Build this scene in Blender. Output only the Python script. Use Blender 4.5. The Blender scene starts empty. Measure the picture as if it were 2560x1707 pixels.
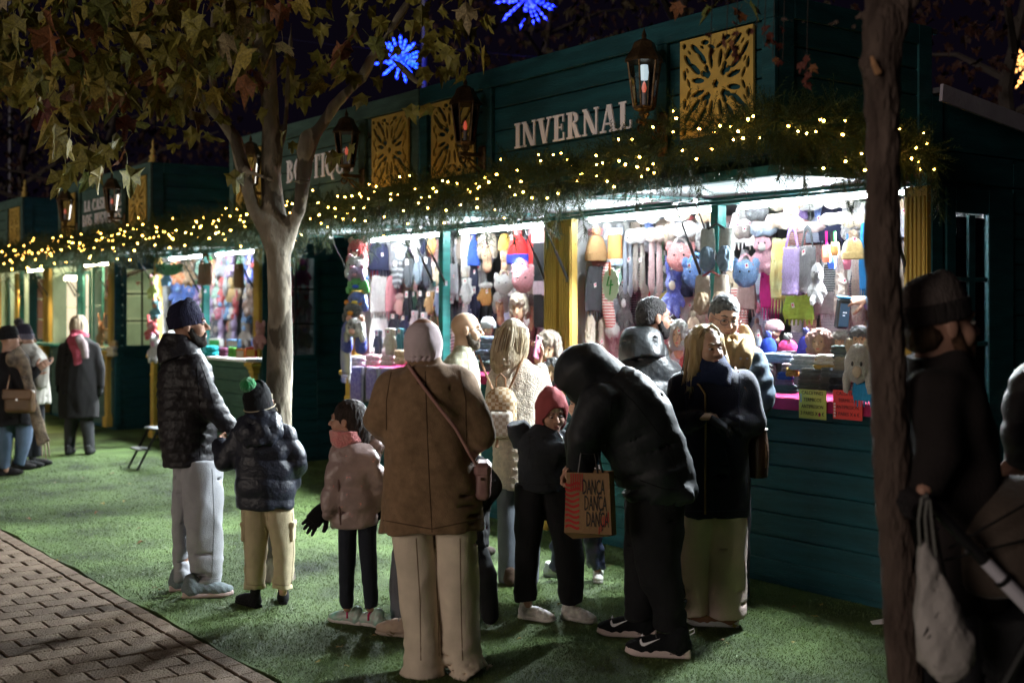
import bpy, math, random
import numpy as np
import openvdb as vdb
from mathutils import Vector, Matrix

random.seed(7)
RNG = np.random.default_rng(7)
SC = bpy.context.scene
COL = SC.collection
PI = math.pi

# ------------------------------------------------------------------ camera, sky, sun, exposure
CAM_H = 1.73
FPX = 3100.0            # focal length in pixels of the 2560 px wide photograph
CX, CY = 1280.0, 775.0  # principal column, horizon row
cam = bpy.data.cameras.new('camera')
cam.sensor_width = 36
cam.lens = FPX / 2560 * 36
cam.shift_y = -(853.5 - CY) / 2560
cam.clip_start, cam.clip_end = 0.1, 300
cam.dof.use_dof = True
cam.dof.focus_distance = 6.7
cam.dof.aperture_fstop = 2.0
cam_o = bpy.data.objects.new('camera', cam)
COL.objects.link(cam_o)
cam_o.location = (0, 0, CAM_H)
cam_o.rotation_euler = (PI / 2, 0, 0)
SC.camera = cam_o

w = bpy.data.worlds.new('World')
SC.world = w
w.use_nodes = True
bg = w.node_tree.nodes['Background']
bg.inputs[0].default_value = (0.32, 0.21, 0.52, 1)
bg.inputs[1].default_value = 0.0075

sun = bpy.data.lights.new('sun', 'SUN')
sun.energy = 0.86
sun.angle = math.radians(25)
sun.color = (1.0, 0.86, 0.74)
sun_o = bpy.data.objects.new('sun', sun)
COL.objects.link(sun_o)
sun_o.rotation_euler = Vector((0.72, 0.69, -0.14)).to_track_quat('-Z', 'Y').to_euler()

SC.view_settings.view_transform = 'Standard'
SC.view_settings.look = 'None'
SC.view_settings.exposure = 0
SC.view_settings.gamma = 1
SC.view_settings.use_curve_mapping = False
SC.cycles.use_denoising = True
SC.cycles.max_bounces = 6
SC.cycles.diffuse_bounces = 3
SC.cycles.glossy_bounces = 2
SC.cycles.transparent_max_bounces = 6
SC.cycles.sample_clamp_indirect = 4
SC.cycles.caustics_reflective = False
SC.cycles.caustics_refractive = False

# ------------------------------------------------------------------ places
def P(u, v, y):
    """The point of the world seen at pixel (u, v) of the 2560 px photograph, y metres away."""
    return Vector(((u - CX) / FPX * y, y, CAM_H - (v - CY) / FPX * y))

TH = math.radians(126.2)
SA = Vector((math.cos(TH), math.sin(TH), 0))        # along the stall fronts, away from the camera
SN = Vector((-math.sin(TH), math.cos(TH), 0))       # out of the stall fronts
SO = Vector((2.32, 6.84, 0))                        # front corner of the first stall's cabin
def SL(t, o, z):
    return SO + SA * t + SN * o + Vector((0, 0, z))
def RP(u, v, o):
    """Where the sight line of pixel (u, v) meets the plane o metres in front of the stall fronts."""
    k = (u - CX) / FPX
    y = (SO.dot(SN) + o) / (k * SN.x + SN.y)
    return P(u, v, y)

# ------------------------------------------------------------------ materials
MATS = {}
def pm(name, col, rough=.75, var=.12, scale=6., bump=.15, bscale=60., metal=0., spec=.35, sheen=0., stretch=(1, 1, 1), col2=None, coat=0.):
    if name in MATS: return MATS[name]
    m = bpy.data.materials.new(name); m.use_nodes = True
    nt = m.node_tree; N = nt.nodes; L = nt.links
    b = N['Principled BSDF']
    b.inputs['Roughness'].default_value = rough
    b.inputs['Metallic'].default_value = metal
    b.inputs['Specular IOR Level'].default_value = spec
    b.inputs['Coat Weight'].default_value = coat
    if sheen:
        b.inputs['Sheen Weight'].default_value = sheen
        b.inputs['Sheen Roughness'].default_value = .5
    tc = N.new('ShaderNodeTexCoord')
    mp = N.new('ShaderNodeMapping'); mp.inputs['Scale'].default_value = stretch
    L.new(tc.outputs['Object'], mp.inputs[0])
    nz = N.new('ShaderNodeTexNoise'); nz.inputs['Scale'].default_value = scale; nz.inputs['Detail'].default_value = 5
    L.new(mp.outputs[0], nz.inputs['Vector'])
    r = N.new('ShaderNodeValToRGB')
    c2 = col2 or tuple(min(1, c * (1 + var * 1.5)) for c in col)
    c1 = tuple(c * (1 - var * 1.5) for c in col) if col2 is None else col
    r.color_ramp.elements[0].position = .3; r.color_ramp.elements[1].position = .7
    r.color_ramp.elements[0].color = (*c1, 1); r.color_ramp.elements[1].color = (*c2, 1)
    L.new(nz.outputs['Fac'], r.inputs[0]); L.new(r.outputs[0], b.inputs['Base Color'])
    if bump:
        n2 = N.new('ShaderNodeTexNoise'); n2.inputs['Scale'].default_value = bscale; n2.inputs['Detail'].default_value = 3
        L.new(mp.outputs[0], n2.inputs['Vector'])
        bp = N.new('ShaderNodeBump'); bp.inputs['Strength'].default_value = bump; bp.inputs['Distance'].default_value = .02
        L.new(n2.outputs['Fac'], bp.inputs['Height']); L.new(bp.outputs[0], b.inputs['Normal'])
    MATS[name] = m
    return m
def emi(name, col, s, base=(.8, .8, .8)):
    if name in MATS: return MATS[name]
    m = bpy.data.materials.new(name); m.use_nodes = True
    b = m.node_tree.nodes['Principled BSDF']
    b.inputs['Base Color'].default_value = (*base, 1)
    b.inputs['Emission Color'].default_value = (*col, 1)
    b.inputs['Emission Strength'].default_value = s
    MATS[name] = m
    return m
def cloth(col, name=None, **k):
    d = dict(rough=.9, var=.1, scale=9, bump=.25, bscale=160, sheen=.02, spec=.2); d.update(k)
    return pm(name or 'cloth_%d_%d_%d' % tuple(int(c * 999) for c in col), col, **d)
def fluff(col):
    return pm('fluff_%d_%d_%d' % tuple(int(c * 999) for c in col), col, rough=.95, var=.18, scale=30, bump=.9, bscale=110, sheen=.5, spec=.1)
def glassmat():
    if 'clear_glass' in MATS: return MATS['clear_glass']
    m = bpy.data.materials.new('clear_glass'); m.use_nodes = True
    nt = m.node_tree; nt.nodes.remove(nt.nodes['Principled BSDF'])
    t = nt.nodes.new('ShaderNodeBsdfTransparent'); g = nt.nodes.new('ShaderNodeBsdfGlossy'); g.inputs['Roughness'].default_value = .05
    mx = nt.nodes.new('ShaderNodeMixShader'); f = nt.nodes.new('ShaderNodeFresnel'); f.inputs[0].default_value = 1.45
    t.inputs[0].default_value = (.9, .93, .92, 1)
    nt.links.new(f.outputs[0], mx.inputs[0]); nt.links.new(t.outputs[0], mx.inputs[1]); nt.links.new(g.outputs[0], mx.inputs[2])
    nt.links.new(mx.outputs[0], nt.nodes['Material Output'].inputs[0])
    MATS['clear_glass'] = m
    return m

# ------------------------------------------------------------------ objects and meshes
def npmesh(name, V, F, mat=None, smooth=True):
    V = np.asarray(V, np.float32).reshape(-1, 3); F = np.asarray(F, np.int32)
    me = bpy.data.meshes.new(name)
    n, k = F.shape
    me.vertices.add(len(V)); me.vertices.foreach_set('co', V.ravel())
    me.loops.add(n * k); me.loops.foreach_set('vertex_index', F.ravel())
    me.polygons.add(n); me.polygons.foreach_set('loop_start', np.arange(0, n * k, k, dtype=np.int32))
    me.polygons.foreach_set('use_smooth', np.full(n, smooth))
    me.update(calc_edges=True)
    if mat: me.materials.append(mat)
    return me
class MB:
    """Collects boxes, tubes, lathes and prisms into one mesh."""
    def __init__(s): s.v = []; s.f = []
    def add(s, vs, fs):
        b = len(s.v); s.v += [tuple(x) for x in vs]; s.f += [tuple(i + b for i in f) for f in fs]; return s
    def box(s, lo, hi, c=0., M=None):
        (x0, y0, z0), (x1, y1, z1) = lo, hi
        if not c:
            vs = [Vector((x, y, z)) for x in (x0, x1) for y in (y0, y1) for z in (z0, z1)]
            fs = [(0, 1, 3, 2), (4, 6, 7, 5), (0, 4, 5, 1), (2, 3, 7, 6), (0, 2, 6, 4), (1, 5, 7, 3)]
        else:
            vs, ix = [], {}
            for i, x in enumerate((x0, x1)):
                for j, y in enumerate((y0, y1)):
                    for k, z in enumerate((z0, z1)):
                        sx, sy, sz = 1 - 2 * i, 1 - 2 * j, 1 - 2 * k
                        for a, d in enumerate(((0, c * sy, c * sz), (c * sx, 0, c * sz), (c * sx, c * sy, 0))):
                            ix[i, j, k, a] = len(vs); vs.append(Vector((x + d[0], y + d[1], z + d[2])))
            q = ((0, 0), (0, 1), (1, 1), (1, 0)); fs = []
            for a in range(3):
                o = [b for b in range(3) if b != a]
                def key(sa, p, r):
                    t = [0, 0, 0]; t[a] = sa; t[o[0]] = p; t[o[1]] = r; return tuple(t)
                for sa in (0, 1): fs.append(tuple(ix[(*key(sa, p, r), a)] for p, r in (q if sa == (a == 1) else q[::-1])))
                for p, r in q:
                    k0, k1 = key(0, p, r), key(1, p, r)
                    fs.append((ix[(*k0, o[0])], ix[(*k1, o[0])], ix[(*k1, o[1])], ix[(*k0, o[1])]))
            for i in (0, 1):
                for j in (0, 1):
                    for k in (0, 1): fs.append(tuple(ix[i, j, k, a] for a in range(3)))
        if M: vs = [M @ x for x in vs]
        return s.add(vs, fs)
    def tube(s, pts, r, n=8, cap=True, flat=1.):
        pts = [Vector(p) for p in pts]; m = len(pts)
        rs = r if isinstance(r, (list, tuple)) else [r] * m
        up = None; vs = []
        for i, p in enumerate(pts):
            d = (pts[min(i + 1, m - 1)] - pts[max(i - 1, 0)]).normalized()
            if up is None: up = Vector((0, 0, 1)) if abs(d.z) < .9 else Vector((1, 0, 0))
            a = d.cross(up).normalized(); up = a.cross(d).normalized()
            for k in range(n):
                t = 2 * PI * k / n
                vs.append(p + (a * math.cos(t) + up * math.sin(t) * flat) * rs[i])
        fs = [(i * n + k, i * n + (k + 1) % n, (i + 1) * n + (k + 1) % n, (i + 1) * n + k) for i in range(m - 1) for k in range(n)]
        if cap: fs += [tuple(range(n))[::-1], tuple((m - 1) * n + k for k in range(n))]
        return s.add(vs, fs)
    def lathe(s, prof, n=12, c=(0, 0, 0)):
        c = Vector(c); vs = []
        for r, z in prof:
            vs += [c + Vector((r * math.cos(2 * PI * k / n), r * math.sin(2 * PI * k / n), z)) for k in range(n)]
        m = len(prof)
        fs = [(i * n + k, i * n + (k + 1) % n, (i + 1) * n + (k + 1) % n, (i + 1) * n + k) for i in range(m - 1) for k in range(n)]
        fs += [tuple(range(n))[::-1], tuple((m - 1) * n + k for k in range(n))]
        return s.add(vs, fs)
    def prism(s, poly, M, h):
        """Polygon in local x, y, extruded along local z by h, placed by matrix M."""
        n = len(poly)
        vs = [M @ Vector((x, y, 0)) for x, y in poly] + [M @ Vector((x, y, h)) for x, y in poly]
        fs = [tuple(range(n))[::-1], tuple(range(n, 2 * n))] + [(i, (i + 1) % n, n + (i + 1) % n, n + i) for i in range(n)]
        return s.add(vs, fs)
    def mesh(s, name, mat=None, smooth=False):
        me = bpy.data.meshes.new(name); me.from_pydata(s.v, [], s.f)
        if smooth: me.polygons.foreach_set('use_smooth', [True] * len(me.polygons))
        me.update()
        if mat: me.materials.append(mat)
        return me
def ob(name, me, parent=None, mat=None, loc=None, rot=None, scale=None):
    if isinstance(me, MB): me = me.mesh(name)
    o = bpy.data.objects.new(name, me); COL.objects.link(o)
    if mat is not None:
        if not me.materials: me.materials.append(None)
        o.material_slots[0].link = 'OBJECT'; o.material_slots[0].material = mat
    if parent: o.parent = parent
    if loc is not None: o.location = loc
    if rot is not None: o.rotation_euler = rot
    if scale is not None: o.scale = scale if hasattr(scale, '__len__') else (scale,) * 3
    return o
def tag(o, label, cat, group=None, kind=None):
    if label: o['label'] = label
    if cat: o['category'] = cat
    if group: o['group'] = group
    if kind: o['kind'] = kind
    return o
def thing(name, label, cat, loc=(0, 0, 0), rotz=0., group=None, kind=None):
    o = bpy.data.objects.new(name, None); COL.objects.link(o)
    o.location = loc; o.rotation_euler = (0, 0, rotz); o.empty_display_size = .1
    return tag(o, label, cat, group, kind)
def struct(o):
    o['kind'] = 'structure'; return o
def dup(root, loc=None, rot=None, scale=None, label=None):
    r = root.copy(); COL.objects.link(r)
    if loc is not None: r.location = loc
    if rot is not None: r.rotation_euler = rot
    if scale is not None: r.scale = scale if hasattr(scale, '__len__') else (scale,) * 3
    if label: r['label'] = label
    for ch in root.children:
        c = ch.copy(); COL.objects.link(c); c.parent = r
        for g in ch.children:
            d = g.copy(); COL.objects.link(d); d.parent = c
    return r

# ------------------------------------------------------------------ sculpting with distance fields
class SD:
    def __init__(s, vox=.01): s.p = []; s.vox = vox
    def rc(s, a, b, ra, rb, k=.02, sub=False):
        a, b = np.array(a, np.float32), np.array(b, np.float32); m = max(ra, rb)
        def f(X, Y, Z):
            d = b - a; L = float(d @ d) + 1e-9
            t = np.clip(((X - a[0]) * d[0] + (Y - a[1]) * d[1] + (Z - a[2]) * d[2]) / L, 0, 1)
            return np.sqrt((X - a[0] - t * d[0]) ** 2 + (Y - a[1] - t * d[1]) ** 2 + (Z - a[2] - t * d[2]) ** 2) - (ra + t * (rb - ra))
        s.p.append((f, np.minimum(a, b) - m, np.maximum(a, b) + m, k, sub)); return s
    def chain(s, pts, k=.02):
        P_ = [np.array(p, np.float32) for p, _ in pts]; R_ = [r for _, r in pts]; m = max(R_)
        def f(X, Y, Z):
            o = None
            for a, b, ra, rb in zip(P_[:-1], P_[1:], R_[:-1], R_[1:]):
                d = b - a; L = float(d @ d) + 1e-9
                t = np.clip(((X - a[0]) * d[0] + (Y - a[1]) * d[1] + (Z - a[2]) * d[2]) / L, 0, 1)
                e = np.sqrt((X - a[0] - t * d[0]) ** 2 + (Y - a[1] - t * d[1]) ** 2 + (Z - a[2] - t * d[2]) ** 2) - (ra + t * (rb - ra))
                o = e if o is None else np.minimum(o, e)
            return o
        s.p.append((f, np.min(P_, 0) - m, np.max(P_, 0) + m, k, False)); return s
    def ell(s, c, r, R=None, k=.02, sub=False):
        c = np.array(c, np.float32); r = np.array(r, np.float32); R = np.array(R if R is not None else np.eye(3), np.float32)
        m = r.max() if not np.allclose(R, np.eye(3)) else r
        def f(X, Y, Z):
            x, y, z = X - c[0], Y - c[1], Z - c[2]
            q = [(R[0, i] * x + R[1, i] * y + R[2, i] * z) / r[i] for i in range(3)]
            l = np.sqrt(q[0] ** 2 + q[1] ** 2 + q[2] ** 2)
            g = np.sqrt((q[0] / r[0]) ** 2 + (q[1] / r[1]) ** 2 + (q[2] / r[2]) ** 2) + 1e-6
            return l * (l - 1) / g
        s.p.append((f, c - m, c + m, k, sub)); return s
    def box(s, c, h, rr=.01, R=None, k=.01, sub=False):
        c = np.array(c, np.float32); h = np.array(h, np.float32); R = np.array(R if R is not None else np.eye(3), np.float32)
        m = float(np.sqrt((h ** 2).sum())) + rr
        def f(X, Y, Z):
            x, y, z = X - c[0], Y - c[1], Z - c[2]
            q = [np.abs(R[0, i] * x + R[1, i] * y + R[2, i] * z) - h[i] + rr for i in range(3)]
            o = np.sqrt(sum(np.maximum(a, 0) ** 2 for a in q))
            return o + np.minimum(np.maximum(np.maximum(q[0], q[1]), q[2]), 0) - rr
        s.p.append((f, c - m, c + m, k, sub)); return s
    def loft(s, nodes, right=(1, 0, 0), k=.03, pw=2.):
        """nodes: (centre, half width along right, half depth); smooth profile, flat ends."""
        right = np.array(right, np.float32)
        K = np.array([(*c, x, y) for c, x, y in nodes], np.float64); n = len(K)
        if n > 2:
            T = np.gradient(K, axis=0); Q_ = []
            for i in range(n - 1):
                for t in (0, .25, .5, .75):
                    Q_.append(K[i] * (2 * t**3 - 3 * t**2 + 1) + T[i] * (t**3 - 2 * t**2 + t) + K[i + 1] * (3 * t**2 - 2 * t**3) + T[i + 1] * (t**3 - t**2))
            K = np.array(Q_ + [K[-1]])
        K = K.astype(np.float32); m = float(K[:, 3:].max())
        def f(X, Y, Z):
            o = None; last = len(K) - 2
            for i in range(len(K) - 1):
                a, b = K[i, :3], K[i + 1, :3]; xa, ya, xb, yb = K[i, 3], K[i, 4], K[i + 1, 3], K[i + 1, 4]
                d = b - a; L = float(np.sqrt(d @ d)) + 1e-9; ax = d / L
                r = right - ax * float(right @ ax); r = r / np.linalg.norm(r); q = np.cross(ax, r)
                x, y, z = X - a[0], Y - a[1], Z - a[2]
                h = ax[0] * x + ax[1] * y + ax[2] * z; t = np.clip(h / L, 0, 1)
                wx = xa + t * (xb - xa); wy = ya + t * (yb - ya)
                u = np.abs(r[0] * x + r[1] * y + r[2] * z) / wx; v = np.abs(q[0] * x + q[1] * y + q[2] * z) / wy
                l2 = np.sqrt(u * u + v * v); l = l2 if pw == 2 else (u ** pw + v ** pw) ** (1 / pw)
                g = np.sqrt((u / wx) ** 2 + (v / wy) ** 2) / np.maximum(l2, 1e-6) + 1e-6
                dl = (l - 1) / g
                e = np.maximum(-h - (.006 if i else 0), h - L - (.006 if i < last else 0))
                w = np.where(dl > 0, np.sqrt(dl ** 2 + np.maximum(e, 0) ** 2), np.maximum(dl, e))
                o = w if o is None else np.minimum(o, w)
            return o
        s.p.append((f, K[:, :3].min(0) - m, K[:, :3].max(0) + m, k, False))
        return s
    def arrays(s, disp=None, amp=.03):
        vx = s.vox
        lo = np.min([p[1] for p in s.p if not p[4]], 0) - amp - 3 * vx
        hi = np.max([p[2] for p in s.p if not p[4]], 0) + amp + 3 * vx
        n = np.ceil((hi - lo) / vx).astype(int) + 1
        g = [lo[i] + vx * np.arange(n[i], dtype=np.float32) for i in range(3)]
        D = np.full(n, .3, np.float32)
        for f, a, b, k, sub in s.p:
            mg = k + 3 * vx + amp
            i0 = np.clip(np.floor((a - mg - lo) / vx).astype(int), 0, n - 1); i1 = np.clip(np.ceil((b + mg - lo) / vx).astype(int) + 1, 1, n)
            if np.any(i1 <= i0): continue
            sl = tuple(slice(p, q) for p, q in zip(i0, i1))
            X, Y, Z = np.meshgrid(g[0][sl[0]], g[1][sl[1]], g[2][sl[2]], indexing='ij', sparse=True)
            e = f(X, Y, Z); d = D[sl]
            if sub:
                h = np.clip(.5 - .5 * (d + e) / k, 0, 1); D[sl] = d + (-e - d) * h + k * h * (1 - h)
            else:
                h = np.clip(.5 + .5 * (d - e) / k, 0, 1); D[sl] = d + (e - d) * h - k * h * (1 - h)
        if disp:
            I = np.nonzero(np.abs(D) < amp + 3 * vx)
            D[I] += disp(g[0][I[0]], g[1][I[1]], g[2][I[2]]).astype(np.float32)
        gr = vdb.FloatGrid(.3); gr.copyFromArray(np.clip(D, -4 * vx, 4 * vx))
        V, F = gr.convertToQuads()
        return V * vx + lo, F[:, ::-1]
    def mesh(s, name, mat=None, disp=None, amp=.03):
        V, F = s.arrays(disp, amp)
        return npmesh(name, V, F, mat)
def wav(amp, freq, n=6, seed=0, an=(1, 1, 1)):
    """A cheap sum of waves for folds: amp metres, freq cycles per metre, an stretches it per axis."""
    r = np.random.default_rng(seed); K = r.normal(size=(n, 3)); K /= np.linalg.norm(K, axis=1)[:, None]
    K = K * np.array(an) * freq * 2 * PI * r.uniform(.6, 1.4, (n, 1)); ph = r.uniform(0, 6.28, n)
    return lambda X, Y, Z: amp * sum(np.sin(K[i, 0] * X + K[i, 1] * Y + K[i, 2] * Z + ph[i]) for i in range(n)) / math.sqrt(n)

def crease(amp, freq, seed=0, an=(1, 1, 1), n=5):
    """Sharper folds: ridges of warped waves."""
    r = np.random.default_rng(seed); K = r.normal(size=(n, 3)); K /= np.linalg.norm(K, axis=1)[:, None]
    K = K * np.array(an) * freq * 2 * PI * r.uniform(.6, 1.5, (n, 1)); ph = r.uniform(0, 6.28, n); W = r.normal(size=(n, 3)) * freq * 2.2
    A = r.uniform(.5, 1, n)
    def f(X, Y, Z):
        o = 0
        for i in range(n):
            w = 1.1 * np.sin(W[i, 0] * X + W[i, 1] * Y + W[i, 2] * Z + ph[-1 - i])
            o = o + A[i] * (np.sqrt(np.sin(.5 * (K[i, 0] * X + K[i, 1] * Y + K[i, 2] * Z) + ph[i] + w) ** 2 + .012) - .62)
        return amp * 1.5 * o / math.sqrt(n)
    return f
# ------------------------------------------------------------------ ground
ROT = (0, 0, TH)
M_TURF = pm('artificial_turf', (.070, .112, .030), rough=.75, var=.5, scale=1.6, bump=.9, bscale=240, spec=.25)
M_BLADE = pm('turf_blade', (.112, .165, .045), rough=.5, var=.4, scale=5, bump=0, spec=.4)
M_PAVE = pm('paver_stone', (.105, .072, .048), rough=.85, var=.2, scale=5, bump=.8, bscale=90, spec=.2, col2=(.19, .138, .096))
M_JOINT = pm('joint_sand', (.05, .045, .038), rough=.95, var=.3, scale=20, bump=.5, bscale=80)
BO = 3.38   # the turf ends this far in front of the stall fronts
g = MB()
edge = [(-9 + i * .25, BO + .012 * math.sin(i * 2.1) + .01 * math.sin(i * 5.3)) for i in range(180)]
vs = [(t, o, .004) for t, o in edge] + [(t, -40, .004) for t, o in edge] + [(t, o + .002, -.03) for t, o in edge]
n = len(edge)
fs = [(i, n + i, n + i + 1, i + 1) for i in range(n - 1)] + [(i, i + 1, 2 * n + i + 1, 2 * n + i) for i in range(n - 1)]
g.add(vs, fs)
turf = struct(ob('turf', g.mesh('turf', M_TURF), loc=SO, rot=ROT))
g = MB().box((-60, -60, -.2), (80, 40, -.045))
ground = struct(ob('ground', g.mesh('ground', M_JOINT), loc=SO, rot=ROT))
g = MB().box((-9, BO + .003, -.044), (40, 16, -.016))
pave = struct(ob('pavement', g.mesh('pavement', M_JOINT), loc=SO, rot=ROT))
def paver(dx, dy, seed):
    r = random.Random(seed); h = .003 * r.random()
    return MB().box((-dx / 2, -dy / 2, -.015), (dx / 2, dy / 2, .001 + h), .006).mesh('paver', M_PAVE)
BIG = [paver(.154, .224, i) for i in range(6)]; SML = [paver(.154, .096, i) for i in range(4)]
far = MB()
for i in range(-25, 185):
    for j in range(-1, 20):
        t = .16 * i
        if j < 0: o, me, dx, dy = BO + .06, SML[i % 4], .154, .096
        elif i % 2 and j == 0: o, me, dx, dy = BO + .112 + .055, SML[i % 4], .154, .105
        else: o, me, dx, dy = BO + .112 + .115 + .229 * (j - .5 * (i % 2)), BIG[(i * 7 + j) % 6], .154, .224
        if .7 <= t <= 6.3 and o < BO + 1.72:
            p = ob('paver', me, pave, loc=(t + random.uniform(-.003, .003), o + random.uniform(-.003, .003), random.uniform(-.002, .002)))
            p.rotation_euler = (random.uniform(-.01, .01), random.uniform(-.01, .01), random.uniform(-.01, .01))
        elif t < 29: far.box((t - dx / 2, o - dy / 2, -.015), (t + dx / 2, o + dy / 2, .001 + .002 * random.random()))
o_ = ob('paver_field', far.mesh('paver_field', M_PAVE), pave); o_['kind'] = 'stuff'

def blades():
    n = 260000
    y = 5.2 + 9.5 * RNG.random(n) ** 1.6
    x = (RNG.random(n) - .5) * 2 * y * .46
    d = np.stack([x - SO.x, y - SO.y]); o = d[0] * SN.x + d[1] * SN.y
    k = (o < BO - .01); x, y = x[k], y[k]; n = len(x)
    h = RNG.uniform(.006, .016, n) ; a = RNG.uniform(0, 6.28, n); l = RNG.normal(0, .008, (n, 2)); wd = RNG.uniform(.0012, .0024, n) * (1 + (y - 5) * .12)
    b = np.stack([x, y, np.full(n, .003)], 1)
    s = np.stack([np.cos(a) * wd, np.sin(a) * wd, np.zeros(n)], 1)
    tip = b + np.stack([l[:, 0], l[:, 1], h], 1)
    V = np.stack([b - s, b + s, tip], 1).reshape(-1, 3)
    return npmesh('grass_blades', V, np.arange(3 * n).reshape(-1, 3), M_BLADE, False)
gb = ob('grass_blades', blades()); tag(gb, 'short green artificial grass blades of the market lawn', 'grass', None, 'stuff')

# ------------------------------------------------------------------ stalls
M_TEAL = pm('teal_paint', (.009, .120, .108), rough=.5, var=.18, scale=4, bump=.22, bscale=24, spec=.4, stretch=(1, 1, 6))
M_TEALD = pm('dark_teal_paint', (.008, .062, .076), rough=.55, var=.2, scale=3, bump=.25, bscale=20, spec=.35, stretch=(1, 1, 6))  # teal paint with shade and a blue night cast put into the colour
M_LIT_TEAL = pm('grey_green_paint', (.060, .115, .100), rough=.6, var=.18, scale=4, bump=.22, bscale=24, spec=.35, stretch=(1, 1, 6))  # same teal paint, street lamp light put into the colour as a paler tone
def wear(m, col, amount=.72):
    nt = m.node_tree; N, L = nt.nodes, nt.links; bs = N['Principled BSDF'].inputs['Base Color']; src = bs.links[0].from_socket
    tc = [n for n in N if n.bl_idname == 'ShaderNodeTexCoord'][0]; mp = N.new('ShaderNodeMapping'); mp.inputs['Scale'].default_value = (2, 2, 9)
    nz = N.new('ShaderNodeTexNoise'); nz.inputs['Scale'].default_value = 7; nz.inputs['Detail'].default_value = 8; nz.inputs['Roughness'].default_value = .7
    L.new(tc.outputs['Object'], mp.inputs[0]); L.new(mp.outputs[0], nz.inputs['Vector'])
    r = N.new('ShaderNodeValToRGB'); r.color_ramp.elements[0].position = amount - .05; r.color_ramp.elements[1].position = amount; L.new(nz.outputs['Fac'], r.inputs[0])
    mx = N.new('ShaderNodeMix'); mx.data_type = 'RGBA'; mx.inputs[7].default_value = (*col, 1); L.new(r.outputs[0], mx.inputs[0]); L.new(src, mx.inputs[6]); L.new(mx.outputs[2], bs)
for m_ in (M_TEAL, M_TEALD, M_LIT_TEAL): wear(m_, (.13, .17, .15))
M_GOLD = pm('gold_paint', (.52, .36, .09), rough=.5, var=.12, scale=9, bump=.1, bscale=60, spec=.4)
M_OCHRE = pm('ochre_paint', (.42, .27, .05), rough=.6, var=.15, scale=6, bump=.2, bscale=40, spec=.35, stretch=(1, 1, .3))
M_INNER = pm('inner_board', (.36, .36, .36), rough=.8, var=.05, scale=5, bump=.1)
M_SOFF = pm('soffit_board', (.46, .56, .56), rough=.45, var=.12, scale=3, bump=.2, bscale=30, spec=.4)
M_WARMIN = pm('warm_inner_board', (.62, .50, .33), rough=.8, var=.08, scale=5, bump=.1)
M_PINK = pm('pink_cloth', (.27, .010, .068), rough=.8, var=.12, scale=9, bump=.2)
M_BLACK = pm('black_metal', (.012, .012, .013), rough=.35, var=.1, bump=0, spec=.5)
M_STEEL = pm('steel', (.5, .5, .52), rough=.3, var=.1, bump=0, metal=1)
M_LETTER = pm('letter_white', (.90, .87, .92), rough=.5, var=.04, bump=.05)
M_BRASS = pm('aged_brass', (.10, .062, .030), rough=.42, var=.3, scale=14, bump=.3, bscale=50, metal=.7)
M_ROOF = pm('roof_felt', (.06, .06, .07), rough=.9, var=.2, bump=.4)
M_EDGE = pm('roof_trim', (.3, .28, .34), rough=.6, var=.1)
LED = emi('led_tube', (.86, .95, 1.0), 260)
LEDW = emi('warm_tube', (1.0, .80, .50), 230)
GLASS = glassmat()

def lattice_mesh():
    s = SD(.0052); H = .262
    def f(X, Y, Z):
        X, Y = np.broadcast_arrays(X, Y)[:2] if False else (X + 0 * Y, Y + 0 * X)
        d = np.maximum(np.abs(X), np.abs(Y)) - H
        x, y = np.maximum(np.abs(X), np.abs(Y)), np.minimum(np.abs(X), np.abs(Y))
        def el(cx, cy, a, rx, ry):
            c, sn = math.cos(math.radians(a)), math.sin(math.radians(a))
            p, q = x - cx, y - cy
            u, v = c * p + sn * q, -sn * p + c * q
            return (np.sqrt((u / rx) ** 2 + (v / ry) ** 2) - 1) * min(rx, ry)
        cut = np.sqrt(x * x + y * y) - (.021 + .004 * np.cos(6 * np.arctan2(Y, X)))
        for e in ((.058, .052, 45, .019, .016), (.088, .064, 30, .021, .015), (.128, .034, 10, .048, .014), (.150, .098, 38, .050, .017),
                  (.196, .030, 65, .028, .010), (.203, .148, 52, .044, .015), (.226, .076, 80, .030, .013), (.19, .19, 45, .018, .007), (.232, .226, 45, .016, .010), (.205, .098, 60, .018, .007)):
            cut = np.minimum(cut, el(*e))
        return np.maximum(np.maximum(d, -cut), np.abs(Z) - .009)
    s.p.append((f, np.array((-H, -H, -.009)), np.array((H, H, .009)), .001, False))
    V, F = s.arrays()
    return npmesh('lattice_panel', V[:, [0, 2, 1]], F, M_GOLD, False)
LATT = lattice_mesh()

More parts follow.
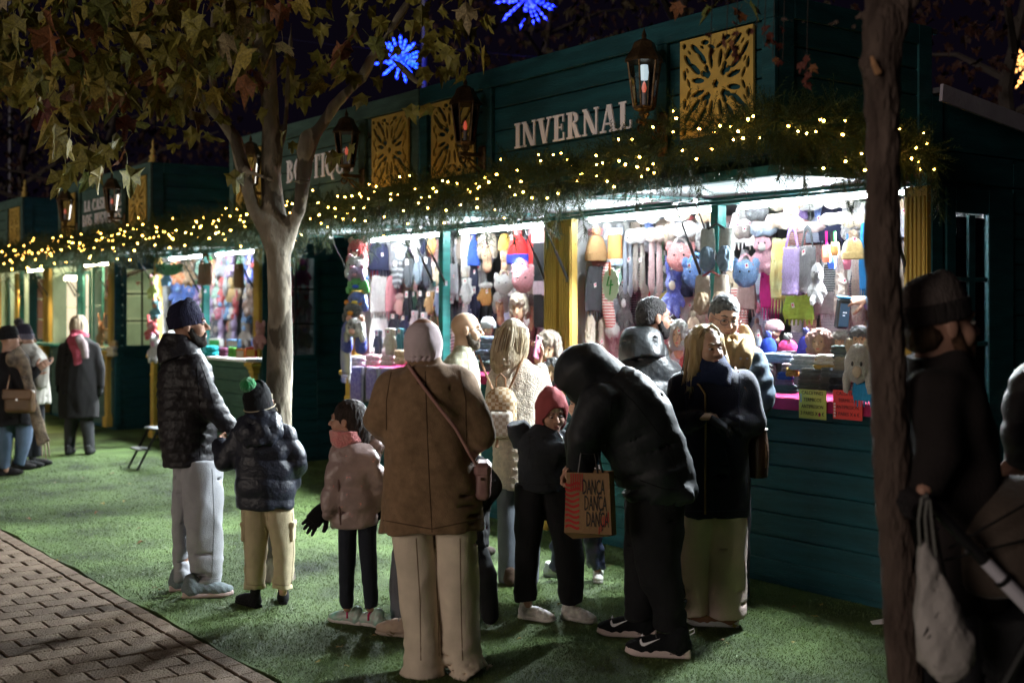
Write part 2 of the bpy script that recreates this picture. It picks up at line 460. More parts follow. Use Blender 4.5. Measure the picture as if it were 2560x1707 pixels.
# letters: stems, serifs, diagonals and bowls in a unit cap height
def glyph(ch):
    P_, sh, ov = [], .075, .065
    R = lambda x0, y0, x1, y1: P_.append([(x0, y0), (x1, y0), (x1, y1), (x0, y1)])
    def stem(x, wd, top=1, bot=1):
        R(x, sh * bot, x + wd, 1 - sh * top)
        if bot: R(x - ov, 0, x + wd + ov, sh)
        if top: R(x - ov, 1 - sh, x + wd + ov, 1)
    def dia(xa, ya, xb, yb, wd): P_.append([(xa, ya), (xa + wd, ya), (xb + wd, yb), (xb, yb)])
    def arc(cx, cy, rx, ry, a0, a1, tx, ty, n=14):
        o = [(cx + rx * math.cos(a0 + (a1 - a0) * i / n), cy + ry * math.sin(a0 + (a1 - a0) * i / n)) for i in range(n + 1)]
        q = [(cx + (rx - tx) * math.cos(a0 + (a1 - a0) * i / n), cy + (ry - ty) * math.sin(a0 + (a1 - a0) * i / n)) for i in range(n + 1)]
        for i in range(n): P_.append([o[i], o[i + 1], q[i + 1], q[i]])
    h = PI / 2; T = .2
    if ch == 'I': stem(.07, T); w = .34
    elif ch == 'L': stem(.07, T, 1, 0); R(0, 0, .56, sh); R(.07, sh, .27, .08); dia(.50, sh, .49, .30, .065); w = .58
    elif ch == 'T': stem(.24, T, 0, 1); R(0, 1 - sh, .68, 1); R(0, .72, .06, 1 - sh); R(.62, .72, .68, 1 - sh); w = .68
    elif ch == 'E':
        stem(.07, T, 0, 0); R(0, 0, .58, sh); R(0, 1 - sh, .56, 1); R(.27, .47, .42, .54); R(.42, .38, .47, .63); R(.50, 1 - .3, .56, 1 - sh); R(.52, sh, .58, .3); w = .6
    elif ch == 'N': stem(.06, .085); stem(.60, .085, 1, 0); dia(.06, 1 - sh, .485, 0, T); w = .75
    elif ch == 'V': R(-.03, 1 - sh, .31, 1); R(.45, 1 - sh, .72, 1); dia(.05, 1 - sh, .27, 0, T); dia(.54, 1 - sh, .34, 0, .085); w = .70
    elif ch == 'A': R(-.03, 0, .24, sh); R(.40, 0, .76, sh); dia(.07, sh, .30, 1, .085); dia(.47, sh, .29, 1, T); R(.17, .27, .5, .34); w = .74
    elif ch in 'RBDP':
        stem(.07, T)
        if ch == 'D': arc(.27, .5, .42, .5, -h, h, T, sh); w = .72
        else:
            arc(.27, .76, .30, .24, -h, h, .18, sh)
            if ch == 'B': arc(.27, .27, .36, .27, -h, h, T, sh); w = .66
            else: dia(.27, .53, .44, .05, .19); R(.44, 0, .72, sh); w = .70
    elif ch in 'OQ':
        arc(.38, .5, .38, .52, 0, 2 * PI, T, sh, 26); w = .77
        if ch == 'Q': dia(.38, .12, .56, -.2, .17)
    elif ch == 'U': R(0, 1 - sh, .34, 1); R(.48, 1 - sh, .74, 1); R(.07, .3, .27, 1 - sh); R(.57, .3, .655, 1 - sh); arc(.3625, .3, .2925, .32, PI, 2 * PI, .15, sh); w = .74
    elif ch in 'CG':
        arc(.38, .5, .38, .52, .75, 2 * PI - .75, T, sh, 22); R(.60, .70, .66, 1.0); w = .70
        if ch == 'G': R(.50, .08, .68, .42); R(.44, .40, .76, .47); w = .78
        else: R(.62, .06, .66, .25)
    elif ch == 'S': arc(.29, .74, .27, .27, .4, 1.5 * PI, .15, .1); arc(.29, .26, .29, .27, -PI, .5 * PI, .16, .1); R(.47, .72, .53, 1); R(0, 0, .05, .28); w = .6
    elif ch == 'J': R(.14, 1 - sh, .48, 1); R(.21, .2, .41, 1 - sh); arc(.21, .2, .2, .22, PI, 2 * PI, .14, .1); w = .5
    else: w = .35
    return P_, w
def lettering(root, text, x0, x1, z, cap, y, mat):
    """Letters read from the front: they run from +x (x0) towards smaller x (x1)."""
    gl = [glyph(c) for c in text]; tot = sum(g[1] + .07 for g in gl)
    sc = (x0 - x1) / tot; x = 0
    for c, (ps, w) in zip(text, gl):
        if ps:
            m = MB()
            for i, p in enumerate(ps):
                M = Matrix(((-sc, 0, 0, 0), (0, 0, 1, 0), (0, cap, 0, 0), (0, 0, 0, 1)))
                m.prism(p, M, .007 + .0009 * (i % 7))
            ob('letter', m.mesh('letter', mat), root, loc=(x0 - sc * x, y, z))
        x += w + .07

def planks(root, name, x0, x1, y0, y1, z0, z1, h, mat, axis='y', gap=.007):
    """Horizontal boards stacked from z0 to z1; each is its own piece."""
    n = max(1, round((z1 - z0) / h)); h = (z1 - z0) / n; me = None
    me = MB().box((x0, y0, 0), (x1, y1, h - gap), .004).mesh('plank', mat)
    for i in range(n): ob('plank', me, root, loc=(random.uniform(-.001, .001), random.uniform(-.0015, .0015), z0 + i * h))
def pilaster(root, x, mat, wd=.15):
    m = MB()
    m.box((x - wd / 2, -.02, 1.2), (x + wd / 2, .035, 2.415))
    for i in range(5): m.box((x - wd / 2 + .008 + i * (wd - .01) / 5, .035, 1.27), (x - wd / 2 + .008 + (i + .62) * (wd - .01) / 5, .046, 2.36), .003)
    ob('pilaster', m.mesh('pilaster', mat), root)
    m = MB(); m.box((x - .045, .03, .05), (x + .045, .10, 1.02), .01)
    for z0, z1, a in ((.05, .20, .075), (.20, .24, .055), (.86, .90, .06), (1.02, 1.07, .06), (1.07, 1.10, .075), (1.10, 1.145, .095)): m.box((x - a, .02, z0), (x + a, .04 + a * 1.1, z1), .008)
    for i in range(3): m.box((x - .03 + i * .022, .10, .27), (x - .016 + i * .022, .107, .83), .003)
    ob('half_column', m.mesh('half_column', mat), root)

FW = 1.28; FZ0, FZ1 = 2.50, 3.29; W = 3.28
def fascia(root, text, fm, side=True, lines=1, letters=None):
    fr = ob('fascia_frame', MB().box((.0, FW - .03, FZ1 - .12), (W, FW, FZ1), .004).box((0, FW - .03, FZ0), (W, FW, FZ0 + .10), .004)
            .box((0, FW - .031, FZ0 + .10), (.085, FW - .001, FZ1 - .12), .004).box((W - .085, FW - .031, FZ0 + .10), (W, FW - .001, FZ1 - .12), .004)
            .box((.77, FW - .031, FZ0 + .10), (.87, FW - .001, FZ1 - .12), .004).box((W - .87, FW - .031, FZ0 + .10), (W - .77, FW - .001, FZ1 - .12), .004)
            .mesh('fascia_frame', fm), root)
    planks(fr, 'plank', .02, W - .02, FW - .06, FW - .034, FZ0 + .10, FZ1 - .11, .147, fm)
    ob('lining', MB().box((.031, FW - .074, FZ0 + .021), (W - .04, FW - .0625, FZ1 - .04)).mesh('lining', fm), fr)  # unseen sheet added behind the planks to stop light leaking through gaps
    if side:
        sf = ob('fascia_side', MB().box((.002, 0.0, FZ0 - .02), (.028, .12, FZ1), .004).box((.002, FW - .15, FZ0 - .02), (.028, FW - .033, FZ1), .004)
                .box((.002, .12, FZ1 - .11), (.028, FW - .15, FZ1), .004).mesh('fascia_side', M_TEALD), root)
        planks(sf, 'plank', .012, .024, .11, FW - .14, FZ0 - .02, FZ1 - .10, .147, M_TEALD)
        ob('lining', MB().box((.0285, .0, FZ0 + .021), (.0305, FW - .076, FZ1 - .04)).mesh('lining', M_TEALD), sf)  # added likewise, keeps inside light out of the side plank gaps
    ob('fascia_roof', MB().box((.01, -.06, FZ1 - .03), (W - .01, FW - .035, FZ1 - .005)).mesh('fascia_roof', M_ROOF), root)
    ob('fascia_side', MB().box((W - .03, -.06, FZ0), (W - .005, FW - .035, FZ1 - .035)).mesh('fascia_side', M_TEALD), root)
    ob('fascia_soffit', MB().box((.03, .0, FZ0 - .005), (W - .04, FW - .065, FZ0 + .02)).mesh('fascia_soffit', fm), root)
    for x in (.405, W - .405): ob('lattice_panel', LATT, root, loc=(x, FW - .012, 2.90))
def lantern(root, x, on):
    """Six sided wall lantern on a scrolled arm."""
    y0 = FW
    t = ob('lantern_bracket', MB().box((x - .04, y0, 2.56), (x + .04, y0 + .018, 2.80), .012).box((x - .016, y0 + .018, 2.725), (x + .016, y0 + .19, 2.75), .006)
           .tube([(x, y0 + .02 + .09 * (1 - math.cos(a)) , 2.60 + .11 * math.sin(a * .9)) for a in np.linspace(0, 1.7, 8)], .008, 6)
           .tube([(x, y0 + .165 + .035 * math.cos(a) * (1 - a / 14), 2.70 + .035 * math.sin(a) * (1 - a / 14)) for a in np.linspace(1.6, 9, 16)], .006, 6)
           .tube([(x, y0 + .02, 2.62), (x, y0 + .08, 2.66), (x, y0 + .14, 2.72)], .007, 6).mesh('lantern_bracket', M_BRASS), root)
    c = (x, y0 + .14, 0)
    ob('lantern_cap', MB().lathe([(.106, 3.055), (.104, 3.07), (.068, 3.125), (.055, 3.16), (.03, 3.175), (.012, 3.18), (.014, 3.20), (.005, 3.225), (.001, 3.24)], 6, c).mesh('lantern_cap', M_BRASS), root)
    b = MB().lathe([(.012, 2.75), (.03, 2.775), (.026, 2.79), (.055, 2.80), (.063, 2.815), (.055, 2.82)], 6, c)
    for k in range(6):
        a = PI / 3 * k
        b.tube([(x + .058 * math.cos(a), c[1] + .058 * math.sin(a), 2.815), (x +   .090 * math.cos(a), c[1] + .090 * math.sin(a), 3.06)], .006, 5)
    fr = ob('lantern_frame', b.mesh('lantern_frame', M_BRASS), root)
    gl = MB()
    for k in range(6):
        a, e = PI / 3 * k, PI / 3 * (k + 1)
        gl.add([(x + r * math.cos(q), c[1] + r * math.sin(q), z) for q, r, z in ((a, .056, 2.82), (e, .056, 2.82), (e, .087, 3.055), (a, .087, 3.055))], [(0, 1, 2, 3)])
    ob('lantern_glass', gl.mesh('lantern_glass', GLASS), fr)
    ob('candle', MB().lathe([(.012, 2.82), (.012, 2.89), (.004, 2.893)], 8, c).mesh('candle', M_EDGE), fr)
    ob('flame_bulb', MB().lathe([(.008, 2.893), (.014, 2.915), (.009, 2.94), (.001, 2.955)], 8, c).mesh('flame_bulb', emi('red_bulb', (1, .08, .03), .45 * on)), fr)
    if on > .8: ob('lamp_tube', MB().lathe([(.02, 2.96), (.024, 3.0), (.02, 3.04)], 8, c).mesh('lamp_tube', emi('frosted_bulb', (.7, .9, 1), .7)), fr)
def windowed_side(root, win=True, door=False):
    """The right hand side wall of the cabin, of boards, with its window or door."""
    D = 2.2
    a, b = (.14, .68) if not door else (.12, .80)
    z0, z1 = (1.18, 2.36) if not door else (.10, 2.42)
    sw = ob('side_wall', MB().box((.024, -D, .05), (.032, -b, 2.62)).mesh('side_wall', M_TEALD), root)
    if not door: ob('lining', MB().box((.0245, -b, .05), (.0325, -.02, z0)).mesh('lining', M_TEALD), sw)  # unseen backing added behind the wall boards against light leaks
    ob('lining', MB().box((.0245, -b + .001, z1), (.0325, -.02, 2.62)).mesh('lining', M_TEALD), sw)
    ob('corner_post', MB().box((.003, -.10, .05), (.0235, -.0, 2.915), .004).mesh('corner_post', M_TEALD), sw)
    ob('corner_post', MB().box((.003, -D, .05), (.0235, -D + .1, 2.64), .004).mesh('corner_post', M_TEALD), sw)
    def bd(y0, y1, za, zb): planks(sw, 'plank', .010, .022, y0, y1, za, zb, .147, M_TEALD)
    bd(-D + .1, -b, .05, 2.60); bd(-b, -.1, z1 + .03, 2.62)
    top = MB().add([(x, y, z) for x in (.012, .022) for y, z in ((-.1, 2.625), (-.1, 2.89), (-D + .1, 2.64), (-D + .1, 2.625))],
                   [(0, 1, 2, 3), (7, 6, 5, 4), (0, 4, 5, 1), (1, 5, 6, 2), (2, 6, 7, 3), (3, 7, 4, 0)])
    ob('gable_board', top.mesh('gable_board', M_TEALD), sw)
    bd(-a, -.1, .05, z1 + .03)
    if not door: bd(-b, -a, .05, z0)
    if door:
        d = ob('door', MB().box((.0, -b + .01, .1), (.028, -a - .42, z1), .005).box((.0, -a - .10, .1), (.028, -a - .01, z1), .005).box((.001, -a - .42, .1), (.027, -a - .10, 1.16), .005).box((.001, -a - .42, 2.28), (.027, -a - .10, z1), .005).mesh('door', M_TEALD), root)
        m = MB(); ya, yb, za, zb = -a - .41, -a - .11, 1.17, 2.27
        for i in (1, 2): m.box((.004, ya, za + (zb - za) * i / 3 - .012), (.024, yb, za + (zb - za) * i / 3 + .012))
        m.box((.005, (ya + yb) / 2 - .03, za), (.025, (ya + yb) / 2 + .03, zb))
        ob('muntin', m.mesh('muntin', M_TEALD), d)
        for i in range(3):
            for j in range(2):
                q = ya + (yb - ya) * j / 2
                ob('pane', MB().box((.012, q + .005, za + (zb - za) * i / 3 + .013), (.016, q + (yb - ya) / 2 - .005, za + (zb - za) * (i + 1) / 3 - .013)).mesh('pane', GLASS), d)
        ob('handle', MB().box((-.02, -b + .05, 1.10), (.0, -b + .075, 1.26), .004).mesh('handle', M_STEEL), d)
    elif win:
        f = ob('window', MB().box((-.004, -b, z0), (.03, -b + .04, z1)).box((-.004, -a - .04, z0), (.03, -a, z1)).box((-.003, -b + .04, z0), (.03, -a - .04, z0 + .04)).box((-.003, -b + .04, z1 - .04), (.03, -a - .04, z1))
               .mesh('window', M_TEALD), root)
        m = MB().box((.004, -(a + b) / 2 - .011, z0 + .04), (.024, -(a + b) / 2 + .011, z1 - .04))
        for i in (1, 2): m.box((.006, -b + .04, z0 + (z1 - z0) * i / 3 - .011), (.022, -a - .04, z0 + (z1 - z0) * i / 3 + .011))
        ob('muntin', m.mesh('muntin', M_BLACK), f)
        for i in range(3):
            for j in range(2):
                q = -b + .04 + (b - a - .08) * j / 2
                ob('pane', MB().box((.012, q + .004, z0 + (z1 - z0) * i / 3 + .045), (.016, q + (b - a - .08) / 2 - .004, z0 + (z1 - z0) * (i + 1) / 3 - .045)).mesh('pane', GLASS), f)
def flap(root, x0, x1, lit):
    """Top hung shutter held open under the fascia by two gas struts."""
    y0, z0, y1, z1 = .07, 2.488, 1.16, 2.462
    a = math.atan2(z1 - z0, y1 - y0); L = math.hypot(y1 - y0, z1 - z0)
    M = Matrix.Translation((0, y0, z0)) @ Matrix.Rotation(a, 4, 'X')
    m = MB()
    for lo, hi in (((x0, 0, -.055), (x1, .07, 0)), ((x0, L - .07, -.055), (x1, L, 0)), ((x0, .07, -.054), (x0 + .07, L - .07, -.001)), ((x1 - .07, .07, -.054), (x1, L - .07, -.001))): m.box(lo, hi, .004, M)
    f = ob('shutter_flap', m.mesh('shutter_flap', M_TEAL), root)
    n = 7; me = MB().box((x0 + .06, 0, -.034), (x1 - .06, (L - .12) / n - .006, -.012), .003).mesh('plank', M_SOFF)
    for i in range(n):
        q = M @ Vector((0, .06 + i * (L - .12) / n, 0)); ob('plank', me, f, loc=q, rot=(a, 0, 0))
    for x in (x0 + .06, x1 - .06):
        p, q = Vector((x, .30, 2.425)), Vector((x + (.03 if x < (x0 + x1) / 2 else -.03), .035, 1.97))
        if x > (x0 + x1) / 2: p, q = Vector((x, .30, 2.425)), Vector((x, .045, 1.97))
        mid = p.lerp(q, .55)
        s = ob('gas_strut', MB().tube([p, mid], .006, 6).tube([mid, q], .011, 8).mesh('gas_strut', M_BLACK), root)
        ob('strut_bracket', MB().box(tuple(p + Vector((-.012, -.02, -.012))), tuple(p + Vector((.012, .02, .03)))).mesh('strut_bracket', M_STEEL), s)
        ob('strut_bracket', MB().box(tuple(q + Vector((-.014, -.02, -.03))), tuple(q + Vector((.014, .006, .014)))).mesh('strut_bracket', M_STEEL), s)
def stall(t0, label, text, fm, mode, letters, lat=(.79, 2.5), side='window', wallside=True):
    r = thing('market_stall', label, 'market stall', SL(t0, 0, 0), TH, 'wooden market stalls along the lawn')
    D = 2.2; inner = M_INNER if mode != 'warm' else pm('teal_board', (.40, .52, .44), rough=.7, var=.08)
    fascia(r, text, fm, wallside)
    letters(r)
    for x in lat: lantern(r, x, (1 if x < 1 else .5) if t0 < 1 else .2)
    if wallside: windowed_side(r, side == 'window', side == 'door')
    ob('roof', MB().box((-.04, -D - .1, 0), (W + .04, -.005, .03), 0, Matrix.Translation((0, 0, 2.925)) @ Matrix.Rotation(.125, 4, 'X')).mesh('roof', M_ROOF), r)
    ob('roof_trim', MB().box((-.062, -D - .1, -.05), (-.042, -.005, .045), 0, Matrix.Translation((0, 0, 2.925)) @ Matrix.Rotation(.125, 4, 'X')).mesh('roof_trim', M_EDGE), r)
    ob('floor_frame', MB().box((.03, -D, .0), (W - .03, -.045, .09)).mesh('floor_frame', M_TEALD), r)
    ob('back_wall', MB().box((.03, -D, .09), (W - .03, -D + .03, 2.6)).mesh('back_wall', inner), r)
    ob('inner_wall', MB().box((W - .04, -D + .03, .09), (W - .015, -.06, 2.6)).mesh('inner_wall', inner), r)
    ob('inner_lining', MB().box((.035, -D + .03, 2.44), (.05, -.06, 2.55)).mesh('inner_lining', inner), r)
    if side == 'door' and wallside:
        for y0, y1, za, zb in ((-D + .03, -.54, .09, 2.43), (-.20, -.06, .09, 2.43), (-.54, -.20, .09, 1.16), (-.54, -.20, 2.30, 2.43)): ob('inner_lining', MB().box((.036, y0, za), (.049, y1, zb)).mesh('inner_lining', inner), r)  # boards added inside to block light leaking round the door
    ob('ceiling', MB().box((.05, -D + .03, 2.50), (W - .05, -.06, 2.53)).mesh('ceiling', inner), r)
    cf = ob('counter_front', MB().box((.09, -.04, .05), (W - .09, -.015, .16), .004).box((.09, -.04, 1.06), (W - .09, -.016, 1.145), .004).mesh('counter_front', M_TEALD if mode == 'hats' else M_LIT_TEAL), r)  # hats counters take the darker teal to stand in for shadow
    planks(cf, 'plank', .09, W - .09, -.042, -.02, .16, 1.06, .15, M_TEALD if mode == 'hats' else M_LIT_TEAL)
    ob('lining', MB().box((.04, -.06, .05), (W - .04, -.046, 1.14)).mesh('lining', M_TEALD), cf)  # hidden sheet added so no light shows between the counter planks
    ob('counter_top', MB().box((.10, -.55, 1.148), (W - .10, .16, 1.185), .006).mesh('counter_top', M_TEAL if mode != 'toy' else M_LETTER), r)
    if mode == 'hats': ob('counter_cloth', MB().box((.095, .164, 1.130), (W - .095, .17, 1.197)).box((.10, -.5, 1.187), (W - .10, .163, 1.195)).mesh('counter_cloth', M_PINK), r)
    pilaster(r, .085, M_OCHRE); pilaster(r, W - .085, M_OCHRE)
    ob('header_beam', MB().box((.0, -.045, 2.418), (W, .05, 2.495), .004).mesh('header_beam', M_TEAL), r)
    ob('mullion', MB().box((W / 2 - .035, -.05, 1.19), (W / 2 + .035, .03, 2.417), .004).mesh('mullion', M_TEAL), r)
    flap(r, .06, W / 2 - .03, mode); flap(r, W / 2 + .03, W - .06, mode)
    if mode != 'dark':
        for x0, x1 in ((.22, W / 2 - .12), (W / 2 + .12, W - .22)):
            for y in ((-.10,) if mode != 'warm' else (-.5,)):
                z = 2.402 if y > -.3 else 2.46
                b = ob('tube_lamp', MB().tube([(x0, y, z), (x1, y, z)], .011, 8).mesh('tube_lamp', (LEDW if mode == 'warm' else LED)), r)
                ob('lamp_housing', MB().box((x0 - .02, y - .025, z + .014), (x1 + .02, y + .025, z + .034)).mesh('lamp_housing', M_LETTER), b)
        for x in (W * .25, W * .75):
            b = ob('flood_lamp', MB().box((x - .5, -.075, 2.425), (x + .5, -.05, 2.47), .004).mesh('flood_lamp', M_BLACK), r)
            l = bpy.data.lights.new('flood_light', 'AREA'); l.shape = 'RECTANGLE'; l.size = .9; l.size_y = .03; l.spread = math.radians(130)
            l.energy = {'warm': 150, 'toy': 380}.get(mode, 400); l.color = (1, .78, .48) if mode == 'warm' else (.86, .95, 1.0)
            lo = bpy.data.objects.new('flood_light', l); COL.objects.link(lo); lo.parent = b; lo.location = (x, -.045, 2.42)
            lo.rotation_euler = Vector((0, .80, -.60)).to_track_quat('-Z', 'X').to_euler()
    return r
def wire_grid(root, x0, x1, z0, z1, y, name='wire_grid'):
    m = MB(); nx = max(2, int((x1 - x0) / .1)); nz = max(2, int((z1 - z0) / .1))
    for i in range(nx + 1): m.box((x0 + (x1 - x0) * i / nx - .002, y - .002, z0), (x0 + (x1 - x0) * i / nx + .002, y + .002, z1))
    for i in range(nz + 1): m.box((x0, y + .002, z0 + (z1 - z0) * i / nz - .002), (x1, y + .006, z0 + (z1 - z0) * i / nz + .002))
    ob(name, m.mesh(name, M_BLACK), root)

s1 = stall(0, 'nearest green market stall with white INVERNAL sign, hats and scarves', 'INVERNAL', M_TEALD, 'hats',
           lambda r: lettering(r, 'INVERNAL', 2.19, 1.06, 2.752, .158, FW - .033, M_LETTER), side='door')
s2 = stall(3.30, 'grey green market stall signed BOUTIQUE behind the pale plane tree', 'BOUTIQUE', M_LIT_TEAL, 'hats',
           lambda r: lettering(r, 'BOUTIQUE', 2.15, .98, 2.80, .19, FW - .033, M_LETTER), wallside=False)
s3 = stall(8.63, 'toy stall signed LA CASITA DE LOS JUGUETES with bright plush toys', '', M_LIT_TEAL, 'toy',
           lambda r: (lettering(r, 'LA CASITA DE', 2.30, .98, 2.905, .13, FW - .033, M_LETTER), lettering(r, 'LOS JUGUETES', 2.36, .98, 2.735, .13, FW - .033, M_LETTER)))
s4 = stall(13.60, 'far market stall with warm light where the woman in the pink scarf stands', '', M_LIT_TEAL, 'warm', lambda r: None, lat=(2.5,))
s5 = stall(16.90, 'farthest market stall at the left edge with a dark closed bay', '', M_LIT_TEAL, 'warm', lambda r: None, lat=(.79,), wallside=False)
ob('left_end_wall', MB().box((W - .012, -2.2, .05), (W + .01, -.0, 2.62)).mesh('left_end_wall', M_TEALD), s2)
for r_, a, b in ((s1, .25, 1.55), (s1, 1.75, 3.1), (s2, .25, 1.55), (s2, 1.75, 3.05)): wire_grid(r_, a, b, 1.25, 2.40, -.70)
for r_, a, b in ((s3, .25, 1.55), (s3, 1.75, 3.05)): wire_grid(r_, a, b, 1.25, 2.40, -.70)
# gold finials on the roof corners
fin = ob('finial', MB().lathe([(.05, 0), (.05, .02), (.03, .03), (.045, .06), (.03, .085), (.018, .095), (.035, .12), (.018, .15), (.012, .17), (.016, .19), (.010, .23), (.002, .25)], 12).mesh('finial', M_GOLD, True))
fin.location = SL(8.70, FW - .06, FZ1); tag(fin, 'turned gold finial on the near roof corner of the toy stall', 'finial', 'gold roof finials')
f2 = dup(fin, SL(13.67, FW - .06, FZ1), label='turned gold finial on the roof corner of the far warm lit stall')
# ------------------------------------------------------------------ fir garlands with string lights
M_FIR = pm('fir_needles', (.020, .042, .016), rough=.6, var=.4, scale=3, bump=0, spec=.3, col2=(.045, .070, .022))
M_CABLE = pm('cable', (.01, .02, .012), rough=.6, bump=0)
BULB = emi('bulb_glow', (1.0, .50, .085), 75)
bulb_me = MB().lathe([(.0025, -.006), (.0053, -.0025), (.0053, .0025), (.0025, .007)], 6).mesh('bulb', BULB, True)
def sprig(seed, n=30):
    r = np.random.default_rng(seed); V = []
    for i in range(n):
        x = .15 * i / n; a = i * 2.4 + r.uniform(-.4, .4); l = .036 * (1 - .5 * (i / n)) * r.uniform(.8, 1.2)
        b = np.array((x, 0, 0)); d = np.array((.55, math.cos(a) * .8, math.sin(a) * .8)) * l
        s = np.array((0, -math.sin(a), math.cos(a))) * .0022 + np.array((.0008, 0, 0))
        V += [b - s, b + s, b + d]
    V += [np.array((0, -.002, 0)), np.array((0, .002, 0)), np.array((.15, 0, 0))]
    return np.array(V)
SPR = [sprig(i) for i in range(4)]
def fir_mesh(items, name):
    """items: arrays of base point, direction, size."""
    B, Dr, Sz = items; n = len(B)
    Dr = Dr / np.linalg.norm(Dr, axis=1)[:, None]
    h = RNG.normal(size=(n, 3)); s = np.cross(Dr, h); s /= np.linalg.norm(s, axis=1)[:, None]; t = np.cross(Dr, s)
    R = np.stack([Dr, s, t], 2) * Sz[:, None, None]
    out = []
    for k in range(4):
        i = np.arange(k, n, 4)
        out.append((np.einsum('nij,mj->nmi', R[i], SPR[k]) + B[i][:, None]).reshape(-1, 3))
    V = np.concatenate(out)
    return npmesh(name, V, np.arange(len(V)).reshape(-1, 3), M_FIR, False)
def garland(path, dens, nb, label, seed, big=1.):
    """path: points (t, o, z) along the roof edge."""
    r = np.random.default_rng(seed); pts = [np.array(SL(*p)) for p in path]
    seg = [np.linalg.norm(b - a) for a, b in zip(pts[:-1], pts[1:])]; tot = sum(seg)
    def at(u):
        u = u * tot
        for (a, b), l in zip(zip(pts[:-1], pts[1:]), seg):
            if u <= l or b is pts[-1]: return a + (b - a) * (u / l), (b - a) / l
            u -= l
    B, Dr, Sz, root_pts = [], [], [], []
    N = int(dens * tot)
    lump = lambda u: .10 + .045 * math.sin(u * tot * 5.1 + seed) + .03 * math.sin(u * tot * 11.7 + 1)
    for i in range(N):
        u = (int(r.random() * tot * 9) + .5 + r.normal(0, .30)) / (tot * 9); u = min(max(u, 0), .999); p, d = at(u); a = r.uniform(0, 2 * PI); rad = lump(u) * math.sqrt(r.random())
        nrm = np.cross(d, (0, 0, 1)); q = nrm * math.cos(a) + np.array((0, 0, 1.05)) * math.sin(a)
        B.append(p + q * rad); Dr.append(q * r.uniform(.5, 1.4) + d * r.normal(0, .7) + np.array((0, 0, -.35))); Sz.append(r.uniform(.6, 1.1) * big)
    for i in range(int(tot * 7)):          # strands that hang below the edge
        u = r.random(); p, d = at(u); nrm = np.cross(d, (0, 0, 1)); L = r.uniform(.10, .32); sw = r.normal(0, .25, 2)
        p = p + nrm * r.uniform(-.10, .10) + np.array((0, 0, -.06))
        m = int(L * dens * .22)
        for k in range(m):
            f = k / m; c = p + np.array((0, 0, -L * f)) + (d * sw[0] + nrm * sw[1] * .5) * L * f * f
            B.append(c); q = r.normal(0, .6, 3); q[2] -= .9; Dr.append(q); Sz.append(r.uniform(.45, .75) * big)
    g = thing('fir_garland', label, 'garland', pts[0], 0, 'fir garlands with string lights')
    o = np.array(g.location)
    nd = ob('needles', fir_mesh((np.array(B) - o, np.array(Dr), np.array(Sz)), 'needles'), g); nd['kind'] = 'stuff'
    cab = []
    for i in range(nb):
        u = (i + r.uniform(.1, .9)) / nb; p, d = at(u); nrm = np.cross(d, (0, 0, 1)); nrm /= np.linalg.norm(nrm)
        a = r.uniform(-1.15, 1.2); rad = lump(u) + r.uniform(.0, .05)
        sgn = 1 if nrm.dot(np.array((0, 0, CAM_H)) - p) > 0 else -1
        q = p + (nrm * sgn * math.cos(a) + np.array((0, 0, 1.0)) * math.sin(a)) * rad + (np.array((0, 0, -.10)) if r.random() < .22 else 0)
        cab.append(q - o)
        b = ob('bulb', bulb_me, g, loc=q - o, rot=tuple(r.uniform(0, 3, 3)))
        b.scale = (r.uniform(.75, 1.2),) * 3
    ob('light_cable', MB().tube([c + np.array((0, 0, .012)) for c in cab], .0025, 4).mesh('light_cable', M_CABLE), g)
gy, gz = FW + .06, 2.50
garland([(3.28, gy, gz), (1.7, gy, gz), (.85, gy, gz + .07), (.0, gy, gz + .15), (-.06, gy, gz + .15), (-.07, .9, gz + .10), (-.07, .16, gz + .06)], 700, 112, 'thick fir garland with warm bulbs under the INVERNAL sign and round the near corner', 1, 1.05)
garland([(8.50, gy, gz), (3.30, gy, gz)], 500, 112, 'fir garland with warm bulbs under the BOUTIQUE sign and across the passage', 2, 1.1)
garland([(13.50, gy, gz), (8.52, gy, gz)], 320, 96, 'fir garland with warm bulbs under the toy stall sign', 3, 1.3)
garland([(20.3, gy, gz), (13.52, gy, gz)], 240, 70, 'fir garland with warm bulbs under the farthest stall roofs at the left edge', 4, 1.4)

# ------------------------------------------------------------------ trees
def Q(x, y, Y): return P(x * 1.0884, y * 1.0884, Y)
def add2(f, g): return lambda X, Y, Z: f(X, Y, Z) + g(X, Y, Z)
def bark_mat(name, c1, c2, c3, sc):
    m = pm(name, c1, rough=.85, var=.2, scale=sc, bump=.5, bscale=30, stretch=(1, 1, .45), col2=c2)
    cr = m.node_tree.nodes['Color Ramp'].color_ramp
    cr.elements[0].position = .46; cr.elements[1].position = .50
    e = cr.elements.new(.60); e.color = (*c3, 1)
    return m
M_PLANE = bark_mat('plane_tree_bark', (.10, .082, .058), (.33, .285, .215), (.19, .16, .115), 6)
M_BROWN = pm('brown_bark', (.045, .029, .024), rough=.9, var=.35, scale=24, bump=1.0, bscale=70, stretch=(1, 1, .25), col2=(.125, .088, .072))
M_DARKB = pm('dark_bark', (.05, .04, .035), rough=.9, bump=.5)
LEAFM = [pm('leaf_%s' % n, c, rough=.55, var=.35, scale=14, bump=.3, bscale=30, spec=.4) for n, c in
         (('olive', (.21, .185, .032)), ('yellow', (.29, .22, .038)), ('green', (.13, .145, .028)), ('rust', (.22, .085, .03)), ('pale', (.32, .25, .13)), ('wine', (.12, .030, .02)))]
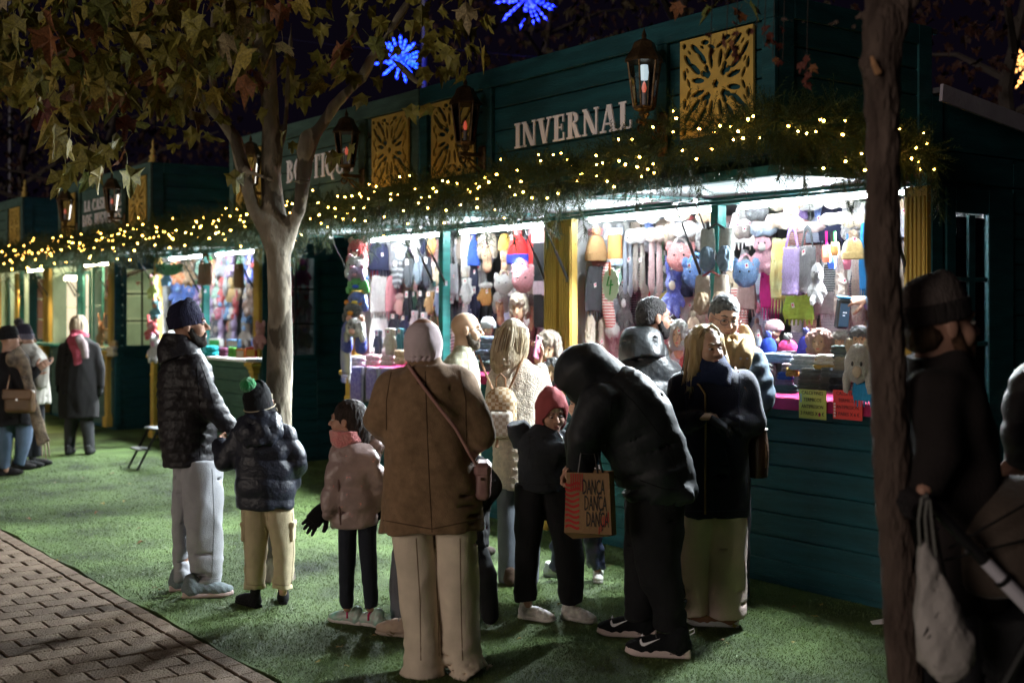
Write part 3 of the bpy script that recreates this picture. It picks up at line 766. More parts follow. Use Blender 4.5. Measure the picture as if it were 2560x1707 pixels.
def leaf_mesh(seed):
    r = random.Random(seed)
    pts = [(-8, .10), (-62, .30), (-75, .52), (-55, .44), (-40, .62), (-28, .80), (-22, .60), (-14, .62), (-8, .82), (0, 1.08)]
    out = [(a + r.uniform(-3, 3), l * r.uniform(.9, 1.08)) for a, l in pts]
    full = [(180 - 30, .12)] + [(-a, l) for a, l in out[1:]][0:0]
    poly = []
    for a, l in out[1:]: poly.append((math.sin(math.radians(a)) * l, -math.cos(math.radians(a)) * l))
    poly += [(-x, y) for x, y in poly[-2::-1]]
    poly = [(0, .06)] + poly
    cv = r.uniform(-.9, .9); fo = r.uniform(.2, .9)
    z = lambda x, y: fo * abs(x) * .6 + cv * y * y * .5 + .06 * math.sin(9 * x + 5 * y + seed)
    vs = [(0, -.35, z(0, -.35))] + [(x, y, z(x, y)) for x, y in poly]
    n = len(poly); fs = [(0, 1 + i, 1 + (i + 1) % n) for i in range(n)]
    m = MB().add(vs, fs); m.tube([(0, .06, 0), (.03, .30, .03), (.02, .5, .0)], .012, 3)
    return m.mesh('leaf')
LEAF = [leaf_mesh(i) for i in range(6)]
def put_leaf(root, p, size, mi, name='leaf', flat=False):
    e = (random.uniform(-.9, .9) + PI / 2, random.uniform(-.5, .5), random.uniform(0, 2 * PI)) if not flat else (random.uniform(-.25, .25), random.uniform(-.2, .2), random.uniform(0, 6.28))
    return ob(name, random.choice(LEAF), root, LEAFM[mi], loc=p, rot=e, scale=size)
def leaf_cloud(root, pts, name='foliage'):
    """Many leaves in one mesh."""
    V, F, b = [], [], 0
    L = [(np.array([v.co[:] for v in m.vertices]), [p.vertices[:] for p in m.polygons if len(p.vertices) == 3]) for m in LEAF]
    for p, s in pts:
        v, f = random.choice(L); M = np.array(Matrix.Rotation(random.uniform(0, 6.28), 3, 'Z') @ Matrix.Rotation(random.uniform(.6, 2.4), 3, 'X') @ Matrix.Rotation(random.uniform(-.6, .6), 3, 'Y'))
        V.append(v @ M.T * s + np.array(p)); F.append(np.array(f) + b); b += len(v)
    return npmesh(name, np.concatenate(V), np.concatenate(F), None, False)

tree = thing('plane_tree', 'pale barked plane tree with yellowing leaves in front of the BOUTIQUE stall', 'tree', Q(640, 1332, 7.95))
TO = Vector(tree.location)
s = SD(.013)
def br(pts, Y=7.95, k=.05):
    s.chain([(tuple(Q(x, y, Y + dy) - TO), r) for x, y, dy, r in pts], k)
br([(642, 1350, 0, .115), (641, 1290, 0, .090), (642, 1000, 0, .080), (642, 700, 0, .076), (640, 590, 0, .080), (637, 545, 0, .078)])
br([(637, 545, 0, .08), (625, 430, .05, .066), (622, 300, .05, .060), (605, 100, 0, .055), (598, -90, 0, .05)])
br([(630, 560, 0, .06), (580, 480, -.05, .046), (540, 320, -.1, .041), (500, 258, -.15, .032), (440, 200, -.3, .024), (380, 130, -.5, .017), (250, 60, -.9, .012)])
br([(500, 258, -.15, .022), (482, 130, -.1, .018), (492, 30, 0, .014)])
br([(652, 560, 0, .06), (685, 480, -.05, .042), (702, 345, -.1, .042), (770, 240, -.15, .034), (832, 178, -.2, .030), (872, 105, -.25, .022), (935, 10, -.3, .016)])
br([(622, 410, .05, .03), (655, 300, .05, .018), (668, 120, .0, .015), (673, -60, 0, .012)])
br([(605, 110, 0, .03), (520, 92, -.2, .02), (350, 100, -.5, .016), (190, 118, -.9, .012), (40, 140, -1.1, .009)])
br([(870, 110, -.25, .014), (960, 190, -.3, .008), (1010, 215, -.3, .006)])
br([(560, 390, -.1, .014), (640, 420, -.3, .008), (760, 415, -.4, .005)])
br([(702, 345, -.1, .05), (706, 320, -.1, .05)])
wb = add2(wav(.008, 4, 8, 3, (1, 1, .5)), crease(.004, 7, 5, (1, 1, .6)))
ob('trunk', s.mesh('trunk', M_PLANE, wb, .02), tree)
cand = []
def fy(x): return np.interp(x, [-60, 60, 105, 200, 300, 345, 450, 560, 620], [215, 240, 395, 420, 395, 250, 275, 215, 180])
while len(cand) < 500:
    x = random.uniform(-80, 600); y = random.uniform(-90, 430)
    if y < fy(x) - 12 and (random.random() < .9 - .5 * (y > 240)): cand.append((x, y, 7.3 + random.gauss(0, .9), random.uniform(.11, .185)))
while len(cand) < 640:
    x = random.uniform(600, 1120); y = random.uniform(-90, 270)
    if y < np.interp(x, [600, 760, 900, 1000, 1120], [190, 200, 120, 250, 110]) and random.random() < .8: cand.append((x, y, 7.5 + random.gauss(0, .6), random.uniform(.095, .155)))
for x, y, sz in ((440, 292, .13), (470, 300, .12), (540, 392, .13), (385, 292, .11), (505, 262, .12), (695, 222, .12), (600, 248, .11), (765, 345, .13), (830, 215, .13), (985, 238, .13), (1000, 265, .12), (945, 240, .12),
                 (655, 300, .10), (672, 325, .07), (590, 190, .11), (800, 330, .1), (870, 175, .1), (730, 115, .11), (520, 215, .11), (400, 330, .1), (140, 405, .12), (205, 355, .13), (250, 330, .12), (180, 330, .12), (130, 330, .11)):
    cand.append((x, y, 7.0 + random.uniform(-.3, .3), sz))
cand.sort(key=lambda c: -c[3] / c[2]); far = []
def leafcol(x):
    return random.choices(range(6), (6, 4, 3, 2.2, .7, .6) if x < 560 else (2, 1.5, 1.5, 3, 2.5, 1.5))[0]
for i, (x, y, Y, sz) in enumerate(cand):
    p = Q(x, y, max(5.6, Y)) - TO
    if i < 300: put_leaf(tree, p, sz, leafcol(x))
    else: far.append((p, sz))
f_ = ob('foliage', leaf_cloud(tree, far), tree, LEAFM[0]); f_['kind'] = 'stuff'

t2 = thing('young_tree', 'slim brown trunk in the right foreground with a snapped branch stub', 'tree', P(2262, 2200, 3.75))
t2.location.z = 0; TO2 = Vector(t2.location); s = SD(.008)
def br2(pts, k=.03): s.chain([(tuple(Q(x, y, 3.75 + dy) - TO2), r * 1.0884 * 3.75 / FPX) for x, y, dy, r in pts], k)
br2([(2110, 2000, 0, 56), (2100, 1800, 0, 46), (2082, 1568, 0, 41), (2055, 1200, 0, 40), (2040, 900, 0, 42), (2030, 600, 0, 39), (2027, 300, 0, 38), (2030, 130, 0, 41), (2034, 60, 0, 42)])
br2([(2034, 70, 0, 40), (2015, -20, .02, 30), (1990, -260, .1, 24)]); br2([(2040, 60, 0, 34), (2085, 0, 0, 26), (2150, -80, -.05, 22), (2260, -300, -.1, 18)])
br2([(2020, 150, 0, 34), (1990, 145, -.02, 18)], .02); br2([(2005, 175, -.03, 16), (1994, 176, -.03, 9)], .02)
br2([(1995, 18, 0, 5), (1970, 40, 0, 3.5), (1900, 58, .2, 3), (1790, 44, .4, 2)], .005); br2([(2000, 60, 0, 5), (1955, 63, .1, 3)], .005)
ob('trunk', s.mesh('trunk', M_BROWN, add2(wav(.0035, 9, 10, 5, (1, 1, .3)), crease(.0075, 24, 6, (1, 1, .2))), .012), t2)
ob('broken_stub', MB().tube([Q(2018, 168, 3.69) - TO2, Q(2008, 148, 3.68) - TO2, Q(2002, 130, 3.68) - TO2], [.012, .009, .005], 6).mesh('broken_stub', pm('raw_wood', (.38, .20, .10), rough=.8)), t2)
for tx, y1, ys in ((1690, 60, (48, 72, 92, 105, 118, 128)), (1668, 70, (78, 95, 118)), (1755, 50, (60, 75, 85, 98)), (1738, 60, (66,)), (1798, 40, (64, 99, 138)), (1852, 90, (128, 143, 150, 165, 180, 190)), (1775, 70, (90, 132)), (1632, 20, (75, 90, 110))):
    tw = ob('twig', MB().tube([Q(tx + 12, -140, 4.5) - TO2, Q(tx + 4, 0, 4.5) - TO2, Q(tx, max(ys), 4.5) - TO2], .0016, 4).mesh('twig', M_DARKB), t2)
    for y in ys:
        put_leaf(t2, Q(tx + random.uniform(-12, 12), y, 4.5 + random.uniform(-.03, .03)) - TO2, random.uniform(.026, .046), random.choice((5, 5, 3)), 'dried_leaf')
for x, y in ((1600, -10), (1640, 15), (1720, 10), (1560, 5), (1700, 25)): put_leaf(t2, Q(x, y, 4.8) - TO2, random.uniform(.06, .09), random.choice((2, 2, 3)))

DARKL = [pm('night_leaf_brown', (.035, .025, .012), rough=.7, var=.3), pm('night_leaf_wine', (.035, .012, .008), rough=.7, var=.3)]  # leaf colours darkened so the far crowns look unlit
for i, (x, Y, h, r, lab, tint) in enumerate(((250, 21, 5.5, 2.6, 'dark tree with wine red leaves behind the toy stall roof', 5), (60, 24, 6, 2.8, 'dark tree far behind the leftmost stalls', 3),
                                    (1250, 22, 7.5, 2.2, 'dark tree behind the INVERNAL roof under the blue stars', 5), (1560, 15, 6.2, 2.0, 'dark leafy tree behind the corner of the INVERNAL roof', 3), (2330, 13, 5.4, 2.0, 'dark tree with brown leaves behind the sloping cabin roof', 5))):
    b = P(x * 1.0884, CY, Y); b.z = 0
    t = thing('background_tree', lab, 'tree', b, 0, 'dark trees behind the stalls')
    m = MB().tube([(0, 0, 0), (.05, 0, h * .4), (-.1, 0, h * .75), (.2, 0, h)], [.16, .12, .08, .02], 8)
    for k in range(9):
        a = k * 2.4; z = h * (.4 + .06 * k); m.tube([(0, 0, z), (math.cos(a) * r * .5, math.sin(a) * r * .5, z + .5), (math.cos(a) * r, math.sin(a) * r, z + .7)], [.05, .03, .01], 5)
    ob('trunk', m.mesh('trunk', M_DARKB), t)
    pts = []
    for k in range(900):
        d = RNG.normal(size=3); d /= np.linalg.norm(d); c = np.round(d * 1.6) / 1.6 * .35
        pts.append((np.array((0, 0, h * .8)) + (d * RNG.random() ** .4 + c * .3) * np.array((r, r, h * .38)), RNG.uniform(.09, .15)))
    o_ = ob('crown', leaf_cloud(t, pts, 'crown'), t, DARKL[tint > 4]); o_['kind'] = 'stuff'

# ------------------------------------------------------------------ light stars, wires, poles
def star(c, R, col, st, label, n, seed):
    r = random.Random(seed); root = thing('light_star', label, 'light decoration', c, 0, 'hanging star lights')
    E = emi('star_led_%d' % seed, col, st); K = emi('star_rod_%d' % seed, col, st * .12, (.3, .3, .5))
    ob('hub', MB().lathe([(.01, -.04), (.04, 0), (.01, .04)], 8).mesh('hub', K), root)
    for i in range(n):
        z = 1 - 2 * (i + .5) / n; a = i * 2.39996; d = Vector((math.sqrt(1 - z * z) * math.cos(a), math.sqrt(1 - z * z) * math.sin(a), z)); l = R * r.uniform(.75, 1.05)
        ob('ray', MB().tube([d * .03, d * l * .5, d * l], [.012, .015, .003], 6).mesh('ray', K), root)
        m = MB()
        for k in range(4):
            p = d * l * (.35 + .17 * k); m.tube([p - d * .03, p, p + d * .03], [.004, .019, .004], 6)
        ob('ray_led', m.mesh('ray_led', E), root)
star(Q(920, 137, 17), .37, (.004, .030, 1.0), 14, 'bright blue star of light rods above the BOUTIQUE stall', 30, 1)
star(Q(1212, -6, 17), .52, (.010, .025, 1.0), 12, 'larger blue star of light rods cut by the top edge of the picture', 30, 2)
star(Q(2362, 150, 15), .32, (1.0, .42, .1), 4, 'amber star of light rods behind the right hand stall roof', 24, 3)
M_POLE = pm('pole_grey', (.16, .16, .20), rough=.5, var=.1, bump=0, metal=.3)
for x, Y, h, lab in ((975, 17.5, 8, 'grey pole rising behind the BOUTIQUE stall beside the blue star'), (24, 25, 9, 'thin grey pole behind the leftmost stall roof')):
    b = P(x * 1.0884, CY, Y); b.z = 0
    t = thing('lamp_pole', lab, 'pole', b)
    ob('pole', MB().lathe([(.09, 0), (.09, .5), (.045, .55), (.036, h)], 10).mesh('pole', M_POLE), t); ob('base_plate', MB().box((-.15, -.15, 0), (.15, .15, .02)).mesh('base_plate', M_POLE), t)
def wire(a, b, sag, label):
    pts = [a.lerp(b, i / 16) + Vector((0, 0, -sag * 4 * (i / 16) * (1 - i / 16))) for i in range(17)]
    tag(ob('wire', MB().tube(pts, .006, 4).mesh('wire', pm('wire_black', (.02, .02, .06), bump=0))), label, 'wire')
wire(Q(560, 70, 17), Q(920, 115, 17), .05, 'dark wire from the tree to the smaller blue star')
wire(Q(930, 100, 17), Q(1560, 150, 17.5), .05, 'dark wire running right from the smaller blue star')
wire(Q(1212, -6, 17) + Vector((0, 0, .3)), Q(1212, -6, 17) + Vector((-1.5, 0, 1.5)), .0, 'dark wire holding the larger blue star')

# fallen leaves
for i in range(46):
    if i < 26: p = Q(random.uniform(60, 640), random.uniform(1080, 1420), 1)
    else: p = Q(random.uniform(640, 1900), random.uniform(1390, 1560), 1)
    k = CAM_H / (CAM_H - p.z); q = Vector((p.x * k, k, 0))
    d = q - SO; onp = d.dot(SN) > BO
    l = put_leaf(None, (q.x, q.y, .022 if not onp else .006), random.uniform(.022, .05), random.choice((1, 4, 1, 3)), 'fallen_leaf', True)
    tag(l, 'small dry leaf fallen on the %s' % ('brick paving' if onp else 'green turf'), 'leaf', 'fallen leaves on the %s' % ('paving' if onp else 'turf'))
# ------------------------------------------------------------------ people
def rotm(yaw, pitch=0., roll=0.):
    """Head frame: x to the person's right... y forward, z up; yaw 0 faces away from the camera, 180 faces it."""
    return Matrix.Rotation(math.radians(yaw), 3, 'Z') @ Matrix.Rotation(math.radians(pitch), 3, 'X') @ Matrix.Rotation(math.radians(roll), 3, 'Y')
def G(u, v):
    """Ground point seen at pixel (u, v)."""
    y = FPX * CAM_H / (v - CY); return Vector(((u - CX) / FPX * y, y, 0))
def smat(col):
    return pm('skin_%d_%d_%d' % tuple(int(c * 999) for c in col), col, rough=.55, var=.08, scale=18, bump=.08, bscale=120, spec=.35)
SK = (.48, .27, .19); SK2 = (.40, .21, .14)
M_EYEW = pm('eye_white', (.42, .38, .35), rough=.2, var=.02, bump=0); M_IRIS = pm('iris', (.03, .018, .012), rough=.15, var=.05, bump=0)
M_LENS = pm('spectacle_metal', (.03, .03, .035), rough=.3, bump=0, spec=.6)
eye_me = None
class Fig:
    def __init__(s, label, u, Y, vox=.012, skin=SK, group=None):
        s.Y, s.vox = Y, vox; b = P(u, CY, Y); b.z = 0
        s.o = b; s.root = thing('person', label, 'person', b, 0, group); s.skin = skin; s.isl = []; s.px = Y / FPX
    def X(s, u, v, d=0.): return P(u, v, s.Y + d) - s.o
    def loft(s, sd, nodes, k=.04, right=(1, 0, 0), pw=2.3):
        sd.loft([(tuple(s.X(u, v, d)), w * s.px, dep) for u, v, w, d, dep in nodes], right, k, pw); return sd
    def limb(s, sd, nodes, k=.03):
        sd.chain([(tuple(s.X(u, v, d)), r * s.px) for u, v, d, r in nodes], k); return sd
    def part(s, name, sd, mat, disp=None, amp=.02, label=None):
        o = ob(name, sd.mesh(name, mat, disp, amp), s.root)
        if label: o['label'] = label
        return o
    def core(s, pts):
        sd = SD(.016)
        for ch in pts: sd.chain([(tuple(s.X(u, v, d)), max(.024, r * .62)) for u, v, d, r in ch], .02)
        s.isl.append(sd.arrays())
    def head(s, u, v, d=0., yaw=0., pitch=0., roll=0., sc=1., face=True, ears=True, woman=False, lips=(.36, .13, .11), brow=(.05, .03, .02), eyes=True, neck=.16):
        s.hR = rotm(yaw, pitch, roll); s.hc = s.X(u, v, d); s.hs = sc
        q = SD(.0048)
        q.ell((0, -.012, .032), (.075, .094, .086)).ell((0, .020, -.045), (.058, .068, .066), k=.03).ell((0, .064, -.095), (.024, .022, .018), k=.025)
        q.ell((.036, .058, -.028), (.026, .026, .026), k=.03).ell((-.036, .058, -.028), (.026, .026, .026), k=.03)
        q.rc((-.034, .080, .030), (.034, .080, .030), .009, .009, .02)
        for e in (-1, 1): q.ell((e * .031, .098, .008), (.017, .016, .011), k=.012, sub=True)
        q.rc((0, .087, .016), (0, .109, -.020), .008, .0125, .012).ell((.011, .096, -.026), (.008, .009, .007), k=.008).ell((-.011, .096, -.026), (.008, .009, .007), k=.008)
        q.ell((0, .084, -.062), (.022, .010, .011), k=.012)
        if ears:
            for e in (-1, 1): q.ell((e * .077, -.008, -.006), (.009, .019, .031), k=.01)
        nr = .044 if woman else .054
        q.rc((0, -.022, -.06), (0, -.04, -.07 - neck), nr, nr * 1.08, .03)
        V, F = q.arrays()
        s.isl.append(((V * sc) @ np.array(s.hR).T + np.array(s.hc), F))
        if face:
            for e in (-1, 1):
                if eyes:
                    ey = s.hp('eye', MB().lathe([(.001, -.0135), (.0085, -.010), (.0128, -.004), (.0128, .004), (.0085, .010), (.001, .0135)], 10).mesh('eye', M_EYEW, True), (e * .031, .0795, .007))
                    ey.scale = [ey.scale[0], ey.scale[1], ey.scale[2] * .55]; ob('iris', MB().lathe([(.0082, 0), (.0075, .0022), (.001, .0034)], 8).mesh('iris', M_IRIS, True), ey, loc=(0, .0115, 0), rot=(-PI / 2, 0, 0))
                s.hp('eyebrow', MB().tube([(e * .015, .091, .031), (e * .032, .089, .037), (e * .048, .078, .031)], [.0035, .0042, .002], 6).mesh('eyebrow', pm('brow_%d' % int(brow[0] * 999), brow, rough=.9, bump=0), True))
            s.hp('lips', MB().tube([(-.021, .085, -.061), (-.008, .0935, -.058), (.008, .0935, -.058), (.021, .085, -.061)], [.002, .0045, .0045, .002], 6).tube([(-.019, .085, -.063), (0, .0935, -.068), (.019, .085, -.063)], [.002, .005, .002], 6)
                 .mesh('lips', pm('lips_%d' % int(lips[0] * 999), lips, rough=.45, bump=0), True))
        return s
    def hp(s, name, me, loc=(0, 0, 0), label=None, tilt=0.):
        """A part in head coordinates."""
        o = ob(name, me, s.root)
        o.matrix_local = Matrix.Translation(s.hc) @ s.hR.to_4x4() @ Matrix.Scale(s.hs, 4) @ Matrix.Translation(Vector(loc)) @ Matrix.Rotation(math.radians(tilt), 4, 'X')
        if label: o['label'] = label
        return o
    def hsd(s, name, sd, mat, disp=None, amp=.012, tilt=0.): return s.hp(name, sd.mesh(name, mat, disp, amp), tilt=tilt)
    def hand(s, u, v, d, tip, palm, sc=1., curl=.5, thumb=1, glove=None, vox=.0042, spread=.0):
        """A hand from the wrist at (u, v): tip and palm are directions in the world."""
        f = Vector(tip).normalized(); n = Vector(palm); n = (n - f * n.dot(f)).normalized(); t = f.cross(n) * thumb
        q = SD(vox); W_ = lambda a, b, c: a * f + b * t + c * n
        fat = 1.18 if glove else 1.
        q.loft([(tuple(W_(-.02, 0, 0)), .028 * fat, .022 * fat), (tuple(W_(.03, 0, 0)), .037 * fat, .019 * fat), (tuple(W_(.088, 0, 0)), .040 * fat, .014 * fat)], tuple(t), .01)
        for i, (off, L, r) in enumerate(((.030, .068, .0088), (.010, .076, .0090), (-.010, .071, .0088), (-.029, .055, .0080))):
            p = W_(.084, off, .0); a = curl * (.6 + .12 * i); sp = spread * (off / .03)
            for j, l in enumerate((.42, .32, .26)):
                dr = (f * math.cos(a) + n * math.sin(a) + t * sp).normalized(); e = p + dr * L * l
                q.rc(p, e, r * fat * (1 - .08 * j), r * fat * (.94 - .08 * j), .006); p = e; a += curl * (.9 - .2 * j)
        p = W_(.015, .028, .006)
        for l, a, b in ((.040, .75, .25), (.030, .45, .55), (.024, .2, .8)):
            e = p + (f * .75 + t * a + n * b * (curl + .2)).normalized() * l; q.rc(p, e, .0115 * fat, .0095 * fat, .008); p = e
        V, F = q.arrays(); V = V * sc + np.array(s.X(u, v, d))
        if glove: ob('glove', npmesh('glove', V, F, glove), s.root)
        else: s.isl.append((V, F))
    def done(s):
        b = 0; Vs, Fs = [], []
        for V, F in s.isl: Vs.append(V); Fs.append(F + b); b += len(V)
        ob('body', npmesh('body', np.concatenate(Vs), np.concatenate(Fs), smat(s.skin)), s.root)
        return s.root
    def seam(s, name, pts, col, r=.0022, n=26, part='seam'):
        """A stitched seam that follows the surface of the garment called name, under the given pixels."""
        me_o = [o for o in s.root.children if o.name.split('.')[0] == name][0]; o_ = Vector((0, 0, CAM_H)) - s.o; run = []
        for i in range(n + 1):
            t = i / n * (len(pts) - 1); k = min(int(t), len(pts) - 2); t -= k
            u, v = (pts[k][j] + (pts[k + 1][j] - pts[k][j]) * t for j in (0, 1))
            ok, loc, nor, _ = me_o.ray_cast(o_, (s.X(u, v) - o_).normalized())
            if ok: run.append(loc + nor * r * .2)
        if len(run) > 3: ob(part, MB().tube(run, r, 5).mesh(part, cloth(col)), me_o)
    def shoe(s, p, yaw, L, mat, sole=None, hi=.0, sole_h=.026, pitch=0., name='shoe', lace=None):
        """p: ground point under the ankle (world); yaw 0 points the toe away from the camera, 90 to the left."""
        k = L / .285; q = SD(.0065)
        q.ell((0, .015, .052), (.040, .10, .048)).ell((0, .115, .040), (.043, .068, .034), k=.04).rc((0, -.052, .05), (0, -.055, .098 + hi), .038, .041, .03)
        q.ell((0, -.06, .045), (.036, .045, .04), k=.03)
        q.box((0, .05, -.03), (.3, .3, .032), k=.004, sub=True)
        o = ob(name, q.mesh(name, mat, wav(.0012, 30, 5, 2), .004), s.root)
        if sole:
            z = sole_h; m = SD(.006)
            m.loft([((0, -.102, z * .55), .034, z * .62), ((0, -.03, z * .5), .036, z * .56), ((0, .06, z * .48), .040, z * .52), ((0, .135, z * .52), .041, z * .5), ((0, .182, z * .75), .024, z * .35)], (1, 0, 0), .012, 3.5)
            ob('sole', m.mesh('sole', sole), o)
        if name == 'shoe':
            m = MB()
            for i in range(4): y = .045 + .024 * i; z = .094 - .0095 * i - .0018 * i * i; m.tube([(-.026, y, z - .008), (0, y + .006 * (-1) ** i, z + .004), (.026, y, z - .008)], .0032, 5)
            ob('laces', m.mesh('laces', lace or cloth((.10, .10, .10), 'dark_lace')), o)
        o.matrix_local = Matrix.Translation(Vector(p) - s.o) @ Matrix.Rotation(math.radians(yaw), 4, 'Z') @ Matrix.Rotation(math.radians(pitch), 4, 'X') @ Matrix.Scale(k, 4) @ Matrix.Translation((0, 0, .004))
        return o
    def glasses(s, mat=M_LENS):
        m = MB()
        for e in (-1, 1):
            m.tube([(e * (.032 + .023 * math.cos(a)), .103, .004 + .017 * math.sin(a)) for a in np.linspace(0, 2 * PI, 17)], .0018, 5, False)
            m.tube([(e * .055, .102, .010), (e * .076, .07, .012), (e * .080, -.01, .008), (e * .079, -.025, -.008)], .0018, 5)
        m.tube([(-.009, .103, .008), (0, .107, .011), (.009, .103, .008)], .0018, 5)
        g = s.hp('glasses', m.mesh('glasses', mat))
        return g
    def beard(s, col, full=True):
        q = SD(.005)
        q.ell((0, .040, -.080), (.052, .052, .045)).ell((0, .066, -.105), (.032, .028, .026), k=.02).rc((-.058, .012, -.03), (-.045, .03, -.07), .020, .024, .02).rc((.058, .012, -.03), (.045, .03, -.07), .020, .024, .02)
        q.rc((-.024, .088, -.050), (.024, .088, -.050), .0075, .0075, .01); q.rc((-.026, .086, -.052), (-.030, .076, -.08), .009, .012, .01); q.rc((.026, .086, -.052), (.030, .076, -.08), .009, .012, .01)
        q.ell((0, .096, -.064), (.018, .012, .009), k=.006, sub=True)
        return s.hsd('beard', q, pm('beard_%d' % int(col[0] * 999), col, rough=.95, var=.4, scale=60, bump=.9, bscale=200), wav(.0012, 90, 8, 4), .004)
def hairmat(col): return pm('hair_%d_%d' % (int(col[0] * 999), int(col[1] * 999)), col, rough=.6, var=.5, scale=5, bump=.6, bscale=28, spec=.25, stretch=(9, 9, .7))
def short_hair(f, col, top=.0, line=.055):
    q = SD(.005); q.ell((0, -.018, .046 + top), (.081, .096, .084)).ell((0, -.05, .0), (.078, .066, .075), k=.02)
    q.ell((0, .075, -.015), (.070, .06, line + .02), k=.012, sub=True); q.ell((0, .0, -.10), (.2, .2, .062), k=.012, sub=True)
    for e in (-1, 1): q.ell((e * .085, .01, -.02), (.03, .026, .036), k=.01, sub=True)
    f.hsd('hair', q, pm('shorthair_%d' % int(col[0] * 999), col, rough=.8, var=.5, scale=50, bump=1, bscale=140), wav(.002, 55, 8, 5), .006)
def beanie(f, col, brim=None, h=.13, tilt=0., pom=None, slouch=(0, 0), brimz=.02, mat=None):
    q = SD(.0055); q.loft([((0, -.012, brimz), .086, .104), ((slouch[0] * .4, -.014 + slouch[1] * .3, .09), .084, .100), ((slouch[0] * .8, -.018 + slouch[1] * .7, h - .008), .066, .078), ((slouch[0], -.02 + slouch[1], h + .022), .030, .036)], (1, 0, 0), .03)
    knit = wav(.0007, 70, 6, 6, (1, 1, .25))
    o = f.hsd('beanie', q, mat or cloth(col, bump=.7, bscale=120, stretch=(1, 1, .25)), knit, .004, tilt)
    if brim:
        q = SD(.0055); q.loft([((0, -.012, brimz - .022), .087, .106), ((0, -.012, brimz + .038), .090, .108)], (1, 0, 0), .012)
        b = ob('hat_brim', q.mesh('hat_brim', cloth(brim, bump=.8, bscale=120, stretch=(1, 1, .2)), knit, .004), o)
    if pom:
        q = SD(.006); q.ell((slouch[0], -.02 + slouch[1], h + .055), (.048, .048, .046)); ob('pompom', q.mesh('pompom', fluff(pom), wav(.004, 60, 12, 8), .01), o)
    return o
def quilt(h, a=.012, z0=0., w=None):
    w = w or add(wav(.003, 6, 8, 11), crease(.004, 12, 11, (1, 1, 1.2)))
    return lambda X, Y, Z: .5 * a - a * np.abs(np.sin(PI * (Z + z0 + .012 * np.sin(9 * X + 7 * Y)) / h)) ** .5 + w(X, Y, Z)
add = add2
def legs(f, name, L, mat, disp, k=.03, vox=None):
    sd = SD(vox or f.vox)
    for nodes in L: f.loft(sd, nodes, k, pw=2.)
    return f.part(name, sd, mat, disp, .02)
fold = lambda a, seed, fr=5: add(wav(a * .7, fr, 9, seed, (1.2, 1.2, .35)), crease(a * 1.0, fr * 1.3, seed + 500, (1.3, 1.3, .5)))
bunch = lambda zt, a, seed: (lambda X, Y, Z, w=crease(1.2, 9, seed, (.5, .5, 1.5)): a * np.clip((zt - Z) / zt, 0, 1) * w(X, Y, Z))

def text_ob(cu, name, parent, mat=None):
    tmp = bpy.data.objects.new('tmp', cu); me = bpy.data.meshes.new_from_object(tmp); bpy.data.objects.remove(tmp); me.name = name
    if mat: me.materials.clear(); me.materials.append(mat)
    return ob(name, me, parent)

# --- woman with the lilac headscarf
f = Fig('woman seen from behind in a long brown coat, pale headscarf and wide cream trousers', 1081, 5.92)
f.head(1058, 858, .03, yaw=3, face=False, ears=False, woman=True)
f.core([[(1062, 900, 0, .07), (1066, 1000, 0, .10), (1075, 1200, 0, .10)], [(1030, 1300, 0, .06), (1050, 1650, 0, .045)], [(1140, 1300, 0, .06), (1160, 1650, 0, .045)], [(975, 960, 0, .045), (940, 1060, -.02, .04), (1000, 1110, .2, .035)], [(1165, 965, 0, .045), (1205, 1090, 0, .04), (1120, 1120, .22, .035)]])
f.hand(1000, 1112, .23, (.6, .4, .1), (0, 0, -1)); f.hand(1118, 1122, .25, (-.7, .4, .1), (0, 0, -1), thumb=-1)
f.done()
q = SD(.012)
f.loft(q, [(1081, 1328, 131, .0, .185), (1080, 1238, 123, .01, .18), (1070, 1130, 108, .01, .165), (1066, 1035, 101, .01, .155), (1066, 965, 104, .0, .15), (1064, 928, 74, .0, .12), (1063, 912, 52, .0, .10)], .05)
f.loft(q, [(1063, 918, 50, .01, .085), (1062, 888, 41, .02, .078)], .02)
f.limb(q, [(985, 962, .0, 43), (945, 1050, .0, 39), (1000, 1100, .2, 33)], .05); f.limb(q, [(1148, 966, .0, 45), (1200, 1084, .0, 43), (1120, 1118, .22, 33)], .05)
f.part('coat', q, cloth((.26, .16, .09), 'brown_wool', var=.12, scale=30, bump=.35, bscale=220, sheen=.15), add(fold(.006, 1, 3), wav(.0025, 9, 6, 2)))
for pts in (((1063, 928), (1066, 1030), (1072, 1180), (1080, 1330)), ((1150, 925), (1164, 1000), (1166, 1110)), ((978, 930), (966, 1000), (966, 1075)), ((958, 1300), (1080, 1322), (1205, 1296))): f.seam('coat', pts, (.10, .06, .034), .003)
q = SD(.008); f.loft(q, [(1058, 900, 40, .02, .088), (1058, 888, 46, .02, .105), (1058, 856, 49, .03, .122), (1058, 822, 40, .03, .105), (1058, 806, 22, .03, .06)], .04)
f.part('headscarf', q, cloth((.62, .50, .52), 'headscarf', var=.06, scale=8, bump=.12), lambda X, Y, Z: .0035 * np.sin(np.arctan2(X + .004, Y - .03) * 26 + 5 * np.sin(Z * 30)) * np.clip((1.545 - Z) / .07, 0, 1) + wav(.003, 7, 6, 9)(X, Y, Z), .012)
legs(f, 'trousers', [[(1033, 1315, 57, 0, .125), (1049, 1500, 49, 0, .105), (1060, 1625, 49, -.01, .105), (1058, 1690, 56, -.02, .13)], [(1140, 1312, 58, 0, .125), (1150, 1500, 54, 0, .105), (1154, 1625, 50, -.01, .105), (1176, 1684, 50, -.02, .13)]], cloth((.68, .57, .45), 'cream_twill', var=.07, bump=.15), add(fold(.007, 3, 4), bunch(.35, .012, 4)), .012)
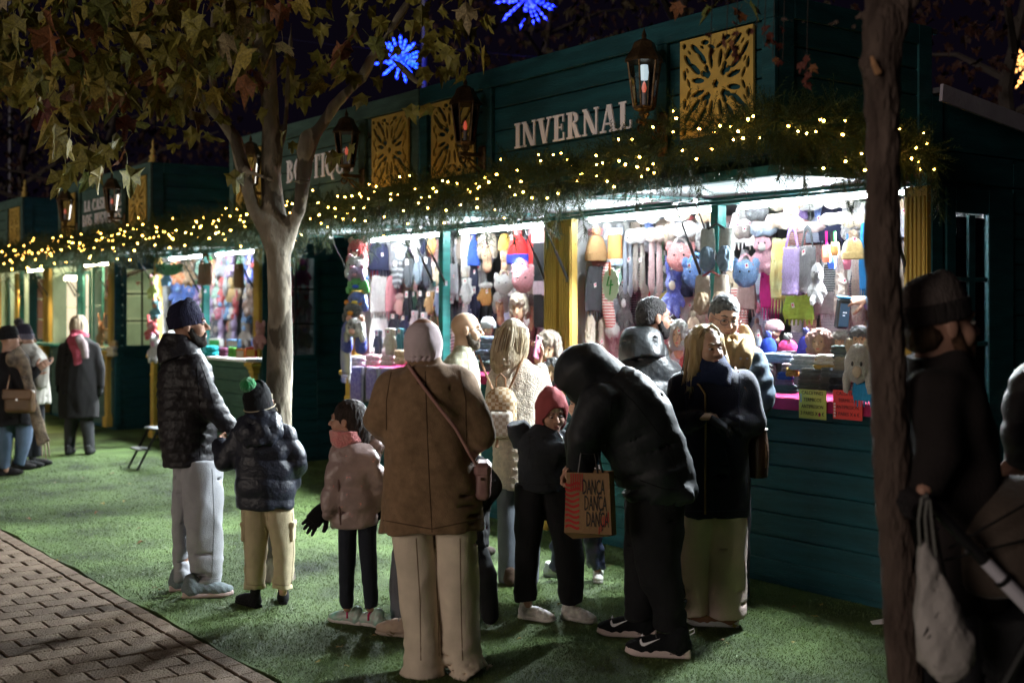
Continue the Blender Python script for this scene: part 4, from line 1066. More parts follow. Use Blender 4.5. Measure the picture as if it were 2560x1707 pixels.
for pts in (((1090, 1345), (1094, 1500), (1098, 1640)), ((1040, 1345), (1050, 1500), (1052, 1650)), ((1150, 1345), (1152, 1500), (1156, 1650))): f.seam('trousers', pts, (.30, .22, .16), .003)
for u, v, y in ((1062, 1668, 12), (1172, 1664, -14)): f.shoe(G(u, v), y, .25, cloth((.3, .22, .18)), M_LETTER)
f.part('coat_strap', SD(.005).chain([(tuple(f.X(u, v, d)), .0085) for u, v, d in ((1020, 912, -.105), (1050, 955, -.155), (1095, 1015, -.168), (1140, 1072, -.165), (1172, 1130, -.14), (1190, 1160, -.10))], .01), cloth((.42, .22, .19), 'pink_strap'))

# --- man in the dark beanie
f = Fig('man in a navy beanie and quilted black jacket with grey joggers, profile to the right', 484, 7.55, skin=(.33, .18, .12))
f.head(473, 815, 0, yaw=-80, pitch=4, sc=1.04, lips=(.24, .10, .09), brow=(.02, .015, .012))
f.core([[(465, 900, 0, .08), (470, 1010, 0, .11), (475, 1150, 0, .11)], [(460, 1180, .06, .06), (458, 1440, .08, .045)], [(515, 1180, 0, .06), (510, 1450, 0, .05)], [(488, 930, -.1, .05), (532, 1012, -.14, .045), (572, 1068, -.1, .04)]])
f.hand(566, 1066, -.1, (.7, .1, -.5), (0, .5, -.5)); f.done()
beanie(f, (.012, .012, .030), (.014, .013, .032), h=.125, tilt=8, slouch=(0, -.03), brimz=.022); f.beard((.025, .018, .014))
q = SD(.011)
f.loft(q, [(474, 1160, 62, 0, .16), (470, 1100, 66, 0, .165), (466, 1000, 68, 0, .17), (464, 930, 64, 0, .16), (462, 895, 48, 0, .13), (464, 870, 36, 0, .10)], .05)
f.limb(q, [(482, 925, -.12, 34), (524, 1010, -.16, 30), (572, 1066, -.10, 22)], .04); f.limb(q, [(470, 925, .14, 32), (520, 1010, .18, 28), (560, 1060, .12, 22)], .04)
f.part('quilted_jacket', q, cloth((.011, .009, .011), 'black_nylon', rough=.5, sheen=0, spec=.3, bump=.3, bscale=50), quilt(.062, .009))
for pts in (((500, 905), (520, 960), (536, 1020)), ((492, 900), (498, 1000), (500, 1150))): f.seam('quilted_jacket', pts, (.006, .006, .007), .003)
q = SD(.009); f.loft(q, [(452, 905, 54, -.02, .13), (445, 870, 50, 0, .115), (445, 835, 36, .0, .085)], .04)
f.part('hood', q, cloth((.024, .020, .024), 'black_nylon'), wav(.005, 8, 8, 7), .015)
legs(f, 'joggers', [[(462, 1150, 30, .06, .11), (458, 1300, 27, .07, .10), (458, 1420, 21, .08, .08), (458, 1452, 17, .08, .06)], [(505, 1150, 52, -.03, .13), (508, 1250, 50, -.04, .12), (512, 1380, 42, -.05, .10), (512, 1430, 38, -.05, .09), (510, 1456, 37, -.05, .085)]], cloth((.33, .33, .35), 'grey_jersey', var=.08, bump=.2), add(fold(.008, 13, 5), bunch(.4, .012, 14)), .02)
f.seam('joggers', ((530, 1170), (536, 1300), (530, 1440)), (.2, .2, .21), .003)
f.seam('joggers', ((474, 1446), (512, 1449), (546, 1446)), (.2, .2, .21), .003)
f.shoe(G(502, 1494), -78, .30, cloth((.16, .19, .20), 'grey_mesh'), pm('pink_sole', (.55, .40, .38), bump=.1), sole_h=.034); f.shoe(G(468, 1476), -75, .30, cloth((.16, .19, .20), 'grey_mesh'), pm('pink_sole', (.55, .40, .38), bump=.1), sole_h=.034)

# --- boy with the green pompom
f = Fig('boy in a black bobble hat with green pompom, dark puffer jacket and beige cargo trousers', 660, 7.24, .010)
f.head(652, 1018, 0, yaw=-28, pitch=6, sc=.90)
f.core([[(652, 1080, 0, .06), (660, 1180, 0, .09), (663, 1260, 0, .09)], [(637, 1280, 0, .05), (638, 1480, 0, .04)], [(700, 1280, 0, .05), (708, 1480, 0, .04)], [(600, 1095, 0, .035), (562, 1155, .02, .03), (548, 1112, .1, .03)], [(722, 1095, 0, .035), (746, 1155, .02, .03), (735, 1200, .1, .03)]])
f.hand(550, 1116, .1, (-.1, .6, .5), (.5, 0, 0), sc=.75); f.hand(736, 1196, .1, (-.2, .6, -.4), (-.5, 0, 0), sc=.75, thumb=-1); f.done()
hat = beanie(f, (.006, .006, .007), None, h=.135, tilt=6, slouch=(.0, -.045), brimz=-.03)
q = SD(.0055); q.loft([((0, -.012, -.056), .089, .108), ((0, -.012, .0), .091, .110)], (1, 0, 0), .012); br_ = ob('hat_brim', q.mesh('hat_brim', cloth((.007, .007, .008), bump=.8)), hat)
ob('hat_band', MB().tube([(.0925 * math.cos(a), -.012 + .1115 * math.sin(a), .004) for a in np.linspace(0, 2 * PI, 33)], .004, 5, False).mesh('hat_band', cloth((.42, .36, .26))), hat)
ob('hat_patch', MB().box((-.03, .07, .05), (.03, .086, .085), .002, Matrix.Rotation(-.2, 4, 'X')).box((.02, .094, -.05), (.05, .102, -.03), .002).mesh('hat_patch', cloth((.42, .36, .26))), hat)
q = SD(.006); q.ell((-.015, -.075, .17), (.052, .052, .05)); ob('pompom', q.mesh('pompom', fluff((.006, .22, .055)), wav(.004, 60, 12, 8), .01), hat)
q = SD(.010)
f.loft(q, [(663, 1266, 70, 0, .13), (663, 1225, 73, 0, .14), (661, 1160, 70, 0, .135), (657, 1090, 64, 0, .12), (653, 1058, 44, 0, .09), (652, 1040, 30, 0, .07)], .04)
f.limb(q, [(605, 1092, .0, 30), (565, 1150, .0, 27), (550, 1112, .1, 21)], .03); f.limb(q, [(712, 1092, .0, 29), (742, 1150, .0, 25), (732, 1205, .1, 20)], .03)
f.part('puffer_jacket', q, cloth((.016, .018, .028), 'navy_nylon', rough=.45, sheen=0, spec=.35, bump=.35, bscale=40), quilt(.115, .013, .05, wav(.006, 8, 10, 21)), .03)
q = SD(.009); f.loft(q, [(648, 1118, 30, -.13, .05), (648, 1085, 60, -.09, .09), (648, 1048, 54, -.03, .09)], .03)
f.part('hood', q, cloth((.016, .018, .028), 'navy_nylon'), wav(.004, 12, 8, 22), .015)
legs(f, 'cargo_trousers', [[(637, 1262, 36, 0, .095), (640, 1350, 31, 0, .08), (639, 1420, 27, 0, .072), (637, 1470, 25, -.01, .07)], [(697, 1262, 37, 0, .095), (706, 1350, 30, 0, .08), (709, 1420, 27, 0, .072), (706, 1470, 25, -.01, .07)]], cloth((.47, .39, .25), 'khaki_cotton', var=.08), add(fold(.005, 23, 6), bunch(.42, .011, 24)), .015)
for pts in (((610, 1280), (612, 1380), (616, 1460)), ((730, 1280), (734, 1380), (728, 1460)), ((668, 1275), (668, 1300)), ((616, 1460), (640, 1463), (660, 1460)), ((686, 1460), (708, 1463), (728, 1460))): f.seam('cargo_trousers', pts, (.28, .22, .13), .0028)
for u, v, w_ in ((608, 1305, -1), (735, 1305, 1)): f.part('cargo_pocket', SD(.006).box(tuple(f.X(u + 3 * -w_, v + 22, 0)), (.012, .05, .055), .01).box(tuple(f.X(u + 3 * -w_, v + 2, 0)), (.016, .054, .014), .006), cloth((.47, .39, .25), 'khaki_cotton'))
for u, v, y in ((628, 1516, 48), (708, 1506, 10)): f.shoe(G(u, v), y, .215, cloth((.008, .008, .009), 'black_suede'), cloth((.006, .006, .006)), hi=.07, name='boot')

# --- girl in the pink puffer
f = Fig('girl in a shiny mauve puffer jacket with pink neck warmer and black gloves', 880, 6.77, .010, skin=(.40, .22, .15))
f.head(868, 1052, 0, yaw=78, pitch=0, sc=.90, brow=(.02, .012, .01), lips=(.35, .14, .12), neck=.10)
f.core([[(874, 1110, 0, .055), (880, 1220, 0, .085), (888, 1300, 0, .085)], [(866, 1320, 0, .045), (868, 1520, 0, .035)], [(920, 1320, 0, .045), (926, 1520, 0, .035)], [(846, 1165, -.06, .035), (830, 1220, -.08, .032), (812, 1278, -.1, .028)], [(925, 1165, -.04, .035), (955, 1200, -.02, .032), (950, 1260, .02, .028)]])
f.hand(808, 1272, -.1, (-.62, -.1, -.75), (.1, 1, 0), sc=1.0, curl=.28, glove=cloth((.006, .006, .007), 'black_knit', bump=.8), spread=.16); f.hand(948, 1256, .02, (.1, .3, -.9), (-.5, 0, 0), sc=.8, glove=cloth((.006, .006, .007), 'black_knit'))
f.done()
q = SD(.0055); q.ell((0, -.024, .040), (.088, .104, .094)).ell((0, -.070, -.05), (.080, .064, .10), k=.03).rc((0, -.10, -.05), (.02, -.11, -.20), .045, .03, .03)
q.ell((0, .122, -.022), (.090, .064, .082), k=.012, sub=True)
f.hsd('hair', q, hairmat((.022, .014, .011)), wav(.0025, 45, 8, 31, (1, 1, .3)), .008)
q = SD(.007); f.loft(q, [(872, 1112, 36, 0, .095), (868, 1098, 42, 0, .108), (868, 1074, 43, 0, .108)], .02)
f.part('neck_warmer', q, pm('pink_fleece', (.62, .19, .20), rough=.95, var=.25, scale=22, bump=.7, bscale=90, sheen=.4, col2=(.66, .30, .27)), wav(.004, 12, 8, 32), .012)
M_HEART = cloth((.30, .215, .20), 'mauve_nylon', rough=.38, sheen=0, spec=.5, bump=.3, bscale=40)
q = SD(.010)
f.loft(q, [(887, 1312, 56, 0, .115), (884, 1270, 60, 0, .13), (880, 1200, 58, 0, .13), (878, 1145, 54, 0, .12), (876, 1118, 44, 0, .10), (874, 1108, 34, 0, .08)], .04)
f.limb(q, [(850, 1150, -.06, 24), (832, 1215, -.09, 22), (820, 1278, -.1, 18)], .03); f.limb(q, [(920, 1150, -.05, 27), (946, 1205, -.03, 26), (938, 1262, .0, 20)], .03)
pj = f.part('puffer_jacket', q, M_HEART, quilt(.135, .015, .04, wav(.005, 10, 10, 33)), .03)
heart = [(.0, -.011), (.011, .002), (.010, .008), (.005, .010), (0, .006), (-.005, .010), (-.010, .008), (-.011, .002)]
def stick(f, pts, s, mat, name):
    """Flat printed marks laid on the front of a garment by casting towards it along the sight line."""
    me_o = [o for o in f.root.children if o.name.startswith(pj.name)][0]
    for u, v in pts:
        o_ = Vector((0, 0, CAM_H)) - f.o; dr = (f.X(u, v) - o_).normalized()
        ok, loc, nor, _ = me_o.ray_cast(o_, dr)
        if not ok: continue
        Z = nor.normalized(); X_ = Vector((0, 0, 1)).cross(Z).normalized(); Y_ = Z.cross(X_)
        M = Matrix((X_, Y_, Z)).transposed().to_4x4(); M.translation = loc + Z * .0005
        ob(name, MB().prism([(x * s, y * s) for x, y in heart], M, .0012).mesh(name, mat), me_o)
stick(f, [(868, 1143), (826, 1165), (891, 1171), (857, 1217), (871, 1239), (898, 1262), (879, 1287), (840, 1246), (933, 1150), (871, 1196), (912, 1296), (838, 1217), (920, 1116), (905, 1212), (852, 1270)], 1.15, pm('pink_print', (.62, .25, .22), rough=.6, bump=0), 'heart_print')
q = SD(.008); f.loft(q, [(925, 1150, 22, .06, .05), (932, 1118, 30, .05, .07), (925, 1090, 26, .03, .06)], .03); f.part('hood', q, M_HEART, wav(.004, 12, 8, 34), .012)
f.part('zip', SD(.005).chain([(tuple(f.X(u, v, d)), .0065) for u, v, d in ((846, 1128, -.09), (846, 1200, -.125), (848, 1270, -.128), (852, 1310, -.115))], .01), cloth((.16, .10, .09)))
legs(f, 'trousers', [[(868, 1300, 26, 0, .075), (868, 1400, 21, 0, .062), (868, 1515, 17, 0, .05)], [(917, 1300, 26, .02, .075), (922, 1400, 21, .02, .062), (928, 1520, 18, .02, .05)]], cloth((.022, .025, .036), 'dark_denim'), add(fold(.004, 35, 6), bunch(.45, .007, 36)), .015)
for u, v, y in ((876, 1560, 66), (930, 1566, 60)):
    o_ = f.shoe(G(u, v), y, .215, pm('iridescent', (.45, .38, .36), rough=.35, var=.5, scale=14, col2=(.30, .62, .52), bump=.2, spec=.6), pm('pearl_sole', (.6, .55, .52), rough=.4, bump=0), sole_h=.034)
    ob('shoe_strap', MB().tube([(-.044, .0, .05), (-.03, .01, .088), (.0, .015, .102), (.03, .01, .088), (.044, .0, .05)], .009, 6).mesh('shoe_strap', pm('magenta_strap', (.5, .03, .12), rough=.4, bump=0)), o_)

# --- blonde woman with the checked backpack
f = Fig('blonde woman in a cream fluffy cardigan holding up a pink phone', 1290, 7.85)
f.head(1282, 850, .02, yaw=-18, face=False, woman=True)
f.core([[(1285, 910, 0, .07), (1288, 1000, 0, .10), (1290, 1150, 0, .10)], [(1270, 1200, 0, .06), (1272, 1440, 0, .045)], [(1325, 1200, 0, .06), (1322, 1440, 0, .045)], [(1238, 945, 0, .045), (1225, 1040, .05, .04), (1260, 1060, .2, .035)], [(1345, 945, 0, .045), (1374, 1010, .03, .04), (1346, 905, .12, .035)]])
f.hand(1346, 900, .12, (.05, .1, .9), (-.6, -.5, 0), curl=.8, sc=.95); f.hand(1258, 1062, .2, (.6, .3, 0), (0, 0, -1), thumb=-1); f.done()
q = SD(.007); f.loft(q, [(1272, 938, 30, -.03, .05), (1268, 905, 42, -.02, .10), (1276, 860, 45, .02, .115), (1281, 828, 40, .02, .115)], .04); q.ell(tuple(f.X(1282, 846, .005)), (.094, .112, .128), k=.03)
f.part('hair', q, pm('blonde_hair', (.25, .17, .09), rough=.42, var=.5, scale=5, bump=.8, bscale=28, spec=.5, stretch=(11, 11, .6), col2=(.52, .42, .27)), lambda X, Y, Z: .0016 * np.sin(np.arctan2(X + .01, Y) * 44 + 3 * np.sin(Z * 14)) + crease(.004, 14, 41, (1, 1, .12))(X, Y, Z), .012)
q = SD(.012)
f.loft(q, [(1292, 1216, 58, 0, .16), (1292, 1120, 60, 0, .155), (1290, 1010, 62, 0, .14), (1290, 950, 62, 0, .125), (1288, 918, 42, 0, .10), (1286, 900, 28, 0, .08)], .05)
f.limb(q, [(1246, 945, 0, 26), (1228, 1035, .05, 25), (1262, 1060, .2, 19)], .04); f.limb(q, [(1335, 948, 0, 28), (1368, 1012, .03, 26), (1350, 925, .1, 19)], .04)
f.part('cardigan', q, fluff((.62, .53, .42)), add(fold(.006, 42), wav(.0025, 30, 8, 43)))
def strands(f, paths, mats, r=.0022, seed=1):
    rs = random.Random(seed); ms = [MB() for _ in mats]
    for p in paths: rs.choice(ms).tube(p, [r] * (len(p) - 1) + [r * .3], 4)
    for m, c in zip(ms, mats): o = ob('hair_strands', m.mesh('hair_strands', c, True), f.root); o['kind'] = 'stuff'
rs = random.Random(4); ps = []
for i in range(110):
    a = math.radians(rs.uniform(-200, 20)); k = rs.uniform(.98, 1.06); tip = rs.uniform(915, 958); p = []
    for v, w, dp, uc in ((806, 16, .045, 1283), (822, 35, .10, 1282), (850, 43, .118, 1278), (880, 45, .11, 1273), (905, 42, .10, 1269), (tip, 33 + rs.uniform(-4, 6), .06, 1272)):
        c = f.X(uc, v, 0); p.append(c + Vector((math.cos(a) * w * f.px * k + rs.gauss(0, .0015), math.sin(a) * dp * k, 0)))
    ps.append(p)
strands(f, ps, [pm('strand_gold', (.50, .38, .22), rough=.45, bump=0, spec=.5), pm('strand_dark', (.16, .10, .05), rough=.5, bump=0, spec=.4), pm('strand_pale', (.62, .52, .36), rough=.45, bump=0, spec=.5)])
legs(f, 'jeans', [[(1268, 1190, 26, 0, .10), (1270, 1330, 27, 0, .10), (1270, 1452, 25, 0, .10)], [(1326, 1190, 27, .03, .10), (1324, 1330, 27, .03, .10), (1322, 1452, 25, .03, .10)]], cloth((.085, .095, .11), 'grey_denim'), fold(.005, 44), .02)
f.shoe(G(1272, 1462), 10, .25, cloth((.05, .03, .02)), None); f.shoe(G(1322, 1462), -8, .25, cloth((.05, .03, .02)), None)
BLONDE = f

# --- bald man in the checked overshirt
f = Fig('bald bearded man with glasses in a pale checked overshirt', 1160, 8.6, skin=(.40, .25, .16))
f.head(1166, 826, 0, yaw=-86, pitch=-2, sc=1.03, brow=(.08, .05, .03)); f.beard((.05, .035, .022)); f.glasses()
f.core([[(1160, 890, 0, .08), (1158, 1000, 0, .11), (1158, 1150, 0, .11)], [(1140, 1180, 0, .06), (1140, 1380, 0, .045)], [(1180, 1180, 0, .06), (1180, 1380, 0, .045)], [(1130, 930, -.1, .05), (1125, 1030, -.1, .045), (1170, 1060, .1, .04)]])
f.hand(1168, 1060, .1, (.7, .3, .1), (0, 0, -1)); f.hand(1172, 1062, .25, (.7, .2, .1), (0, 0, -1), thumb=-1); f.done()
def plaid(name, base, a, b):
    m = pm(name, base, rough=.9, bump=.3, bscale=150, var=.05); nt = m.node_tree; N, L = nt.nodes, nt.links
    src = N['Principled BSDF'].inputs['Base Color'].links[0].from_socket
    tc = [n for n in N if n.bl_idname == 'ShaderNodeTexCoord'][0]; out = src
    for d, sc, col, w_ in (('X', 7, a, .35), ('Z', 7, a, .35), ('X', 14, b, .15), ('Z', 14, b, .15)):
        wv = N.new('ShaderNodeTexWave'); wv.bands_direction = d; wv.inputs['Scale'].default_value = sc
        L.new(tc.outputs['Object'], wv.inputs[0]); r = N.new('ShaderNodeValToRGB'); r.color_ramp.elements[0].position = .62; r.color_ramp.elements[1].position = .75
        r.color_ramp.elements[1].color = (.55, .55, .55, 1); L.new(wv.outputs['Fac'], r.inputs[0])
        mx = N.new('ShaderNodeMix'); mx.data_type = 'RGBA'; mx.inputs[7].default_value = (*col, 1)
        L.new(r.outputs[0], mx.inputs[0]); L.new(out, mx.inputs[6]); out = mx.outputs[2]
    L.new(out, N['Principled BSDF'].inputs['Base Color']); return m
q = SD(.012); f.loft(q, [(1152, 1180, 48, 0, .17), (1150, 1050, 50, 0, .17), (1150, 950, 50, 0, .165), (1152, 905, 42, 0, .14), (1156, 880, 27, 0, .10), (1160, 864, 23, .0, .075)], .05)
f.limb(q, [(1135, 930, -.1, 26), (1126, 1030, -.1, 23), (1170, 1060, .1, 17)], .04); f.limb(q, [(1160, 930, .12, 24), (1175, 1020, .15, 22), (1195, 1060, .22, 17)], .04)
f.part('checked_overshirt', q, plaid('check_flannel', (.50, .50, .40), (.16, .15, .08), (.22, .20, .12)), fold(.007, 51))
f.seam('checked_overshirt', ((1168, 880), (1178, 960), (1182, 1040)), (.2, .18, .12), .004)
legs(f, 'trousers', [[(1140, 1160, 26, 0, .09), (1140, 1390, 20, 0, .07)], [(1178, 1160, 26, 0, .09), (1178, 1390, 20, 0, .07)]], cloth((.05, .05, .06)), fold(.005, 52))
for u in (1142, 1180): f.shoe(G(u, 1398), -60, .29, cloth((.04, .03, .025)), None)

# --- child in the red hood
f = Fig('small child in a dusty red hood over a beige knit cap and dark fleece', 1370, 6.92, .010, skin=(.46, .27, .20))
f.head(1380, 1034, -.02, yaw=-162, pitch=-14, roll=4, sc=.86, brow=(.10, .06, .04), neck=.09)
f.core([[(1372, 1090, 0, .055), (1362, 1160, 0, .085), (1356, 1230, 0, .085)], [(1320, 1260, 0, .05), (1320, 1510, 0, .04)], [(1400, 1260, 0, .05), (1430, 1510, 0, .04)], [(1312, 1110, 0, .035), (1352, 1140, -.1, .03), (1412, 1118, -.14, .028)], [(1420, 1110, 0, .035), (1436, 1130, -.06, .03), (1432, 1120, -.14, .028)]])
f.hand(1408, 1118, -.14, (.8, -.1, .1), (0, -.2, -1), sc=.72, glove=cloth((.012, .012, .014), 'black_knit')); f.hand(1428, 1122, -.16, (.5, -.3, .1), (0, 0, -1), sc=.72, glove=cloth((.012, .012, .014), 'black_knit')); f.done()
q = SD(.0055); q.ell((0, -.008, .036), (.106, .118, .132)).ell((0, -.04, -.06), (.10, .10, .09), k=.04); q.rc((0, -.05, .12), (0, -.09, .13), .05, .03, .04)
q.ell((0, .13, -.022), (.072, .12, .098), k=.018, sub=True); q.ell((0, .0, -.02), (.080, .098, .10), k=.01, sub=True)
f.hsd('red_hood', q, cloth((.30, .07, .075), 'red_fleece', bump=.3), wav(.003, 14, 8, 61), .012)
q = SD(.0055); q.loft([((0, -.010, .035), .081, .100), ((0, -.01, .095), .074, .090), ((0, -.01, .12), .05, .06)], (1, 0, 0), .02); q.ell((0, -.09, .05), (.12, .09, .12), k=.01, sub=True)
f.hsd('knit_cap', q, cloth((.40, .34, .22), 'beige_knit', bump=.9, bscale=60, stretch=(3, 3, .2)), lambda X, Y, Z: .0018 * np.sin(np.arctan2(X, Y) * 44), .005)
M_FLC = cloth((.022, .026, .033), 'dark_fleece', bump=.4)
q = SD(.010); f.loft(q, [(1355, 1222, 60, 0, .125), (1358, 1160, 62, 0, .13), (1364, 1110, 60, 0, .12), (1372, 1082, 46, 0, .09), (1376, 1068, 32, 0, .07)], .04)
f.limb(q, [(1318, 1108, .0, 28), (1345, 1140, -.09, 24), (1412, 1120, -.14, 17)], .03); f.limb(q, [(1412, 1105, 0, 26), (1440, 1128, -.06, 22), (1432, 1122, -.14, 17)], .03)
f.part('fleece_jacket', q, M_FLC, add(fold(.006, 62, 8), wav(.002, 25, 6, 63)))
for pts in (((1322, 1085), (1326, 1120), (1318, 1160)), ((1300, 1206), (1360, 1212), (1414, 1206))): f.seam('fleece_jacket', pts, (.015, .017, .02), .0025)
q = SD(.008); f.loft(q, [(1302, 1120, 20, .05, .08), (1300, 1085, 32, .06, .11), (1292, 1056, 26, .06, .10)], .03); q.ell(tuple(f.X(1290, 1046, .05)), (.045, .08, .03), k=.01, sub=True)
f.part('hood_down', q, M_FLC, wav(.004, 10, 8, 64), .012)
f.part('zip', SD(.005).chain([(tuple(f.X(u, v, d)), .0055) for u, v, d in ((1392, 1076, -.085), (1404, 1092, -.115), (1411, 1112, -.12))], .01), M_STEEL)
legs(f, 'trousers', [[(1328, 1210, 42, 0, .10), (1318, 1360, 33, 0, .085), (1316, 1500, 27, 0, .072)], [(1388, 1210, 44, 0, .10), (1420, 1360, 36, 0, .085), (1428, 1505, 30, 0, .072)]], cloth((.010, .010, .012), 'black_cotton'), add(fold(.006, 65, 5), bunch(.35, .008, 66)), .015)
for u, v, y in ((1330, 1550, -122), (1436, 1552, -128)): f.shoe(G(u, v), y, .225, pm('white_trainer', (.52, .49, .47), rough=.6, var=.25, scale=20, bump=.4, bscale=40), pm('worn_sole', (.50, .47, .44), rough=.7, bump=.2), sole_h=.034, lace=M_LETTER)

# --- man bending forward
f = Fig('man in a hooded black jacket bending forward beside the red hooded child', 1620, 6.3, skin=(.42, .23, .16))
f.head(1455, 935, -.02, yaw=86, pitch=-42, face=False, ears=False)
f.core([[(1500, 985, 0, .08), (1570, 1030, 0, .11), (1620, 1150, 0, .12), (1640, 1220, 0, .11)], [(1610, 1230, .1, .07), (1600, 1400, .12, .055), (1600, 1540, .12, .045)], [(1650, 1240, -.04, .07), (1640, 1400, -.05, .055), (1680, 1560, -.06, .045)], [(1490, 1020, -.14, .05), (1455, 1110, -.16, .045), (1440, 1180, -.12, .04)]])
f.hand(1434, 1164, -.1, (-.45, -.1, -.65), (.5, 0, .5), curl=1.1); f.hand(1440, 1150, .12, (-.5, 0, -.5), (.5, 0, -.3), curl=.9, thumb=-1); f.done()
M_SHELL = cloth((.009, .011, .013), 'black_shell', rough=.6, sheen=0, spec=.3, var=.1, bump=.2, bscale=30)
q = SD(.012); f.loft(q, [(1725, 1232, 18, .0, .14), (1640, 1212, 78, .0, .185), (1612, 1120, 98, .0, .20), (1580, 1045, 104, 0, .205), (1545, 985, 84, 0, .19), (1515, 960, 58, 0, .14)], .07)
f.loft(q, [(1652, 1222, 62, 0, .17), (1640, 1175, 76, 0, .19)], .05)
f.limb(q, [(1655, 1130, 0, 62), (1690, 1190, 0, 44), (1712, 1226, 0, 26)], .06)
f.limb(q, [(1500, 1010, -.15, 52), (1462, 1090, -.18, 44), (1452, 1168, -.12, 36)], .05); f.limb(q, [(1480, 1010, .15, 46), (1450, 1090, .18, 40), (1446, 1150, .12, 30)], .05)
f.part('shell_jacket', q, M_SHELL, add(fold(.008, 71, 3), wav(.003, 9, 8, 72)))
for pts in (((1548, 968), (1590, 1010), (1660, 1100), (1715, 1225)), ((1530, 990), (1522, 1080), (1508, 1170)), ((1600, 1200), (1660, 1222), (1722, 1226)), ((1690, 1180), (1700, 1212))): f.seam('shell_jacket', pts, (.006, .006, .007), .003)
q = SD(.009); q.ell(tuple(f.X(1458, 926, 0)), (.145, .148, .128)); q.rc(tuple(f.X(1470, 925, 0)), tuple(f.X(1535, 985, 0)), .128, .15, .05)
q.rc(tuple(f.X(1415, 955, 0)), tuple(f.X(1450, 990, 0)), .060, .05, .05)
q.ell(tuple(f.X(1390, 1006, 0)), (.075, .075, .10), k=.02, sub=True)
f.part('hood', q, M_SHELL, wav(.004, 8, 8, 73), .015)
legs(f, 'trousers', [[(1632, 1205, 66, .02, .14), (1622, 1300, 64, .07, .12), (1606, 1420, 46, .12, .10), (1602, 1545, 38, .12, .09)], [(1644, 1205, 64, -.02, .14), (1642, 1300, 64, -.05, .12), (1650, 1420, 54, -.06, .10), (1672, 1500, 46, -.06, .095), (1676, 1575, 42, -.06, .09)]], cloth((.010, .011, .013), 'black_cotton'), add(fold(.008, 74, 4), bunch(.4, .010, 75)), .02)
swoosh = [(.0, .010), (.006, .002), (.016, .001), (.075, .032), (.022, .014), (.010, .013), (.006, .020), (.004, .030), (-.002, .022)]
for u, v, y, L in ((1668, 1643, 80, .325), (1588, 1592, 82, .315)):
    o_ = f.shoe(G(u, v), y, L, cloth((.008, .009, .011), 'black_mesh'), pm('cream_foam', (.62, .50, .48), rough=.6, var=.06, bump=.1), sole_h=.044)
    for e in (-1, 1):
        M = Matrix(((0, 0, e, e * .0405), (-1, 0, 0, .115), (0, 1, 0, .052), (0, 0, 0, 1)))
        ob('swoosh_mark', MB().prism([(x * 1.15, y_ * 1.15) for x, y_ in swoosh], M, .004).mesh('swoosh_mark', M_LETTER), o_)
    cu = bpy.data.curves.new('sole_lettering', 'FONT'); cu.body = 'ZOOMX'; cu.size = .017; cu.extrude = .0008; cu.materials.append(M_BLACK)
    t_ = text_ob(cu, 'sole_lettering', o_); t_.matrix_local = Matrix(((0, 0, -1, -.0415), (-1, 0, 0, -.012), (0, 1, 0, .022), (0, 0, 0, 1)))
    ob('pull_loop', MB().tube([(0, -.098, .10), (0, -.118, .112), (0, -.116, .128), (0, -.096, .118)], .003, 5).mesh('pull_loop', M_LETTER), o_)
m = MB(); c = f.X(1493, 1168, -.215)
for i, (x, h) in enumerate(((-.012, .008), (-.002, .015), (.008, .022))): m.add([c + Vector((x, 0, -.008)), c + Vector((x + .007, 0, -.008)), c + Vector((x + .003, 0, h - .008)), c + Vector((x - .003, 0, h - .01))], [(0, 1, 2, 3)])
ob('jacket_mark', m.mesh('jacket_mark', M_LETTER), f.root)
BEND = f

# --- bearded man with glasses by the counter
f = Fig('bearded man with glasses and short dark hair in a black padded jacket at the counter', 1620, 7.95, skin=(.30, .16, .105))
f.head(1636, 795, 0, yaw=-74, pitch=0, sc=1.06, brow=(.015, .012, .01)); short_hair(f, (.022, .020, .020)); f.beard((.014, .012, .011)); f.glasses()
f.core([[(1620, 870, 0, .08), (1615, 1000, 0, .12), (1620, 1180, 0, .11)], [(1595, 1200, 0, .06), (1600, 1440, 0, .045)], [(1660, 1200, 0, .06), (1672, 1440, 0, .045)]])
f.hand(1668, 1055, .2, (.6, .4, 0), (0, 0, -1)); f.hand(1590, 1055, .25, (.2, .6, 0), (0, 0, -1), thumb=-1); f.done()
q = SD(.012); f.loft(q, [(1620, 1175, 74, 0, .18), (1616, 1060, 80, 0, .19), (1614, 960, 80, 0, .18), (1614, 900, 66, 0, .15), (1618, 860, 42, 0, .12)], .05)
f.limb(q, [(1556, 935, 0, 32), (1542, 1030, .03, 30), (1585, 1060, .22, 22)], .04); f.limb(q, [(1675, 935, 0, 33), (1695, 1030, .03, 30), (1668, 1060, .2, 22)], .04)
f.part('padded_jacket', q, cloth((.011, .012, .013), 'black_gloss', rough=.42, sheen=0, spec=.4, bump=.3, bscale=30), quilt(.16, .016, .0, wav(.007, 6, 10, 81)), .03)
q = SD(.010); f.loft(q, [(1608, 905, 62, -.05, .14), (1604, 865, 58, -.02, .13), (1605, 828, 44, .02, .10)], .05); f.part('hood', q, cloth((.020, .022, .023), 'black_gloss'), wav(.006, 7, 8, 82), .015)
legs(f, 'trousers', [[(1598, 1170, 36, 0, .11), (1600, 1445, 26, 0, .08)], [(1655, 1170, 36, 0, .11), (1672, 1300, 32, -.03, .10), (1680, 1445, 27, -.03, .085)]], cloth((.018, .022, .045), 'navy_crinkle', rough=.35, sheen=0, spec=.5), add(fold(.006, 83), wav(.006, 14, 8, 84, (.5, .5, 1.5))), .02)
for u in (1602, 1676): f.shoe(G(u, 1452), -30, .29, cloth((.03, .03, .03)), None)

